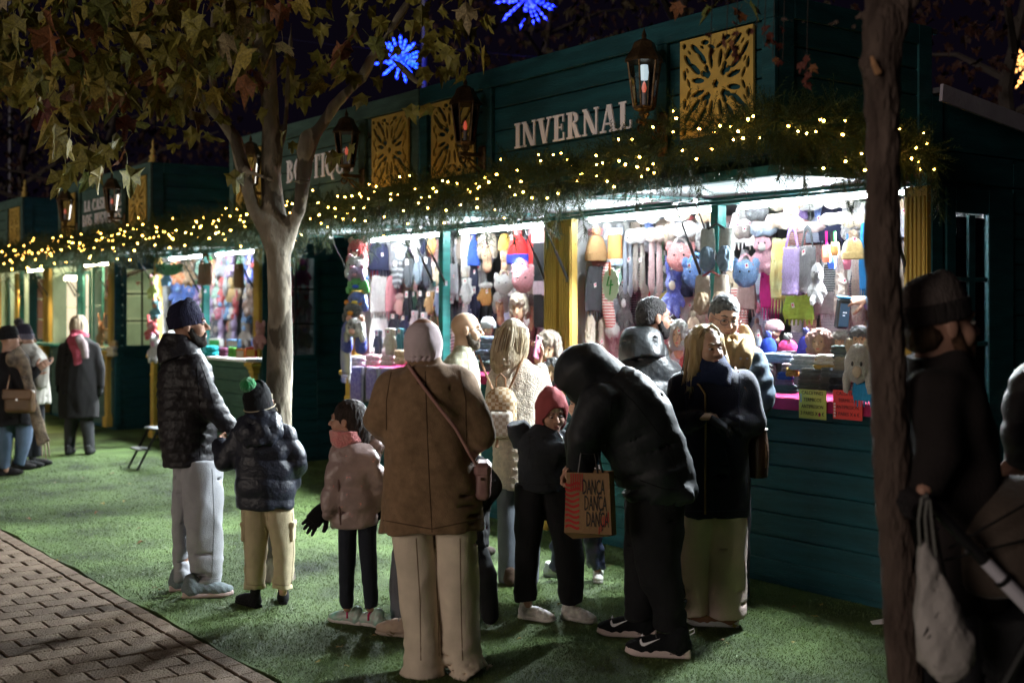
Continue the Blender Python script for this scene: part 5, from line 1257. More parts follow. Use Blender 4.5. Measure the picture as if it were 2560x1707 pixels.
# --- smiling man with grey hair
f = Fig('grey haired man with glasses looking down, tan scarf and dark blue parka', 1815, 7.35, skin=(.50, .30, .21))
f.head(1811, 795, -.03, yaw=-172, pitch=-16, roll=-4, sc=1.06, brow=(.06, .05, .045), lips=(.38, .16, .13)); short_hair(f, (.085, .085, .085), .004); f.glasses()
f.core([[(1815, 870, 0, .08), (1815, 1000, 0, .12), (1815, 1180, 0, .11)], [(1790, 1200, 0, .06), (1790, 1490, 0, .045)], [(1845, 1200, 0, .06), (1845, 1490, 0, .045)]])
f.hand(1850, 1060, -.15, (-.8, -.1, .1), (0, 0, -1)); f.hand(1770, 1060, -.12, (.7, -.1, .1), (0, 0, -1), thumb=-1); f.done()
M_PARKA = cloth((.028, .050, .075), 'blue_parka', rough=.6, sheen=.05, spec=.35, bump=.25, bscale=30)
q = SD(.012); f.loft(q, [(1812, 1170, 84, 0, .17), (1812, 1060, 86, 0, .175), (1812, 950, 92, 0, .165), (1812, 885, 80, 0, .14), (1812, 852, 44, 0, .11), (1812, 838, 32, .02, .09)], .05)
f.limb(q, [(1878, 905, 0, 38), (1904, 1000, -.02, 36), (1852, 1058, -.14, 25)], .04); f.limb(q, [(1748, 905, 0, 38), (1722, 1000, 0, 34), (1770, 1058, -.12, 25)], .04)
f.part('parka', q, M_PARKA, add(fold(.008, 91, 4), wav(.004, 9, 8, 92)))
q = SD(.008); f.loft(q, [(1842, 920, 26, -.15, .04), (1848, 890, 32, -.13, .06), (1842, 864, 34, -.09, .07)], .03); f.loft(q, [(1812, 884, 42, .0, .12), (1814, 868, 46, 0, .13), (1816, 852, 44, .02, .12)], .03)
q.rc(tuple(f.X(1862, 822, .02)), tuple(f.X(1868, 872, -.08)), .032, .045, .03)
f.part('scarf', q, cloth((.30, .20, .09), 'tan_wool', bump=.7), wav(.006, 12, 10, 93, (1.4, 1.4, .5)), .018)
ob('storm_flap', MB().box(tuple(f.X(1868, 905, -.175)), tuple(f.X(1842, 888, -.155)), 0).mesh('storm_flap', M_PARKA), f.root)
for u in (1852, 1868): ob('snap_button', MB().lathe([(.008, 0), (.007, .004), (.001, .005)], 8).mesh('snap_button', M_STEEL), f.root, loc=f.X(u, 896, -.19), rot=(PI / 2, 0, 0))
legs(f, 'trousers', [[(1788, 1160, 38, 0, .12), (1788, 1490, 28, 0, .09)], [(1840, 1160, 38, 0, .12), (1842, 1490, 28, 0, .09)]], cloth((.03, .03, .035)), fold(.006, 94))
for u in (1788, 1842): f.shoe(G(u, 1502), 180, .29, cloth((.03, .025, .02)), None)

# --- woman in the navy coat
f = Fig('woman with long fair hair in a long navy coat holding her gloves, facing the camera', 1780, 6.8, skin=(.42, .255, .175))
f.head(1766, 872, -.05, yaw=-152, pitch=-3, roll=3, sc=.98, woman=True, brow=(.12, .08, .04), lips=(.33, .11, .10))
f.core([[(1775, 935, 0, .06), (1778, 1050, 0, .10), (1780, 1250, 0, .10)], [(1732, 1270, 0, .06), (1732, 1540, 0, .045)], [(1815, 1270, 0, .06), (1815, 1540, 0, .045)], [(1700, 970, 0, .045), (1685, 1062, -.04, .04), (1740, 1044, -.2, .032)], [(1860, 965, 0, .045), (1885, 1062, -.03, .04), (1830, 1052, -.18, .032)]])
f.hand(1740, 1043, -.2, (.85, -.1, .08), (0, .3, -1), curl=.7, sc=.95); f.hand(1836, 1054, -.19, (-.85, -.15, .0), (0, .3, -1), curl=.8, thumb=-1, sc=.95, glove=cloth((.018, .019, .026), 'navy_glove'))
f.hand(1782, 1050, -.235, (.7, -.1, -.35), (0, .2, -1), curl=.5, sc=.9, glove=cloth((.016, .016, .020), 'dark_glove')); f.done()
M_NAVY = cloth((.010, .012, .028), 'navy_wool', var=.1, bump=.3, sheen=.12)
q = SD(.012); f.loft(q, [(1780, 1286, 92, 0, .175), (1780, 1180, 90, 0, .17), (1780, 1070, 88, 0, .165), (1780, 985, 92, 0, .155), (1778, 945, 74, 0, .13), (1776, 920, 44, -.01, .10)], .05)
f.limb(q, [(1704, 965, 0, 36), (1688, 1058, -.05, 32), (1742, 1046, -.19, 22)], .04); f.limb(q, [(1856, 962, 0, 38), (1880, 1058, -.04, 36), (1832, 1054, -.17, 24)], .04)
f.part('long_coat', q, M_NAVY, add(fold(.006, 101, 4), wav(.003, 9, 8, 102)))
for pts in (((1708, 940), (1716, 1010), (1712, 1090)), ((1850, 935), (1846, 1010), (1850, 1080)), ((1812, 1120), (1826, 1180)), ((1722, 1120), (1714, 1180)), ((1694, 1276), (1780, 1278), (1866, 1274))): f.seam('long_coat', pts, (.03, .035, .07), .0028)
q = SD(.008); f.loft(q, [(1772, 965, 58, -.07, .09), (1772, 940, 56, -.06, .10), (1774, 915, 46, -.03, .10), (1778, 895, 40, 0, .085)], .04); f.part('collar_scarf', q, cloth((.014, .022, .06), 'navy_scarf', bump=.6), wav(.007, 9, 10, 103), .02)
q = SD(.0055); q.ell((0, -.03, .042), (.092, .094, .092)); 
q.rc((.072, .005, .05), (.098, .02, -.10), .038, .034, .03).rc((.098, .02, -.10), (.13, .0, -.24), .034, .016, .02); q.rc((-.074, .01, .05), (-.090, .025, -.08), .034, .034, .03).rc((-.090, .025, -.08), (-.10, .05, -.22), .036, .018, .02)
q.loft([((0, -.05, .05), .088, .07), ((0, -.06, -.14), .105, .055), ((0, -.05, -.22), .115, .04)], (1, 0, 0), .03)
q.ell((0, .095, -.022), (.063, .075, .092), k=.014, sub=True)
f.hsd('hair', q, pm('fair_hair', (.30, .20, .085), rough=.4, var=.5, scale=5, bump=.7, bscale=26, spec=.5, stretch=(10, 10, .6), col2=(.46, .33, .15)), wav(.003, 40, 10, 104, (1, 1, .12)), .009)
rs = random.Random(6); ps = []; HM = Matrix.Translation(f.hc) @ f.hR.to_4x4() @ Matrix.Scale(f.hs, 4)
for i in range(90):
    e = 1 if i % 2 else -1; q_ = rs.random(); x = rs.uniform(.0, .02) * e
    pp = [(x, .03 - .06 * q_, .136), (e * .052, .045 - .09 * q_, .110), (e * .090, .035 - .10 * q_, .04), (e * (.102 + .012 * rs.random()), .04 - .10 * q_, -.06), (e * (.115 + .025 * rs.random()), .04 - .10 * q_, -.15 - .03 * rs.random()), (e * (.122 + .04 * rs.random()), .05 - .10 * q_, -.22 - .05 * rs.random())]
    ps.append([HM @ Vector(c) for c in pp])
strands(f, ps, [MATS['strand_gold'], pm('strand_honey', (.34, .23, .10), rough=.45, bump=0, spec=.5), MATS['strand_dark']], .0026)
f.part('zip', SD(.005).chain([(tuple(f.X(u, v, d)), .0062) for u, v, d in ((1724, 948, -.12), (1748, 962, -.15), (1763, 985, -.165), (1764, 1080, -.172), (1763, 1200, -.176), (1763, 1284, -.182))], .01), pm('dull_gold', (.25, .17, .07), rough=.4, metal=.8, bump=.2))
f.hp('earring', MB().lathe([(.001, 0), (.006, -.008), (.001, -.024)], 6).mesh('earring', M_STEEL), (.078, .0, -.035))
legs(f, 'wide_trousers', [[(1735, 1270, 46, 0, .12), (1733, 1400, 40, 0, .11), (1733, 1532, 38, 0, .12)], [(1816, 1270, 50, 0, .12), (1818, 1400, 48, -.02, .115), (1820, 1538, 50, -.03, .13)]], cloth((.56, .43, .39), 'beige_twill', var=.06), fold(.008, 105, 4), .02)
f.shoe(G(1800, 1566), 82, .285, cloth((.20, .10, .06), 'tan_leather'), pm('white_rubber', (.5, .5, .52), rough=.6, bump=0), sole_h=.042); f.shoe(G(1738, 1549), 84, .275, cloth((.20, .16, .15)), pm('white_rubber', (.5, .5, .52)), sole_h=.03)

# --- man in the foreground on the right
f = Fig('man in a charcoal beanie and black coat in the right foreground beside the pushchair', 2360, 3.95, .010, skin=(.40, .22, .16))
f.head(2352, 815, 0, yaw=-80, pitch=2, sc=1.10, brow=(.05, .03, .02), lips=(.34, .13, .11)); f.beard((.10, .05, .028))
f.core([[(2355, 900, 0, .08), (2360, 1050, 0, .12), (2360, 1280, 0, .12)], [(2330, 1350, .05, .07), (2330, 2080, .05, .05)], [(2390, 1350, 0, .07), (2390, 2080, 0, .05)], [(2320, 1000, -.12, .05), (2340, 1180, -.2, .045), (2308, 1226, -.28, .04)]])
f.hand(2322, 1222, -.24, (-.75, -.35, -.2), (0, .2, -1), curl=1.1, glove=cloth((.022, .018, .020), 'wool_glove', bump=.9), vox=.005); f.hand(2330, 1225, .15, (-.6, .2, -.2), (0, .2, -1), curl=1.1, glove=cloth((.022, .018, .020), 'wool_glove')); f.done()
beanie(f, (.10, .08, .075), (.03, .025, .025), h=.125, tilt=9, slouch=(0, -.025), brimz=.036)
q = SD(.0055); q.ell((0, -.06, -.03), (.076, .05, .05)); f.hsd('hair', q, hairmat((.06, .035, .02)), wav(.002, 50, 6, 5), .006)
q = SD(.012); f.loft(q, [(2372, 1500, 128, 0, .21), (2368, 1300, 128, 0, .21), (2362, 1120, 118, 0, .20), (2354, 1000, 100, 0, .19), (2346, 935, 82, 0, .16), (2342, 890, 66, 0, .13)], .06)
f.loft(q, [(2344, 925, 62, 0, .12), (2338, 888, 62, .0, .115)], .03); q.rc(tuple(f.X(2398, 890, -.03)), tuple(f.X(2430, 905, -.03)), .028, .018, .02)
f.limb(q, [(2330, 985, -.16, 62), (2350, 1130, -.24, 54), (2322, 1222, -.25, 36)], .05); f.limb(q, [(2390, 985, .14, 60), (2425, 1150, .2, 52), (2350, 1215, .15, 38)], .05)
f.part('black_coat', q, cloth((.018, .014, .014), 'black_wool', bump=.4), add(fold(.008, 111, 3), wav(.004, 8, 8, 112)))
legs(f, 'trousers', [[(2345, 1480, 70, .06, .12), (2340, 1800, 56, .06, .10), (2335, 2080, 46, .06, .08)], [(2400, 1480, 70, -.03, .12), (2395, 1800, 56, -.03, .10), (2392, 2080, 46, -.03, .08)]], cloth((.02, .02, .024)), fold(.006, 113))
for u in (2338, 2394): f.shoe(P(u, CY, 3.95) * 1 + Vector((0, 0, -CAM_H)), -80, .30, cloth((.03, .03, .03)), None)

# --- person cut by the right edge
f = Fig('person in a dark grey padded coat cut off by the right edge of the picture', 2640, 4.6)
f.head(2640, 800, 0, yaw=120, pitch=0, face=False); f.core([[(2640, 880, 0, .08), (2640, 1200, 0, .12)], [(2610, 1250, 0, .07), (2610, 1920, 0, .05)], [(2670, 1250, 0, .07), (2670, 1920, 0, .05)]])
f.hand(2545, 1150, -.1, (-.6, -.2, -.6), (0, .5, -.5)); f.done(); short_hair(f, (.04, .03, .025))
q = SD(.014); f.loft(q, [(2640, 1420, 92, 0, .19), (2640, 1100, 96, 0, .19), (2640, 960, 90, 0, .17), (2640, 890, 50, 0, .12)], .06)
f.limb(q, [(2572, 980, -.05, 52), (2556, 1070, -.08, 46), (2552, 1140, -.1, 36)], .05); f.limb(q, [(2710, 980, 0, 50), (2730, 1180, 0, 42)], .05)
f.part('padded_coat', q, cloth((.045, .042, .045), 'grey_nylon', rough=.5, sheen=0, spec=.4), quilt(.11, .02), .03)
legs(f, 'trousers', [[(2612, 1400, 50, 0, .12), (2612, 1930, 40, 0, .08)], [(2668, 1400, 50, 0, .12), (2668, 1930, 40, 0, .08)]], cloth((.02, .02, .024)), fold(.006, 114))
for u in (2612, 2668): f.shoe(P(u, CY, 4.6) + Vector((0, 0, -CAM_H)), 120, .28, cloth((.03, .03, .03)), None)

# --- person crouching behind the woman in brown
f = Fig('person in a black jacket crouching behind the woman in the brown coat', 1130, 6.75, skin=(.42, .25, .18))
f.head(1120, 1088, .1, yaw=40, pitch=-20, face=False); f.core([[(1130, 1140, .1, .07), (1150, 1230, .05, .11), (1160, 1330, 0, .11)], [(1140, 1360, .05, .07), (1010, 1380, .1, .06), (1000, 1540, .1, .045)], [(1170, 1360, 0, .07), (1215, 1440, -.05, .06), (1222, 1540, -.05, .04)], [(1190, 1180, .0, .045), (1216, 1250, .02, .04), (1150, 1270, .2, .035)]])
f.hand(1150, 1270, .2, (-.6, .3, 0), (0, 0, -1)); f.hand(1080, 1260, .25, (-.4, .4, 0), (0, 0, -1), thumb=-1); f.done(); short_hair(f, (.03, .022, .018))
q = SD(.012); f.loft(q, [(1160, 1370, 62, .0, .17), (1155, 1280, 66, .04, .18), (1140, 1200, 66, .08, .17), (1130, 1150, 48, .1, .13)], .05)
f.limb(q, [(1190, 1175, .05, 36), (1222, 1215, .0, 34), (1170, 1270, .18, 22)], .05); f.limb(q, [(1085, 1180, .14, 34), (1060, 1240, .2, 28), (1085, 1262, .25, 20)], .05)
f.part('jacket', q, cloth((.010, .010, .012), 'black_cotton'), fold(.008, 121))
q = SD(.012); f.limb(q, [(1150, 1360, .02, 40), (1010, 1388, .1, 32), (996, 1470, .1, 26), (1002, 1560, .1, 22)], .04); f.part('jeans_leg', q, cloth((.13, .13, .15), 'grey_washed_denim'), fold(.006, 122, 6))
q = SD(.012); f.limb(q, [(1165, 1365, 0, 44), (1210, 1440, -.06, 36), (1222, 1500, -.05, 26), (1224, 1536, -.04, 22)], .04); f.part('trouser_leg', q, cloth((.012, .012, .014), 'black_cotton'), fold(.006, 123, 6))
f.shoe(G(1020, 1592), 75, .28, cloth((.42, .31, .24), 'tan_suede'), pm('tan_sole', (.4, .32, .26), bump=.1)); o_ = f.shoe(G(1222, 1560) + Vector((0, 0, .11)), 60, .27, cloth((.03, .03, .03)), pm('grey_sole', (.2, .2, .2), bump=.2), pitch=-58)

# --- child mostly hidden behind the bending man
f = Fig('child in a teal balaclava and dark jacket half hidden behind the bending man', 1440, 7.9, .011)
f.head(1444, 1010, 0, yaw=170, sc=.88, neck=.09); f.core([[(1440, 1060, 0, .06), (1440, 1180, 0, .09)], [(1415, 1210, 0, .05), (1385, 1420, 0, .04)], [(1465, 1210, 0, .05), (1495, 1425, 0, .04)]])
f.hand(1405, 1170, -.05, (0, 0, -1), (1, 0, 0), sc=.75); f.hand(1480, 1170, -.05, (0, 0, -1), (-1, 0, 0), sc=.75, thumb=-1); f.done()
q = SD(.006); q.ell((0, -.015, .01), (.094, .112, .125)).rc((0, -.02, -.08), (0, -.03, -.14), .075, .085, .03); q.ell((0, .11, -.01), (.058, .06, .055), k=.012, sub=True); f.hsd('balaclava', q, cloth((.02, .06, .07), 'teal_knit', bump=.8))
q = SD(.011); f.loft(q, [(1440, 1225, 52, 0, .13), (1440, 1150, 52, 0, .13), (1440, 1090, 48, 0, .12), (1442, 1056, 28, 0, .08)], .04); f.limb(q, [(1402, 1085, 0, 22), (1400, 1170, -.03, 18)], .03); f.limb(q, [(1480, 1085, 0, 22), (1482, 1170, -.03, 18)], .03)
f.part('jacket', q, cloth((.03, .06, .07), 'teal_jacket'), fold(.006, 131))
legs(f, 'trousers', [[(1418, 1205, 26, 0, .085), (1392, 1425, 20, 0, .065)], [(1464, 1205, 26, 0, .085), (1492, 1420, 22, 0, .07)]], cloth((.02, .025, .06), 'navy_crinkle'), wav(.006, 12, 8, 132), .015)
for u, v, y in ((1388, 1442, -100), (1496, 1450, 175)): f.shoe(G(u, v), y, .21, pm('bright_trainer', (.75, .72, .68), rough=.6, bump=.3), pm('worn_sole', (.50, .47, .44)))

# --- stall keeper behind the counter, arm with the card reader
f = Fig('stall keeper in a pale blue shirt behind the tree holding out a card reader', 2210, 7.45)
f.head(2206, 700, .15, yaw=150, sc=.95, woman=True); f.core([[(2210, 770, .15, .07), (2212, 860, .15, .11), (2212, 1000, .15, .11)], [(2195, 1050, .15, .06), (2195, 1480, .15, .05)], [(2230, 1050, .15, .06), (2230, 1480, .15, .05)]])
f.hand(2160, 750, -.05, (-.9, -.1, -.05), (.1, .5, -.6), curl=.75, sc=.95); f.hand(2225, 980, .1, (0, .3, -.9), (.6, 0, 0), thumb=-1); f.done()
hq = SD(.006); hq.ell((0, -.03, .035), (.088, .095, .092)).loft([((0, -.05, .03), .085, .07), ((0, -.06, -.14), .09, .05)], (1, 0, 0), .03); hq.ell((0, .09, -.02), (.064, .07, .09), k=.014, sub=True); f.hsd('hair', hq, hairmat((.03, .02, .014)), wav(.003, 40, 8, 5, (1, 1, .15)), .008)
q = SD(.010); f.loft(q, [(2212, 1040, 36, .15, .13), (2210, 900, 38, .15, .14), (2208, 815, 40, .15, .12), (2207, 785, 24, .15, .09)], .04); f.limb(q, [(2198, 815, .12, 19), (2208, 800, .0, 16), (2165, 752, -.05, 13)], .03); f.limb(q, [(2235, 815, .15, 18), (2240, 900, .15, 16), (2228, 975, .1, 13)], .03)
f.part('shirt', q, cloth((.32, .45, .66), 'pale_blue_fleece', bump=.5), fold(.006, 141))
legs(f, 'trousers', [[(2197, 1030, 22, .15, .09), (2197, 1480, 17, .15, .07)], [(2228, 1030, 22, .15, .09), (2228, 1480, 17, .15, .07)]], cloth((.03, .03, .04)), fold(.005, 142))
for u in (2197, 2228): f.shoe(P(u, CY, 7.6) + Vector((0, 0, -CAM_H + .09)), 150, .25, cloth((.03, .03, .03)), None)

# --- the three women at the left
f = Fig('woman in black hat and dark coat at the left edge with brown bag', 30, 12.9, .016)
f.head(24, 847, 0, yaw=-68, sc=1.0, woman=True, eyes=False); f.core([[(30, 890, 0, .07), (36, 1040, 0, .11)], [(18, 1060, 0, .06), (16, 1175, 0, .045)], [(62, 1060, 0, .06), (55, 1150, .1, .045)]]); f.hand(92, 925, -.1, (.5, 0, .4), (0, .5, 0)); f.hand(85, 930, .1, (.5, 0, .4), (0, .5, 0), thumb=-1); f.done()
beanie(f, (.012, .010, .011), (.010, .009, .010), h=.12, tilt=6)
q = SD(.015); f.loft(q, [(38, 1062, 46, 0, .18), (36, 980, 46, 0, .18), (32, 910, 42, 0, .16), (28, 878, 24, 0, .11)], .05); f.limb(q, [(40, 905, -.12, 17), (62, 960, -.16, 15), (92, 926, -.1, 11)], .04); f.limb(q, [(36, 905, .12, 17), (60, 960, .16, 15), (86, 930, .1, 11)], .04); f.part('coat', q, cloth((.014, .013, .015), 'black_wool2'), fold(.008, 151))
legs(f, 'jeans', [[(14, 1050, 21, 0, .10), (12, 1110, 18, 0, .09), (14, 1172, 13, 0, .07)], [(62, 1050, 23, .05, .11), (58, 1105, 18, .08, .09), (46, 1160, 13, .12, .07)]], cloth((.11, .15, .23), 'blue_denim'), fold(.008, 152), .03)
for u, v in ((16, 1190), (50, 1176)): f.shoe(G(u, v), -70, .26, cloth((.015, .013, .013)), None)
q = SD(.012); f.loft(q, [(34, 888, 26, -.12, .08), (52, 905, 20, -.16, .05), (66, 940, 14, -.20, .035), (82, 1010, 14, -.22, .03), (100, 1080, 15, -.22, .03), (112, 1108, 17, -.22, .025)], .03); f.part('long_scarf', q, pm('check_scarf', (.30, .22, .15), rough=.95, var=.5, scale=16, bump=.6, col2=(.06, .045, .04)), wav(.01, 6, 8, 153), .02)
f.part('fringe', SD(.008).chain([(tuple(f.X(104, 1108, -.22)), .012), (tuple(f.X(106, 1145, -.22)), .006)], .005).chain([(tuple(f.X(112, 1108, -.22)), .012), (tuple(f.X(115, 1148, -.22)), .006)], .005).chain([(tuple(f.X(120, 1106, -.22)), .012), (tuple(f.X(124, 1142, -.22)), .006)], .005), cloth((.28, .22, .16)))
f = Fig('woman in a cream jacket and dark bobble beanie looking at her phone at the left', 84, 13.2, .016)
f.head(62, 848, 0, yaw=-70, sc=1.0, woman=True, eyes=False); f.core([[(70, 890, 0, .07), (80, 1010, 0, .11)], [(74, 1030, 0, .06), (70, 1135, 0, .045)], [(96, 1030, 0, .06), (92, 1130, 0, .045)]]); f.hand(108, 915, -.12, (.7, 0, .3), (0, 0, 1), sc=.95); f.hand(104, 916, .08, (.7, 0, .3), (0, 0, 1), thumb=-1); f.done()
beanie(f, (.03, .025, .045), (.15, .13, .17), h=.13, pom=(.02, .015, .02), slouch=(0, -.04))
q = SD(.006); q.loft([((0, -.05, .0), .08, .06), ((0, -.06, -.16), .07, .05)], (1, 0, 0), .03); f.hsd('hair', q, hairmat((.16, .10, .05)))
q = SD(.015); f.loft(q, [(88, 1010, 34, 0, .17), (84, 940, 36, 0, .18), (78, 895, 34, 0, .16), (70, 872, 22, 0, .12), (66, 862, 18, 0, .10)], .05); f.limb(q, [(90, 905, -.12, 17), (104, 960, -.16, 15), (112, 918, -.14, 10)], .04); f.limb(q, [(80, 905, .12, 16), (100, 960, .16, 14), (106, 918, .06, 10)], .04); f.part('cream_jacket', q, cloth((.48, .45, .40), 'cream_nylon'), fold(.01, 154))
legs(f, 'trousers', [[(76, 1005, 15, 0, .09), (72, 1140, 10, 0, .06)], [(96, 1005, 15, .03, .09), (94, 1140, 10, .03, .06)]], cloth((.015, .015, .018)), fold(.006, 155), .03)
for u, v in ((70, 1172), (92, 1166)): f.shoe(G(u, v), -72, .26, cloth((.012, .012, .012)), None, hi=.08, name='boot')
f = Fig('woman in a long black coat and pink scarf seen from behind at the warm stall', 196, 14.9, .016)
f.head(197, 812, .0, yaw=-15, face=False, woman=True); f.core([[(197, 850, 0, .07), (198, 1000, 0, .11)], [(182, 1050, 0, .06), (176, 1130, 0, .045)], [(214, 1050, 0, .06), (222, 1130, 0, .045)]]); f.hand(252, 962, 0, (.1, .1, -1), (-1, 0, 0), glove=cloth((.01, .01, .01))); f.hand(146, 958, 0, (-.1, .1, -1), (1, 0, 0), thumb=-1, glove=cloth((.01, .01, .01))); f.done()
hq = SD(.008); f.loft(hq, [(198, 838, 20, -.01, .09), (196, 815, 21, 0, .11), (195, 797, 17, 0, .10), (194, 789, 9, 0, .05)], .03); f.part('hair', hq, hairmat((.30, .23, .15)), wav(.004, 30, 8, 5, (1, 1, .2)), .01)
q = SD(.015); f.loft(q, [(198, 1044, 46, 0, .19), (198, 980, 47, 0, .19), (198, 900, 42, 0, .17), (198, 860, 36, 0, .14), (198, 835, 18, 0, .09)], .05); f.limb(q, [(160, 870, 0, 14), (150, 920, 0, 13), (146, 960, 0, 10)], .03); f.limb(q, [(236, 870, 0, 14), (248, 920, 0, 13), (252, 962, 0, 10)], .03); f.part('long_coat', q, cloth((.011, .010, .010), 'black_wool3'), fold(.008, 156))
q = SD(.010); f.loft(q, [(196, 845, 22, -.02, .12), (198, 830, 21, 0, .12)], .03); f.loft(q, [(178, 840, 13, -.15, .04), (190, 870, 14, -.20, .03), (196, 910, 9, -.22, .02)], .03); f.part('pink_scarf', q, cloth((.34, .06, .09), 'rose_wool', bump=.6), wav(.006, 10, 8, 157), .015)
q = SD(.010); f.loft(q, [(196, 838, 10, -.17, .03), (208, 870, 11, -.21, .03), (214, 896, 8, -.22, .02)], .03); f.part('scarf_end', q, cloth((.28, .22, .22), 'grey_rose_wool'), wav(.005, 10, 8, 158), .015)
legs(f, 'trousers', [[(180, 1035, 17, 0, .10), (174, 1128, 12, 0, .08)], [(216, 1035, 17, 0, .10), (224, 1128, 12, 0, .08)]], cloth((.03, .03, .033)), fold(.006, 159), .03)
for u, v in ((174, 1137), (224, 1137)): f.shoe(G(u, v), 0, .25, cloth((.02, .02, .02)), None)
# ------------------------------------------------------------------ goods on the stalls
MC = {}
def cached(key, fn):
    if key not in MC: MC[key] = fn()
    return MC[key]
def sdm(name, disp=None, vox=.02, amp=.03):
    def deco(fn):
        def get():
            def mk():
                q = SD(vox); fn(q); return q.mesh(name, None, disp, amp)
            return cached(name + fn.__name__, mk)
        return get
    return deco
FZ = wav(.018, 11, 16, 3); KN = wav(.006, 14, 8, 4); FD = wav(.014, 3, 8, 6, (1.4, 1, .5))
@sdm('dome', KN)
def g_dome(q): q.loft([((0, 0, -1), .47, .45), ((0, 0, -.72), .47, .45), ((0, 0, -.42), .34, .33), ((0, 0, -.28), .14, .14)], (1, 0, 0), .12)
@sdm('brim', KN)
def g_brim(q): q.loft([((0, 0, -1.0), .50, .48), ((0, 0, -.76), .51, .49)], (1, 0, 0), .04)
@sdm('pompom', wav(.022, 8, 14, 5), .018, .05)
def g_pom(q): q.ell((0, 0, -.17), (.19, .19, .17))
@sdm('plush_body', FZ)
def g_plb(q): q.ell((0, 0, -.68), (.30, .25, .28)).ell((0, .03, -.28), (.34, .30, .26), k=.06); [q.rc((e * .24, .05, -.58), (e * .44, .12, -.72), .11, .10, .05) for e in (-1, 1)]; [q.rc((e * .16, .08, -.86), (e * .24, .30, -.92), .13, .12, .05) for e in (-1, 1)]
@sdm('round_ear', FZ)
def g_ear(q): q.ell((0, 0, 0), (.14, .07, .14))
@sdm('long_ear', FZ)
def g_lear(q): q.rc((0, 0, 0), (.08, 0, .30), .09, .07)
@sdm('muzzle', KN)
def g_muz(q): q.ell((0, 0, 0), (.15, .10, .11))
@sdm('plush_bag', FZ)
def g_bag(q): q.ell((0, 0, -.56), (.46, .24, .40)).ell((-.36, 0, -.26), (.14, .10, .16), k=.05).ell((.36, 0, -.26), (.14, .10, .16), k=.05)
@sdm('cushion', wav(.02, 6, 12, 9), .02, .05)
def g_cush(q): q.ell((-.2, 0, -.5), (.34, .40, .42)).ell((.22, .05, -.55), (.30, .40, .40), k=.05)
@sdm('fluffy_tube', FZ)
def g_tube(q): q.rc((-.24, 0, -.10), (-.27, 0, -.86), .17, .22, .02); q.rc((.24, 0.05, -.05), (.26, .05, -.82), .17, .22, .02)
@sdm('scarf_cloth', FD)
def g_scarf(q): q.loft([((0, 0, 0), .34, .14), ((0, 0, -.3), .44, .12), ((0, 0, -.82), .47, .10)], (1, 0, 0), .04, 4); [q.rc((x, .02, -.80), (x * 1.05, .03, -1), .045, .03, .01) for x in (-.4, -.27, -.13, 0, .13, .27, .4)]
@sdm('roll', KN)
def g_roll(q): q.loft([((0, 0, -.16), .42, .40), ((0, 0, -.86), .45, .43)], (1, 0, 0), .04)
@sdm('roll_trim', FZ)
def g_rollt(q): q.loft([((0, 0, 0), .47, .45), ((0, 0, -.16), .47, .45)], (1, 0, 0), .06)
@sdm('tube_bag', FZ)
def g_tbag(q): q.loft([((0, 0, -.26), .40, .36), ((0, 0, -.95), .46, .42)], (1, 0, 0), .06)
@sdm('bag_strap', None, .02)
def g_strap(q): [q.chain([((e * .28, .06, -.28), .05), ((e * .14, .0, .0), .045), ((0, 0, .06), .04)], .01) for e in (-1, 1)]
@sdm('slipper_sole', None)
def g_sole(q): [q.loft([((e * .27, -.08, -.04), .19, .10), ((e * .27, -.08, -.4), .22, .10), ((e * .25, -.08, -.96), .19, .10)], (1, 0, 0), .06) for e in (-1, 1)]
@sdm('slipper_top', wav(.016, 8, 10, 12), .02, .05)
def g_top(q): [q.ell((e * .26, .06, -.70), (.23, .20, .28)) for e in (-1, 1)]
@sdm('sock_leg', KN)
def g_sock(q): q.chain([((.1, 0, -.03), .26), ((.08, 0, -.5), .27), ((-.10, .05, -.82), .25)], .05)
@sdm('sock_fluff', wav(.022, 7, 14, 13), .02, .05)
def g_sockf(q): q.ell((-.18, .06, -.94), (.36, .24, .12))
@sdm('glove', KN, .016)
def g_glove(q):
    q.loft([((0, 0, -.02), .24, .10), ((0, 0, -.26), .22, .10), ((0, 0, -.34), .26, .11), ((0, 0, -.60), .30, .10)], (1, 0, 0), .04)
    for x, z, r in ((-.23, -.90, .075), (-.08, -.99, .08), (.08, -.97, .08), (.23, -.86, .07)): q.rc((x * .95, 0, -.58), (x * 1.08, .03, z), .085, r, .03)
    q.rc((.26, .02, -.40), (.42, .05, -.62), .09, .075, .04)
@sdm('mitten', FZ)
def g_mit(q): q.loft([((0, 0, -.02), .32, .16), ((0, 0, -.30), .30, .16), ((0, 0, -.70), .38, .18), ((0, 0, -.92), .24, .13)], (1, 0, 0), .08); q.rc((.3, .02, -.42), (.46, .04, -.64), .11, .10, .04)
@sdm('mitten_cuff', wav(.02, 8, 12, 14), .02, .05)
def g_mitc(q): q.ell((0, 0, -.10), (.42, .24, .14))
@sdm('folded_cloth', wav(.016, 4, 8, 15))
def g_fold(q): q.box((0, 0, -.72), (.5, .5, .24), .2, k=.05); q.box((0, .02, -.30), (.47, .47, .24), .2, k=.03)
@sdm('mannequin', None, .016)
def g_man(q): q.ell((0, -.02, -.42), (.30, .36, .38)).ell((0, .10, -.66), (.22, .25, .24), k=.1).rc((0, .33, -.50), (0, .41, -.60), .035, .05, .04).rc((0, 0, -.75), (0, -.03, -1), .18, .22, .05); [q.ell((e * .12, .33, -.46), (.06, .06, .04), k=.03, sub=True) for e in (-1, 1)]
@sdm('fur_hat', wav(.028, 6, 16, 16), .02, .07)
def g_fur(q): q.ell((0, -.05, -.24), (.42, .46, .26)); [q.ell((e * .33, -.05, -.5), (.14, .3, .28), k=.08) for e in (-1, 1)]
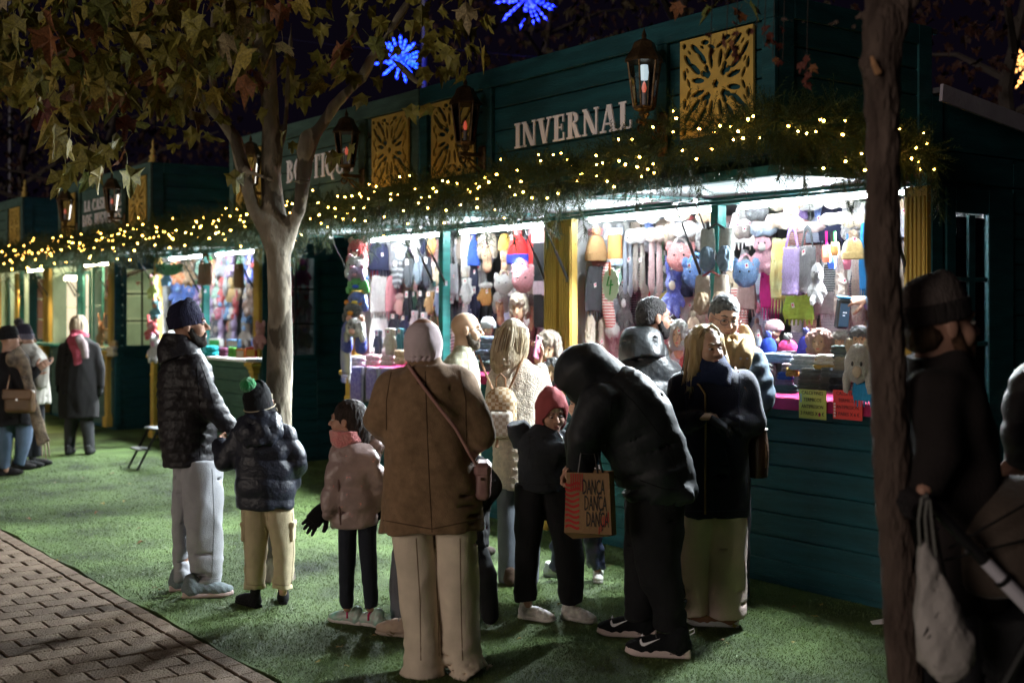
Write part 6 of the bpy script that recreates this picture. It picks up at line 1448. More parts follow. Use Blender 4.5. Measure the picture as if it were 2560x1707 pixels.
@sdm('fur_hood', wav(.035, 6, 16, 17), .02, .08)
def g_hood(q): q.ell((0, -.05, -.40), (.48, .46, .42)).ell((0, -.02, -.78), (.46, .36, .22), k=.08); q.ell((0, .36, -.52), (.22, .34, .32), k=.04, sub=True)
@sdm('ear_hat', wav(.014, 7, 12, 18))
def g_earhat(q): q.ell((0, 0, -.34), (.44, .42, .36)); [q.ell((e * .38, .06, -.66), (.13, .16, .22), k=.06) for e in (-1, 1)]
def unit_box(name, lo, hi, c=.02): return cached(name, lambda: MB().box(lo, hi, c).mesh(name))
def hat_tail():
    return cached('hat_tail', lambda: (lambda q: (q.rc((0, 0, 0), (.1, 0, -.9), .13, .15), q.mesh('hat_tail', None, FZ, .03))[1])(SD(.025)))
PLAIN = lambda c: cloth(c, bump=.5, bscale=90)
TAGM = None
def goods(kind, label, cat, pos, size, c1, c2=None, rz=None, group=None, tilt=0., c3=None):
    w, d, h = size; c2 = c2 or c1
    c1, c2, c3 = (tuple(x ** 1.22 for x in c) if isinstance(c, tuple) else c for c in (c1, c2, c3))
    m1 = c1 if not isinstance(c1, tuple) else (fluff(c1) if kind in ('plush', 'bunny', 'bag', 'cushion', 'tubes', 'tubebag', 'fur', 'furhood', 'earhat') else PLAIN(c1))
    m2 = c2 if not isinstance(c2, tuple) else (fluff(c2) if kind in ('beanie', 'slippers', 'sock', 'mitten', 'fur', 'furhood', 'plush', 'bunny') else PLAIN(c2))
    nm = {'beanie': 'knit_hat', 'plush': 'plush_toy', 'bunny': 'plush_toy', 'bag': 'plush_bag', 'cushion': 'plush_slippers', 'tubes': 'fluffy_scarf', 'scarf': 'scarf', 'roll': 'rolled_blanket', 'tubebag': 'bottle_bag', 'slippers': 'slippers',
          'sock': 'slipper_sock', 'gloves': 'gloves', 'mitten': 'mitten', 'fold': 'folded_socks', 'tights': 'tights_pack', 'fur': 'display_head', 'furhood': 'display_head', 'cap': 'display_head', 'card': 'packet', 'earhat': 'animal_hat', 'key': 'keyring', 'box': 'toy_box'}[kind]
    r = thing(nm, label, cat, pos, TH if rz is None else rz, group); r.scale = (w, d, h)
    if tilt: r.rotation_euler = (0, tilt, r.rotation_euler[2])
    A = lambda n, me, m, **k: ob(n, me, r, m, **k)
    blk = M_BLACK
    dot = lambda x, y, z, s=.035: A('eye', cached('eye_dot', lambda: MB().lathe([(.2, -.9), (.9, -.4), (.9, .4), (.2, .9)], 8).mesh('eye_dot', None, True)), blk, loc=(x, y, z), scale=(s, s, s))
    if kind == 'beanie': A('crown', g_dome(), m1); A('brim', g_brim(), PLAIN(c3) if c3 else m1); A('pompom', g_pom(), m2)
    elif kind in ('plush', 'bunny'):
        A('torso', g_plb(), m1)
        for e in (-1, 1): A('ear', g_ear() if kind == 'plush' else g_lear(), m2 if kind == 'plush' else m1, loc=(e * .25, .0, -.06), scale=(e, 1, 1)); dot(e * .12, .31, -.24)
        A('muzzle', g_muz(), m2, loc=(0, .29, -.34))
    elif kind == 'bag': A('pouch', g_bag(), m1); A('strap', g_strap(), m2, loc=(0, 0, -.06)); [dot(e * .16, .22, -.5, .04) for e in (-1, 1)]
    elif kind == 'cushion': A('plush', g_cush(), m1); A('nose', g_ear(), m2, loc=(.25, .36, -.6))
    elif kind == 'tubes': A('tube', g_tube(), m1)
    elif kind == 'scarf': A('cloth', g_scarf(), m1)
    elif kind == 'roll': A('roll', g_roll(), m1); A('trim', g_rollt(), m2); A('trim', g_rollt(), m2, loc=(0, 0, -.85)); c3 and A('print', unit_box('print', (-.2, .42, -.62), (.2, .46, -.38)), PLAIN(c3))
    elif kind == 'tubebag': A('pouch', g_tbag(), m1); A('strap', g_strap(), m2)
    elif kind == 'slippers': A('sole', g_sole(), PLAIN(c3 or (.5, .48, .42))); A('upper', g_top(), m1); A('hook', cached('hook', lambda: MB().tube([(-.25, 0, -.06), (0, 0, .06), (.25, 0, -.06)], .03, 6).tube([(0, 0, .06), (0, 0, .14), (.06, 0, .18)], .02, 6).mesh('hook')), m2)
    elif kind == 'sock': A('leg', g_sock(), m1); A('fluff', g_sockf(), m2)
    elif kind == 'gloves':
        for e, dx, dy in ((1, .14, .0), (-1, -.14, -.12)): A('glove', g_glove(), m1, loc=(dx, dy, 0), rot=(0, .10 * e, 0), scale=(e * .72, 1, 1))
        A('price_tag', unit_box('price_tag', (-.13, .13, -.24), (.13, .15, -.02), 0), PLAIN((.62, .60, .56))); A('tag_dot', unit_box('tag_dot', (-.05, .151, -.16), (.05, .16, -.10), 0), PLAIN((.65, .05, .12)))
    elif kind == 'mitten': A('hand', g_mit(), m1); A('cuff', g_mitc(), m2)
    elif kind == 'fold': A('fold', g_fold(), m1)
    elif kind == 'tights': A('stocking', unit_box('stocking', (-.46, -.2, -1), (.46, .2, -.34), .06), m1); A('label_card', unit_box('label_card', (-.5, -.24, -.36), (.5, .24, -.10), .01), m2); A('header', unit_box('header', (-.48, -.2, -.1), (.48, .2, 0), .02), m1)
    elif kind in ('fur', 'furhood', 'cap'):
        hd = A('head', g_man(), PLAIN((.52, .34, .22)))
        A('hat', {'fur': g_fur, 'furhood': g_hood, 'cap': g_dome}[kind](), m1, **({} if kind != 'cap' else dict(loc=(0, -.02, .42), scale=(.86, .92, .86))))
        for e in (-1, 1): ob('eye', cached('eye_dot', None), hd, blk, loc=(e * .12, .315, -.46), scale=.028) if 'eye_dot' in MC else None
        ob('lips', unit_box('lips', (-.06, .33, -.73), (.06, .355, -.69), .01), hd, PLAIN((.45, .08, .08)))
    elif kind == 'card': A('sleeve', unit_box('sleeve', (-.5, -.3, -1), (.5, .3, 0), .03), m2); A('print', unit_box('printp', (-.40, .31, -.92), (.40, .36, -.14), 0), m1); A('print_top', unit_box('printt', (-.36, .31, -.12), (.36, .36, -.05), 0), m1)
    elif kind == 'earhat': A('cap', g_earhat(), m1); [dot(e * .14, .40, -.34, .05) for e in (-1, 1)]; A('muzzle', g_muz(), m2, loc=(0, .38, -.48)); [A('ear', g_ear(), m2, loc=(e * .30, 0, -.02)) for e in (-1, 1)]
    elif kind == 'key': A('ribbon', unit_box('ribbon', (-.12, -.05, -.5), (.12, .05, 0), 0), m2); A('charm', cached('charm', lambda: MB().box((-.5, -.3, -1), (.5, .3, -.45), .16).mesh('charm')), m1)
    elif kind == 'box': A('carton', unit_box('carton', (-.5, -.5, -1), (.5, .5, 0), .03), m1); A('face', unit_box('bface', (-.4, .505, -.85), (.4, .53, -.2), 0), m2)
    if kind in ('beanie', 'scarf', 'tubes', 'cushion', 'tubebag', 'bag', 'mitten', 'fur', 'furhood') and (len(label) * 7 + int(pos[2] * 1000)) % 5 < 3:
        tx = .12 if len(label) % 2 else -.14; ty = {'scarf': .16, 'tubes': .22, 'mitten': .24}.get(kind, .50)
        A('price_tag', unit_box('swing_tag', (-.5, 0, -.5), (.5, .02, .5), 0), PLAIN((.66, .64, .60)), loc=(tx, ty, -.34), scale=(.022 / w, 1, .034 / h), rot=(0, .2, 0))
        A('tag_dot', unit_box('swing_tag', (-.5, 0, -.5), (.5, .02, .5), 0), PLAIN((.70, .05, .14)), loc=(tx, ty + .012, -.33), scale=(.012 / w, 1, .012 / h), rot=(0, .2, 0))
    return r
def hang(kind, u0, v0, u1, v1, o, label, cat, c1, c2=None, c3=None, dk=.6, rz=None, group=None, tilt=0.):
    """Fill the pixel box (u0, v0)-(u1, v1) with an article that hangs o metres in front of the stall front."""
    if v0 < 800 and o < .17: o -= .36
    a, b = RP((u0 + u1) / 2, v0, o), RP((u0 + u1) / 2, v1, o); w = (u1 - u0) * a.y / FPX; h = (a - b).length
    if kind in ('gloves', 'scarf', 'tights', 'card'): rz_ = TH + (.12 if rz is None else rz); w /= .68
    else: rz_ = TH + (math.radians(25) if rz is None else rz)
    return goods(kind, label, cat, a, (w, min(w, h) * dk, h), c1, c2, rz_, group, tilt, c3)
PEOPLE_G = 'hats, scarves and gloves hung for sale'
def stripes(name, a, b, sc=14, d='Z', c=None):
    if name in MATS: return MATS[name]
    m = pm(name, a, rough=.95, bump=.5, bscale=100); nt = m.node_tree; N, L = nt.nodes, nt.links
    tc = [n for n in N if n.bl_idname == 'ShaderNodeTexCoord'][0]; wv = N.new('ShaderNodeTexWave'); wv.bands_direction = d; wv.inputs['Scale'].default_value = sc / 6.28; wv.inputs['Distortion'].default_value = 1.2; wv.inputs['Detail Scale'].default_value = 3
    L.new(tc.outputs['Object'], wv.inputs[0]); r = N.new('ShaderNodeValToRGB'); r.color_ramp.interpolation = 'CONSTANT'
    r.color_ramp.elements[0].color = (*a, 1); r.color_ramp.elements[1].color = (*b, 1); r.color_ramp.elements[1].position = .55
    if c: e = r.color_ramp.elements.new(.82); e.color = (*c, 1)
    L.new(wv.outputs['Fac'], r.inputs[0]); L.new(r.outputs[0], N['Principled BSDF'].inputs['Base Color']); return m
NORD = stripes('nordic_knit', (.36, .36, .36), (.05, .05, .055), 40, 'Z', (.5, .5, .48)); NORDB = stripes('black_nordic', (.02, .02, .022), (.22, .22, .22), 44); RW = stripes('red_white_knit', (.6, .55, .5), (.45, .06, .07), 40)
GRW = stripes('grey_white_stripe', (.55, .55, .54), (.16, .17, .18), 26)
WHT, CRM, TAN, BLK, NVY, GRY, CHA, PNK, BLU, RED, CML, TAU = (.60, .59, .57), (.56, .48, .37), (.38, .24, .12), (.016, .016, .018), (.03, .035, .07), (.26, .27, .29), (.07, .075, .08), (.58, .28, .30), (.06, .16, .50), (.50, .03, .04), (.34, .22, .11), (.30, .25, .21)
LBL, PUR, MAG, GRN, MUS, ORG, TEA, LIL = (.20, .38, .64), (.34, .22, .55), (.45, .02, .20), (.05, .28, .08), (.46, .30, .08), (.58, .22, .06), (.10, .26, .30), (.48, .36, .58)
inv, bou = ' in the INVERNAL stall', ' in the BOUTIQUE stall'
# kind, box, o, label, category, colours
for a in (
 ('slippers', 1440, 576, 1484, 668, .02, 'blue printed slipper boots beside the white rolled blanket', 'slippers', BLU, BLU, BLU),
 ('roll', 1462, 574, 1520, 664, .08, 'white rolled fleece blanket with pink trim and a red bow print', 'blanket', WHT, PNK, (.45, .05, .05)),
 ('roll', 1515, 572, 1560, 662, .05, 'orange rolled fleece blanket with pale blue top', 'blanket', (.56, .30, .12), (.45, .55, .66), None),
 ('cushion', 1562, 566, 1620, 612, .05, 'white plush slippers with a black nose over the grey tube scarf', 'slippers', WHT, BLK),
 ('cushion', 1614, 562, 1668, 608, .05, 'beige pink plush slippers beside the white pair with the black nose', 'slippers', (.55, .42, .36), TAN),
 ('cushion', 1658, 552, 1692, 610, .05, 'shaggy brown plush slippers between beige and white pairs', 'slippers', (.26, .18, .12), TAN),
 ('cushion', 1682, 550, 1742, 596, .08, 'white plush slippers behind the left gas strut of the mullion', 'slippers', WHT, CRM),
 ('cushion', 1590, 522, 1650, 562, .0, 'white plush slippers in the top row left of the mullion', 'slippers', WHT, WHT),
 ('cushion', 1660, 520, 1725, 556, .0, 'cream plush slippers in the top row left of the mullion', 'slippers', CRM, WHT),
 ('cushion', 1740, 515, 1800, 560, -.05, 'orange tan plush slippers touching the mullion at the top', 'slippers', (.55, .34, .16), CRM),
 ('tubes', 1556, 606, 1584, 732, .0, 'grey blue fluffy tube scarf hanging under the white plush slippers', 'scarf', (.30, .34, .42)),
 ('tubes', 1580, 612, 1615, 724, .02, 'taupe fluffy tube scarf left of the pink one', 'scarf', TAU),
 ('tubes', 1619, 610, 1659, 728, .02, 'pale pink fluffy tube scarf left of the coral bag', 'scarf', (.55, .36, .36)),
 ('mitten', 1534, 660, 1558, 712, .04, 'mint green mitten hanging under the orange blanket', 'mitten', (.26, .42, .34), (.30, .46, .38)),
 ('mitten', 1546, 690, 1564, 738, -.02, 'dark charcoal mitten behind the mint green one', 'mitten', CHA, CHA),
 ('bag', 1662, 594, 1740, 682, .04, 'coral pink fluffy bag with long handles beside the mullion', 'bag', (.60, .22, .22), (.55, .5, .5)),
 ('bunny', 1644, 610, 1662, 662, -.1, 'small green and red felt toy behind the pink tube scarf', 'toy', GRN, RED),
 ('bag', 1702, 634, 1778, 724, .06, 'deep blue plush bag left of the mullion', 'bag', (.05, .18, .46), LBL),
 ('bunny', 1655, 674, 1714, 790, .0, 'royal blue plush toy with cream belly above the bearded man', 'plush toy', (.04, .08, .46), CRM),
 ('plush', 1640, 728, 1690, 800, -.1, 'bright yellow plush toy behind the bearded man', 'plush toy', (.60, .46, .03), BLU),
 ('scarf', 1620, 728, 1662, 800, -.2, 'red cloth hanging behind the yellow plush toy', 'scarf', RED),
 ('slippers', 1746, 566, 1836, 682, .22, 'pair of grey slippers with ribbed soles hanging in front of the mullion', 'slippers', (.20, .26, .32), BLK, (.50, .52, .48)),
 ('slippers', 1732, 684, 1824, 790, .22, 'pair of beige slippers with fur tops on a red hook', 'slippers', (.42, .33, .24), RED, (.46, .40, .34)),
 ('sock', 1418, 696, 1472, 838, .08, 'black patterned slipper sock leaning against the gold pilaster', 'sock', NORDB, WHT),
 ('sock', 1450, 684, 1510, 846, .12, 'grey zigzag slipper sock with white fluffy foot', 'sock', NORD, WHT),
 ('sock', 1496, 690, 1550, 836, .10, 'white and red slipper sock with fluffy foot', 'sock', RW, WHT),
 ('beanie', 1460, 676, 1500, 760, .05, 'grey zigzag knit hat hanging above the slipper socks', 'hat', NORD, GRY),
 ('plush', 1540, 722, 1584, 826, .0, 'black and white plush toy left of the bearded man', 'plush toy', BLK, (.62, .6, .6)),
 ('furhood', 1668, 800, 1724, 880, -.04, 'display head in a white plush hat right of the bearded man', 'display head', WHT, WHT),
 ('beanie', 1714, 776, 1752, 832, -.04, 'cream bobble hat behind the grey haired man', 'hat', CRM, CRM),
 ('beanie', 1674, 770, 1704, 812, -.12, 'black bobble hat beside the bearded face', 'hat', BLK, BLK),
 ('cushion', 1864, 498, 1920, 556, .05, 'dark grey shaggy plush slippers at the top right of the mullion', 'slippers', (.09, .09, .10), GRY),
 ('cushion', 1876, 548, 1942, 594, .08, 'grey blue plush slippers with stitched toes', 'slippers', (.30, .36, .46), GRY),
 ('cushion', 1836, 560, 1882, 600, .06, 'pale taupe plush slippers right beside the mullion', 'slippers', (.46, .38, .34), CRM),
 ('cushion', 1914, 528, 1968, 576, .05, 'beige plush slippers with a brown snout in the top row', 'slippers', (.52, .40, .30), (.3, .2, .14)),
 ('plush', 1950, 512, 2008, 572, .10, 'white and tan plush puppy slippers in the top row', 'plush toy', (.58, .50, .40), (.40, .20, .06)),
 ('cushion', 1974, 552, 2060, 584, .06, 'pale pink plush slippers above the purple bottle bag', 'slippers', (.58, .42, .42), PNK),
 ('cushion', 2052, 526, 2134, 566, .06, 'cream plush slippers above the keyrings', 'slippers', (.56, .54, .46), CRM),
 ('cushion', 2106, 532, 2172, 572, .04, 'tan furry plush slippers next to the foreground trunk', 'slippers', (.44, .36, .24), CRM),
 ('cushion', 1840, 508, 1872, 552, -.05, 'white plush slippers in the upper corner beside the mullion', 'slippers', WHT, PNK),
 ('cushion', 1926, 494, 1986, 530, -.05, 'overlit cream plush slippers under the lamp', 'slippers', CRM, WHT),
 ('cushion', 1990, 490, 2056, 528, -.05, 'overlit white plush slippers under the lamp', 'slippers', WHT, CRM),
 ('cushion', 2062, 486, 2130, 524, -.05, 'overlit ivory plush slippers under the lamp near the trunk', 'slippers', (.58, .54, .46), CRM),
 ('bunny', 1874, 584, 1942, 684, .06, 'pink long eared plush hood with white paws', 'plush toy', (.62, .30, .36), WHT),
 ('bag', 1828, 636, 1900, 722, .14, 'light blue plush bag with pink piping right of the mullion', 'bag', LBL, (.62, .36, .40)),
 ('scarf', 1904, 648, 1946, 796, .02, 'magenta scarf with long fringe', 'scarf', MAG),
 ('scarf', 1930, 598, 1974, 780, .05, 'scarf fading from white over green to mustard', 'scarf', pm('fade_knit', (.50, .56, .30), rough=.95, var=.3, scale=2.4, bump=.6, bscale=70, col2=(.42, .26, .05), stretch=(.4, .4, 1.6))),
 ('tubebag', 1952, 578, 2008, 744, .14, 'lilac fluffy bottle bag with purple straps', 'bag', (.46, .34, .62), PUR),
 ('tubebag', 1994, 576, 2044, 738, .10, 'charcoal fluffy bottle bag beside the lilac one', 'bag', (.15, .14, .15), CHA),
 ('plush', 2020, 656, 2066, 760, .14, 'white and black plush doll hanging below the keyrings', 'plush toy', (.62, .62, .62), BLK),
 ('key', 2054, 578, 2078, 656, .16, 'orange pink keyring charm on a striped ribbon', 'keyring', (.60, .22, .14), MAG),
 ('key', 2076, 578, 2098, 640, .16, 'round brown bear keyring charm', 'keyring', (.44, .22, .08), GRN),
 ('key', 2068, 580, 2090, 672, .12, 'blue keyring charm hanging lowest of the keyrings', 'keyring', BLU, BLK),
 ('key', 2108, 585, 2128, 674, .10, 'pink keyring charm beside the tan cup shaped hat', 'keyring', (.62, .22, .32), BLU),
 ('beanie', 2104, 574, 2162, 648, .15, 'tan cup shaped hat with round ears', 'hat', (.48, .36, .18), TAN),
 ('tubes', 2084, 650, 2164, 806, .0, 'long beige scarf pair left of the trunk', 'scarf', (.50, .42, .35)),
 ('scarf', 1846, 694, 1888, 790, .0, 'dusty pink scarf under the light blue plush bag', 'scarf', (.42, .32, .30)),
 ('scarf', 2018, 730, 2088, 798, .02, 'ash grey scarf with fringe left of the card reader', 'scarf', (.34, .32, .31)),
 ('scarf', 1964, 738, 2028, 812, .06, 'lime green fringed scarf under the lilac bottle bag', 'scarf', (.34, .52, .10)),
 ('scarf', 2152, 560, 2182, 760, .05, 'bright blue fleece hanging against the trunk', 'fleece', (.03, .22, .45)),
 ('beanie', 1898, 826, 1944, 888, .02, 'royal blue bobble hat on the counter', 'hat', (.03, .08, .48), (.03, .08, .48)),
 ('cap', 1906, 806, 1966, 850, -.08, 'pale pink beret on the counter behind the blue bobble hat', 'hat', (.58, .40, .42), PNK),
 ('beanie', 1940, 832, 1998, 890, .03, 'bright pink bobble hat with white pompom and grey brim', 'hat', (.60, .06, .22), WHT, (.42, .40, .44)),
 ('beanie', 1992, 818, 2038, 888, .0, 'deep blue bobble hat with violet sheen beside the pink one', 'hat', (.06, .06, .34), (.03, .06, .46)),
 ('furhood', 2012, 822, 2084, 892, .04, 'display head in a pink fur hood', 'display head', (.44, .24, .19), PNK),
 ('fur', 2076, 828, 2124, 884, -.02, 'display head in a grey fur hat', 'display head', (.36, .32, .28), GRY),
 ('fur', 2118, 816, 2182, 886, .02, 'display head in a dark grey hood next to the trunk', 'display head', (.06, .065, .08), CHA),
 ('beanie', 1876, 794, 1908, 846, -.06, 'white bobble hat behind the blue parka', 'hat', WHT, (.60, .48, .42)),
 ('beanie', 1884, 824, 1906, 866, -.02, 'pale grey blue bobble hat against the blue parka', 'hat', (.34, .40, .48), GRY),
 ('earhat', 2108, 862, 2184, 1000, .22, 'thick white braided plush hat with ears hanging off the counter by the trunk', 'hat', (.62, .60, .54), CRM),
 ('scarf', 2138, 940, 2184, 1016, .18, 'turquoise fleece hanging off the counter by the trunk', 'fleece', (.05, .30, .52)),
 # BOUTIQUE, right half
 ('beanie', 1166, 572, 1202, 664, .02, 'blue bobble hat with earflaps right of the teal mullion', 'hat', (.08, .16, .52), (.05, .10, .52)),
 ('scarf', 1174, 655, 1196, 728, .0, 'navy tassels of the blue earflap hat', 'scarf', NVY),
 ('fur', 1188, 582, 1248, 664, -.02, 'display head in a cream fur hat beside the blue bobble hat', 'display head', CRM, CRM),
 ('cap', 1240, 596, 1282, 664, .0, 'mustard felt hat left of the red bobble hats', 'hat', MUS, MUS),
 ('beanie', 1264, 560, 1324, 660, .10, 'red bobble hat with blue band in the BOUTIQUE stall', 'hat', (.52, .03, .03), (.56, .03, .03), (.05, .07, .42)),
 ('beanie', 1312, 556, 1344, 660, .02, 'red bobble hat behind the one with the blue band', 'hat', (.50, .05, .05), (.44, .02, .04)),
 ('scarf', 1152, 560, 1178, 690, -.05, 'white fluffy scarf right against the teal mullion', 'scarf', WHT),
 ('roll', 1152, 600, 1192, 690, -.12, 'ivory fleece roll behind the blue bobble hat', 'blanket', (.56, .50, .40), CRM),
 ('bag', 1274, 652, 1342, 736, .12, 'pink plush bag with long ears in the BOUTIQUE stall', 'bag', (.58, .24, .27), (.55, .2, .24)),
 ('bag', 1230, 676, 1290, 738, .08, 'white plush bag left of the pink one', 'bag', (.62, .60, .58), CRM),
 ('gloves', 1148, 694, 1184, 758, .05, 'white knit gloves right of the teal mullion', 'gloves', (.58, .58, .57)),
 ('gloves', 1174, 714, 1202, 796, .0, 'navy gloves under the white ones', 'gloves', NVY),
 ('mitten', 1192, 708, 1238, 768, .08, 'tan suede mitten with white fur cuff', 'mitten', (.46, .26, .10), WHT),
 ('gloves', 1228, 750, 1252, 800, .0, 'dark blue gloves behind the tan mitten', 'gloves', NVY),
 ('fur', 1228, 728, 1274, 798, .02, 'display head in a white fur hat above the blonde woman', 'display head', WHT, WHT),
 ('fur', 1268, 732, 1328, 816, .04, 'display head in a beige fur hat above the blonde woman', 'display head', (.50, .42, .32), CRM),
 ('fur', 1314, 738, 1344, 812, -.04, 'display head in a dark brown fur hat beside the black tights', 'display head', (.07, .045, .035), CHA),
 ('tights', 1334, 560, 1362, 690, .06, 'black tights pack with pale label, upper left of four by the pilaster', 'tights', BLK, (.46, .36, .40)),
 ('tights', 1360, 556, 1388, 694, .06, 'black tights pack with pale label, upper right of four by the pilaster', 'tights', BLK, (.46, .36, .40)),
 ('tights', 1336, 690, 1362, 818, .06, 'black tights pack with pale label, lower left of four by the pilaster', 'tights', BLK, (.46, .36, .40)),
 ('tights', 1360, 692, 1386, 822, .06, 'black tights pack with pale label, lower right of four by the pilaster', 'tights', BLK, (.46, .36, .40)),
 ('fur', 1332, 828, 1412, 930, .12, 'display head in a big beige fur hat right of the pink phone', 'display head', (.46, .38, .30), CRM),
 ('furhood', 1352, 895, 1410, 968, .16, 'dark fur collar under the big beige fur hat', 'display head', (.02, .016, .015), BLK),
 ('fold', 1180, 838, 1246, 876, .06, 'blue grey knit cap on top of the pile behind the bald man', 'hat', (.16, .20, .27)),
 ('fold', 1182, 872, 1244, 904, .08, 'slate knit cap in the middle of the pile behind the bald man', 'hat', (.13, .15, .20)),
 ('fold', 1184, 900, 1246, 930, .10, 'green grey knit cap lowest in the pile behind the bald man', 'hat', (.08, .10, .10)),
 ('cap', 1192, 800, 1246, 846, .0, 'pale blue white knit cap over the pile behind the bald man', 'hat', (.52, .54, .57), WHT),
 # BOUTIQUE, glove rack
 ('gloves', 952, 590, 984, 650, -.05, 'black leather gloves, first in the top row of the glove rack', 'gloves', BLK),
 ('gloves', 980, 588, 1020, 650, -.03, 'pale grey and white knit gloves in the top row of the rack', 'gloves', (.46, .48, .52)),
 ('gloves', 1022, 586, 1052, 636, -.03, 'white fingerless gloves in the top row of the rack', 'gloves', WHT),
 ('gloves', 1046, 584, 1066, 634, -.06, 'slim navy gloves in the top row of the rack', 'gloves', NVY),
 ('gloves', 1066, 584, 1092, 634, -.04, 'orange tan gloves in the top row of the rack', 'gloves', (.52, .30, .12)),
 ('gloves', 1092, 582, 1122, 700, .0, 'long charcoal ribbed gloves beside the teal mullion', 'gloves', CHA),
 ('gloves', 948, 640, 978, 712, -.03, 'black leather gloves, first in the second row of the rack', 'gloves', BLK),
 ('gloves', 972, 650, 1012, 718, .0, 'charcoal patterned gloves in the second row of the rack', 'gloves', stripes('glove_pattern', (.10, .105, .115), (.32, .33, .34), 9)),
 ('gloves', 1004, 646, 1038, 716, .02, 'dark grey gloves with pale cuff in the second row', 'gloves', (.11, .12, .13)),
 ('gloves', 1030, 638, 1060, 708, .0, 'blue grey knit gloves in the second row of the rack', 'gloves', (.22, .26, .30)),
 ('gloves', 1052, 642, 1082, 716, .02, 'navy wool gloves in the second row of the rack', 'gloves', (.06, .065, .08)),
 ('gloves', 1072, 656, 1102, 712, -.02, 'cream gloves in the second row of the rack', 'gloves', CRM),
 ('gloves', 946, 706, 980, 778, .0, 'tan leather gloves, first in the third row of the rack', 'gloves', (.36, .25, .14)),
 ('scarf', 966, 708, 1000, 780, -.04, 'mauve scarf in the third row of the rack', 'scarf', (.34, .20, .28)),
 ('mitten', 984, 736, 1014, 792, .02, 'dusty pink mitten in the third row of the rack', 'mitten', (.50, .31, .29), (.50, .31, .29)),
 ('gloves', 1004, 726, 1034, 802, .0, 'black leather gloves in the third row of the rack', 'gloves', (.018, .019, .022)),
 ('gloves', 1026, 728, 1044, 784, -.04, 'bottle green gloves in the third row of the rack', 'gloves', (.03, .06, .04)),
 ('gloves', 1040, 726, 1066, 786, .02, 'black suede gloves with cream card in the third row', 'gloves', BLK),
 ('gloves', 1058, 728, 1090, 784, .04, 'camel leather gloves in the third row of the rack', 'gloves', CML),
 ('gloves', 1082, 714, 1112, 788, .02, 'steel blue gloves in the third row of the rack', 'gloves', (.19, .23, .31)),
 ('scarf', 1104, 724, 1120, 800, -.02, 'pale pink scarf end beside the teal mullion', 'scarf', (.55, .36, .38)),
 ('gloves', 928, 774, 972, 836, .06, 'grey and white striped gloves in the fourth row of the rack', 'gloves', GRW),
 ('gloves', 968, 784, 1002, 836, .05, 'navy ribbed gloves in the fourth row of the rack', 'gloves', (.045, .05, .065)),
 ('gloves', 996, 788, 1024, 838, .04, 'navy gloves next to the ribbed pair in the fourth row', 'gloves', NVY),
 ('gloves', 1022, 776, 1050, 832, .0, 'white gloves in the fourth row of the rack', 'gloves', WHT),
 ('gloves', 1046, 780, 1074, 836, .02, 'light grey gloves in the fourth row of the rack', 'gloves', (.42, .43, .44)),
 ('gloves', 1070, 776, 1096, 832, .0, 'olive gloves in the fourth row of the rack', 'gloves', (.14, .14, .08)),
 ('gloves', 930, 824, 960, 888, .08, 'black gloves, first in the lowest row of the rack', 'gloves', CHA),
 ('gloves', 954, 820, 994, 890, .10, 'cream knit gloves in the lowest row of the rack', 'gloves', (.55, .50, .43)),
 ('gloves', 986, 820, 1014, 878, .06, 'teal blue gloves in the lowest row of the rack', 'gloves', TEA),
 ('earhat', 862, 600, 926, 680, .20, 'red hooded animal hat at the top of the column by the left pilaster', 'animal hat', (.50, .03, .03), (.48, .36, .30)),
 ('scarf', 920, 610, 950, 742, .16, 'red flap of the hooded animal hat', 'scarf', (.50, .03, .04)),
 ('earhat', 858, 642, 922, 702, .26, 'white and pink unicorn style animal hat', 'animal hat', WHT, (.58, .34, .36)),
 ('earhat', 866, 668, 918, 708, .32, 'lilac pig animal hat', 'animal hat', (.42, .32, .52), (.55, .30, .38)),
 ('earhat', 860, 694, 930, 740, .30, 'bright green animal hat with blue band', 'animal hat', (.06, .40, .06), (.05, .10, .42)),
 ('earhat', 862, 730, 926, 786, .30, 'blue animal hat with yellow bill', 'animal hat', (.05, .14, .48), (.58, .46, .10)),
 ('earhat', 852, 756, 914, 812, .34, 'black and white animal hat with orange bill', 'animal hat', (.03, .03, .035), (.56, .26, .06)),
 ('earhat', 856, 796, 920, 864, .36, 'black and white cow patterned animal hat at the bottom of the column', 'animal hat', pm('cow_plush', (.03, .03, .03), rough=.95, var=.1, scale=3.2, bump=.6, bscale=60, col2=(.62, .60, .56)), (.58, .36, .30)),
 ('tubes', 846, 812, 924, 880, .34, 'royal blue ear tubes below the cow patterned hat', 'animal hat', (.03, .06, .42)),
 ('scarf', 850, 820, 880, 955, .36, 'blue and white tail of the animal hat reaching below the counter', 'scarf', pm('blue_white_fleece', (.04, .07, .44), rough=.95, var=.1, scale=1.2, bump=.6, bscale=60, col2=(.56, .54, .50))),
 ('card', 880, 916, 917, 1006, .19, 'purple boxed packet hanging on the counter edge, leftmost', 'packet', pm('purple_print', (.10, .07, .28), rough=.3, var=.4, scale=9, bump=0, col2=(.28, .24, .44)), (.30, .28, .34)),
 ('card', 919, 918, 954, 1004, .19, 'purple boxed packet hanging on the counter edge, right of the first', 'packet', pm('purple_print', (.1, .07, .28)), (.30, .28, .34)),
 ('card', 956, 920, 990, 1000, .19, 'purple boxed packet behind the brown coat', 'packet', pm('purple_print', (.1, .07, .28)), (.30, .28, .34)),
 ('fold', 872, 888, 920, 918, .12, 'rolled flowered scarf at the left end of the counter', 'scarf', pm('flower_cloth', (.16, .20, .34), rough=.9, var=.2, scale=8, bump=.3, col2=(.5, .42, .36))),
 ('fold', 912, 884, 958, 916, .12, 'white printed cloth roll on the counter by the packets', 'scarf', pm('pale_print', (.56, .50, .46), rough=.9, var=.2, scale=9, bump=.3, col2=(.45, .12, .16))),
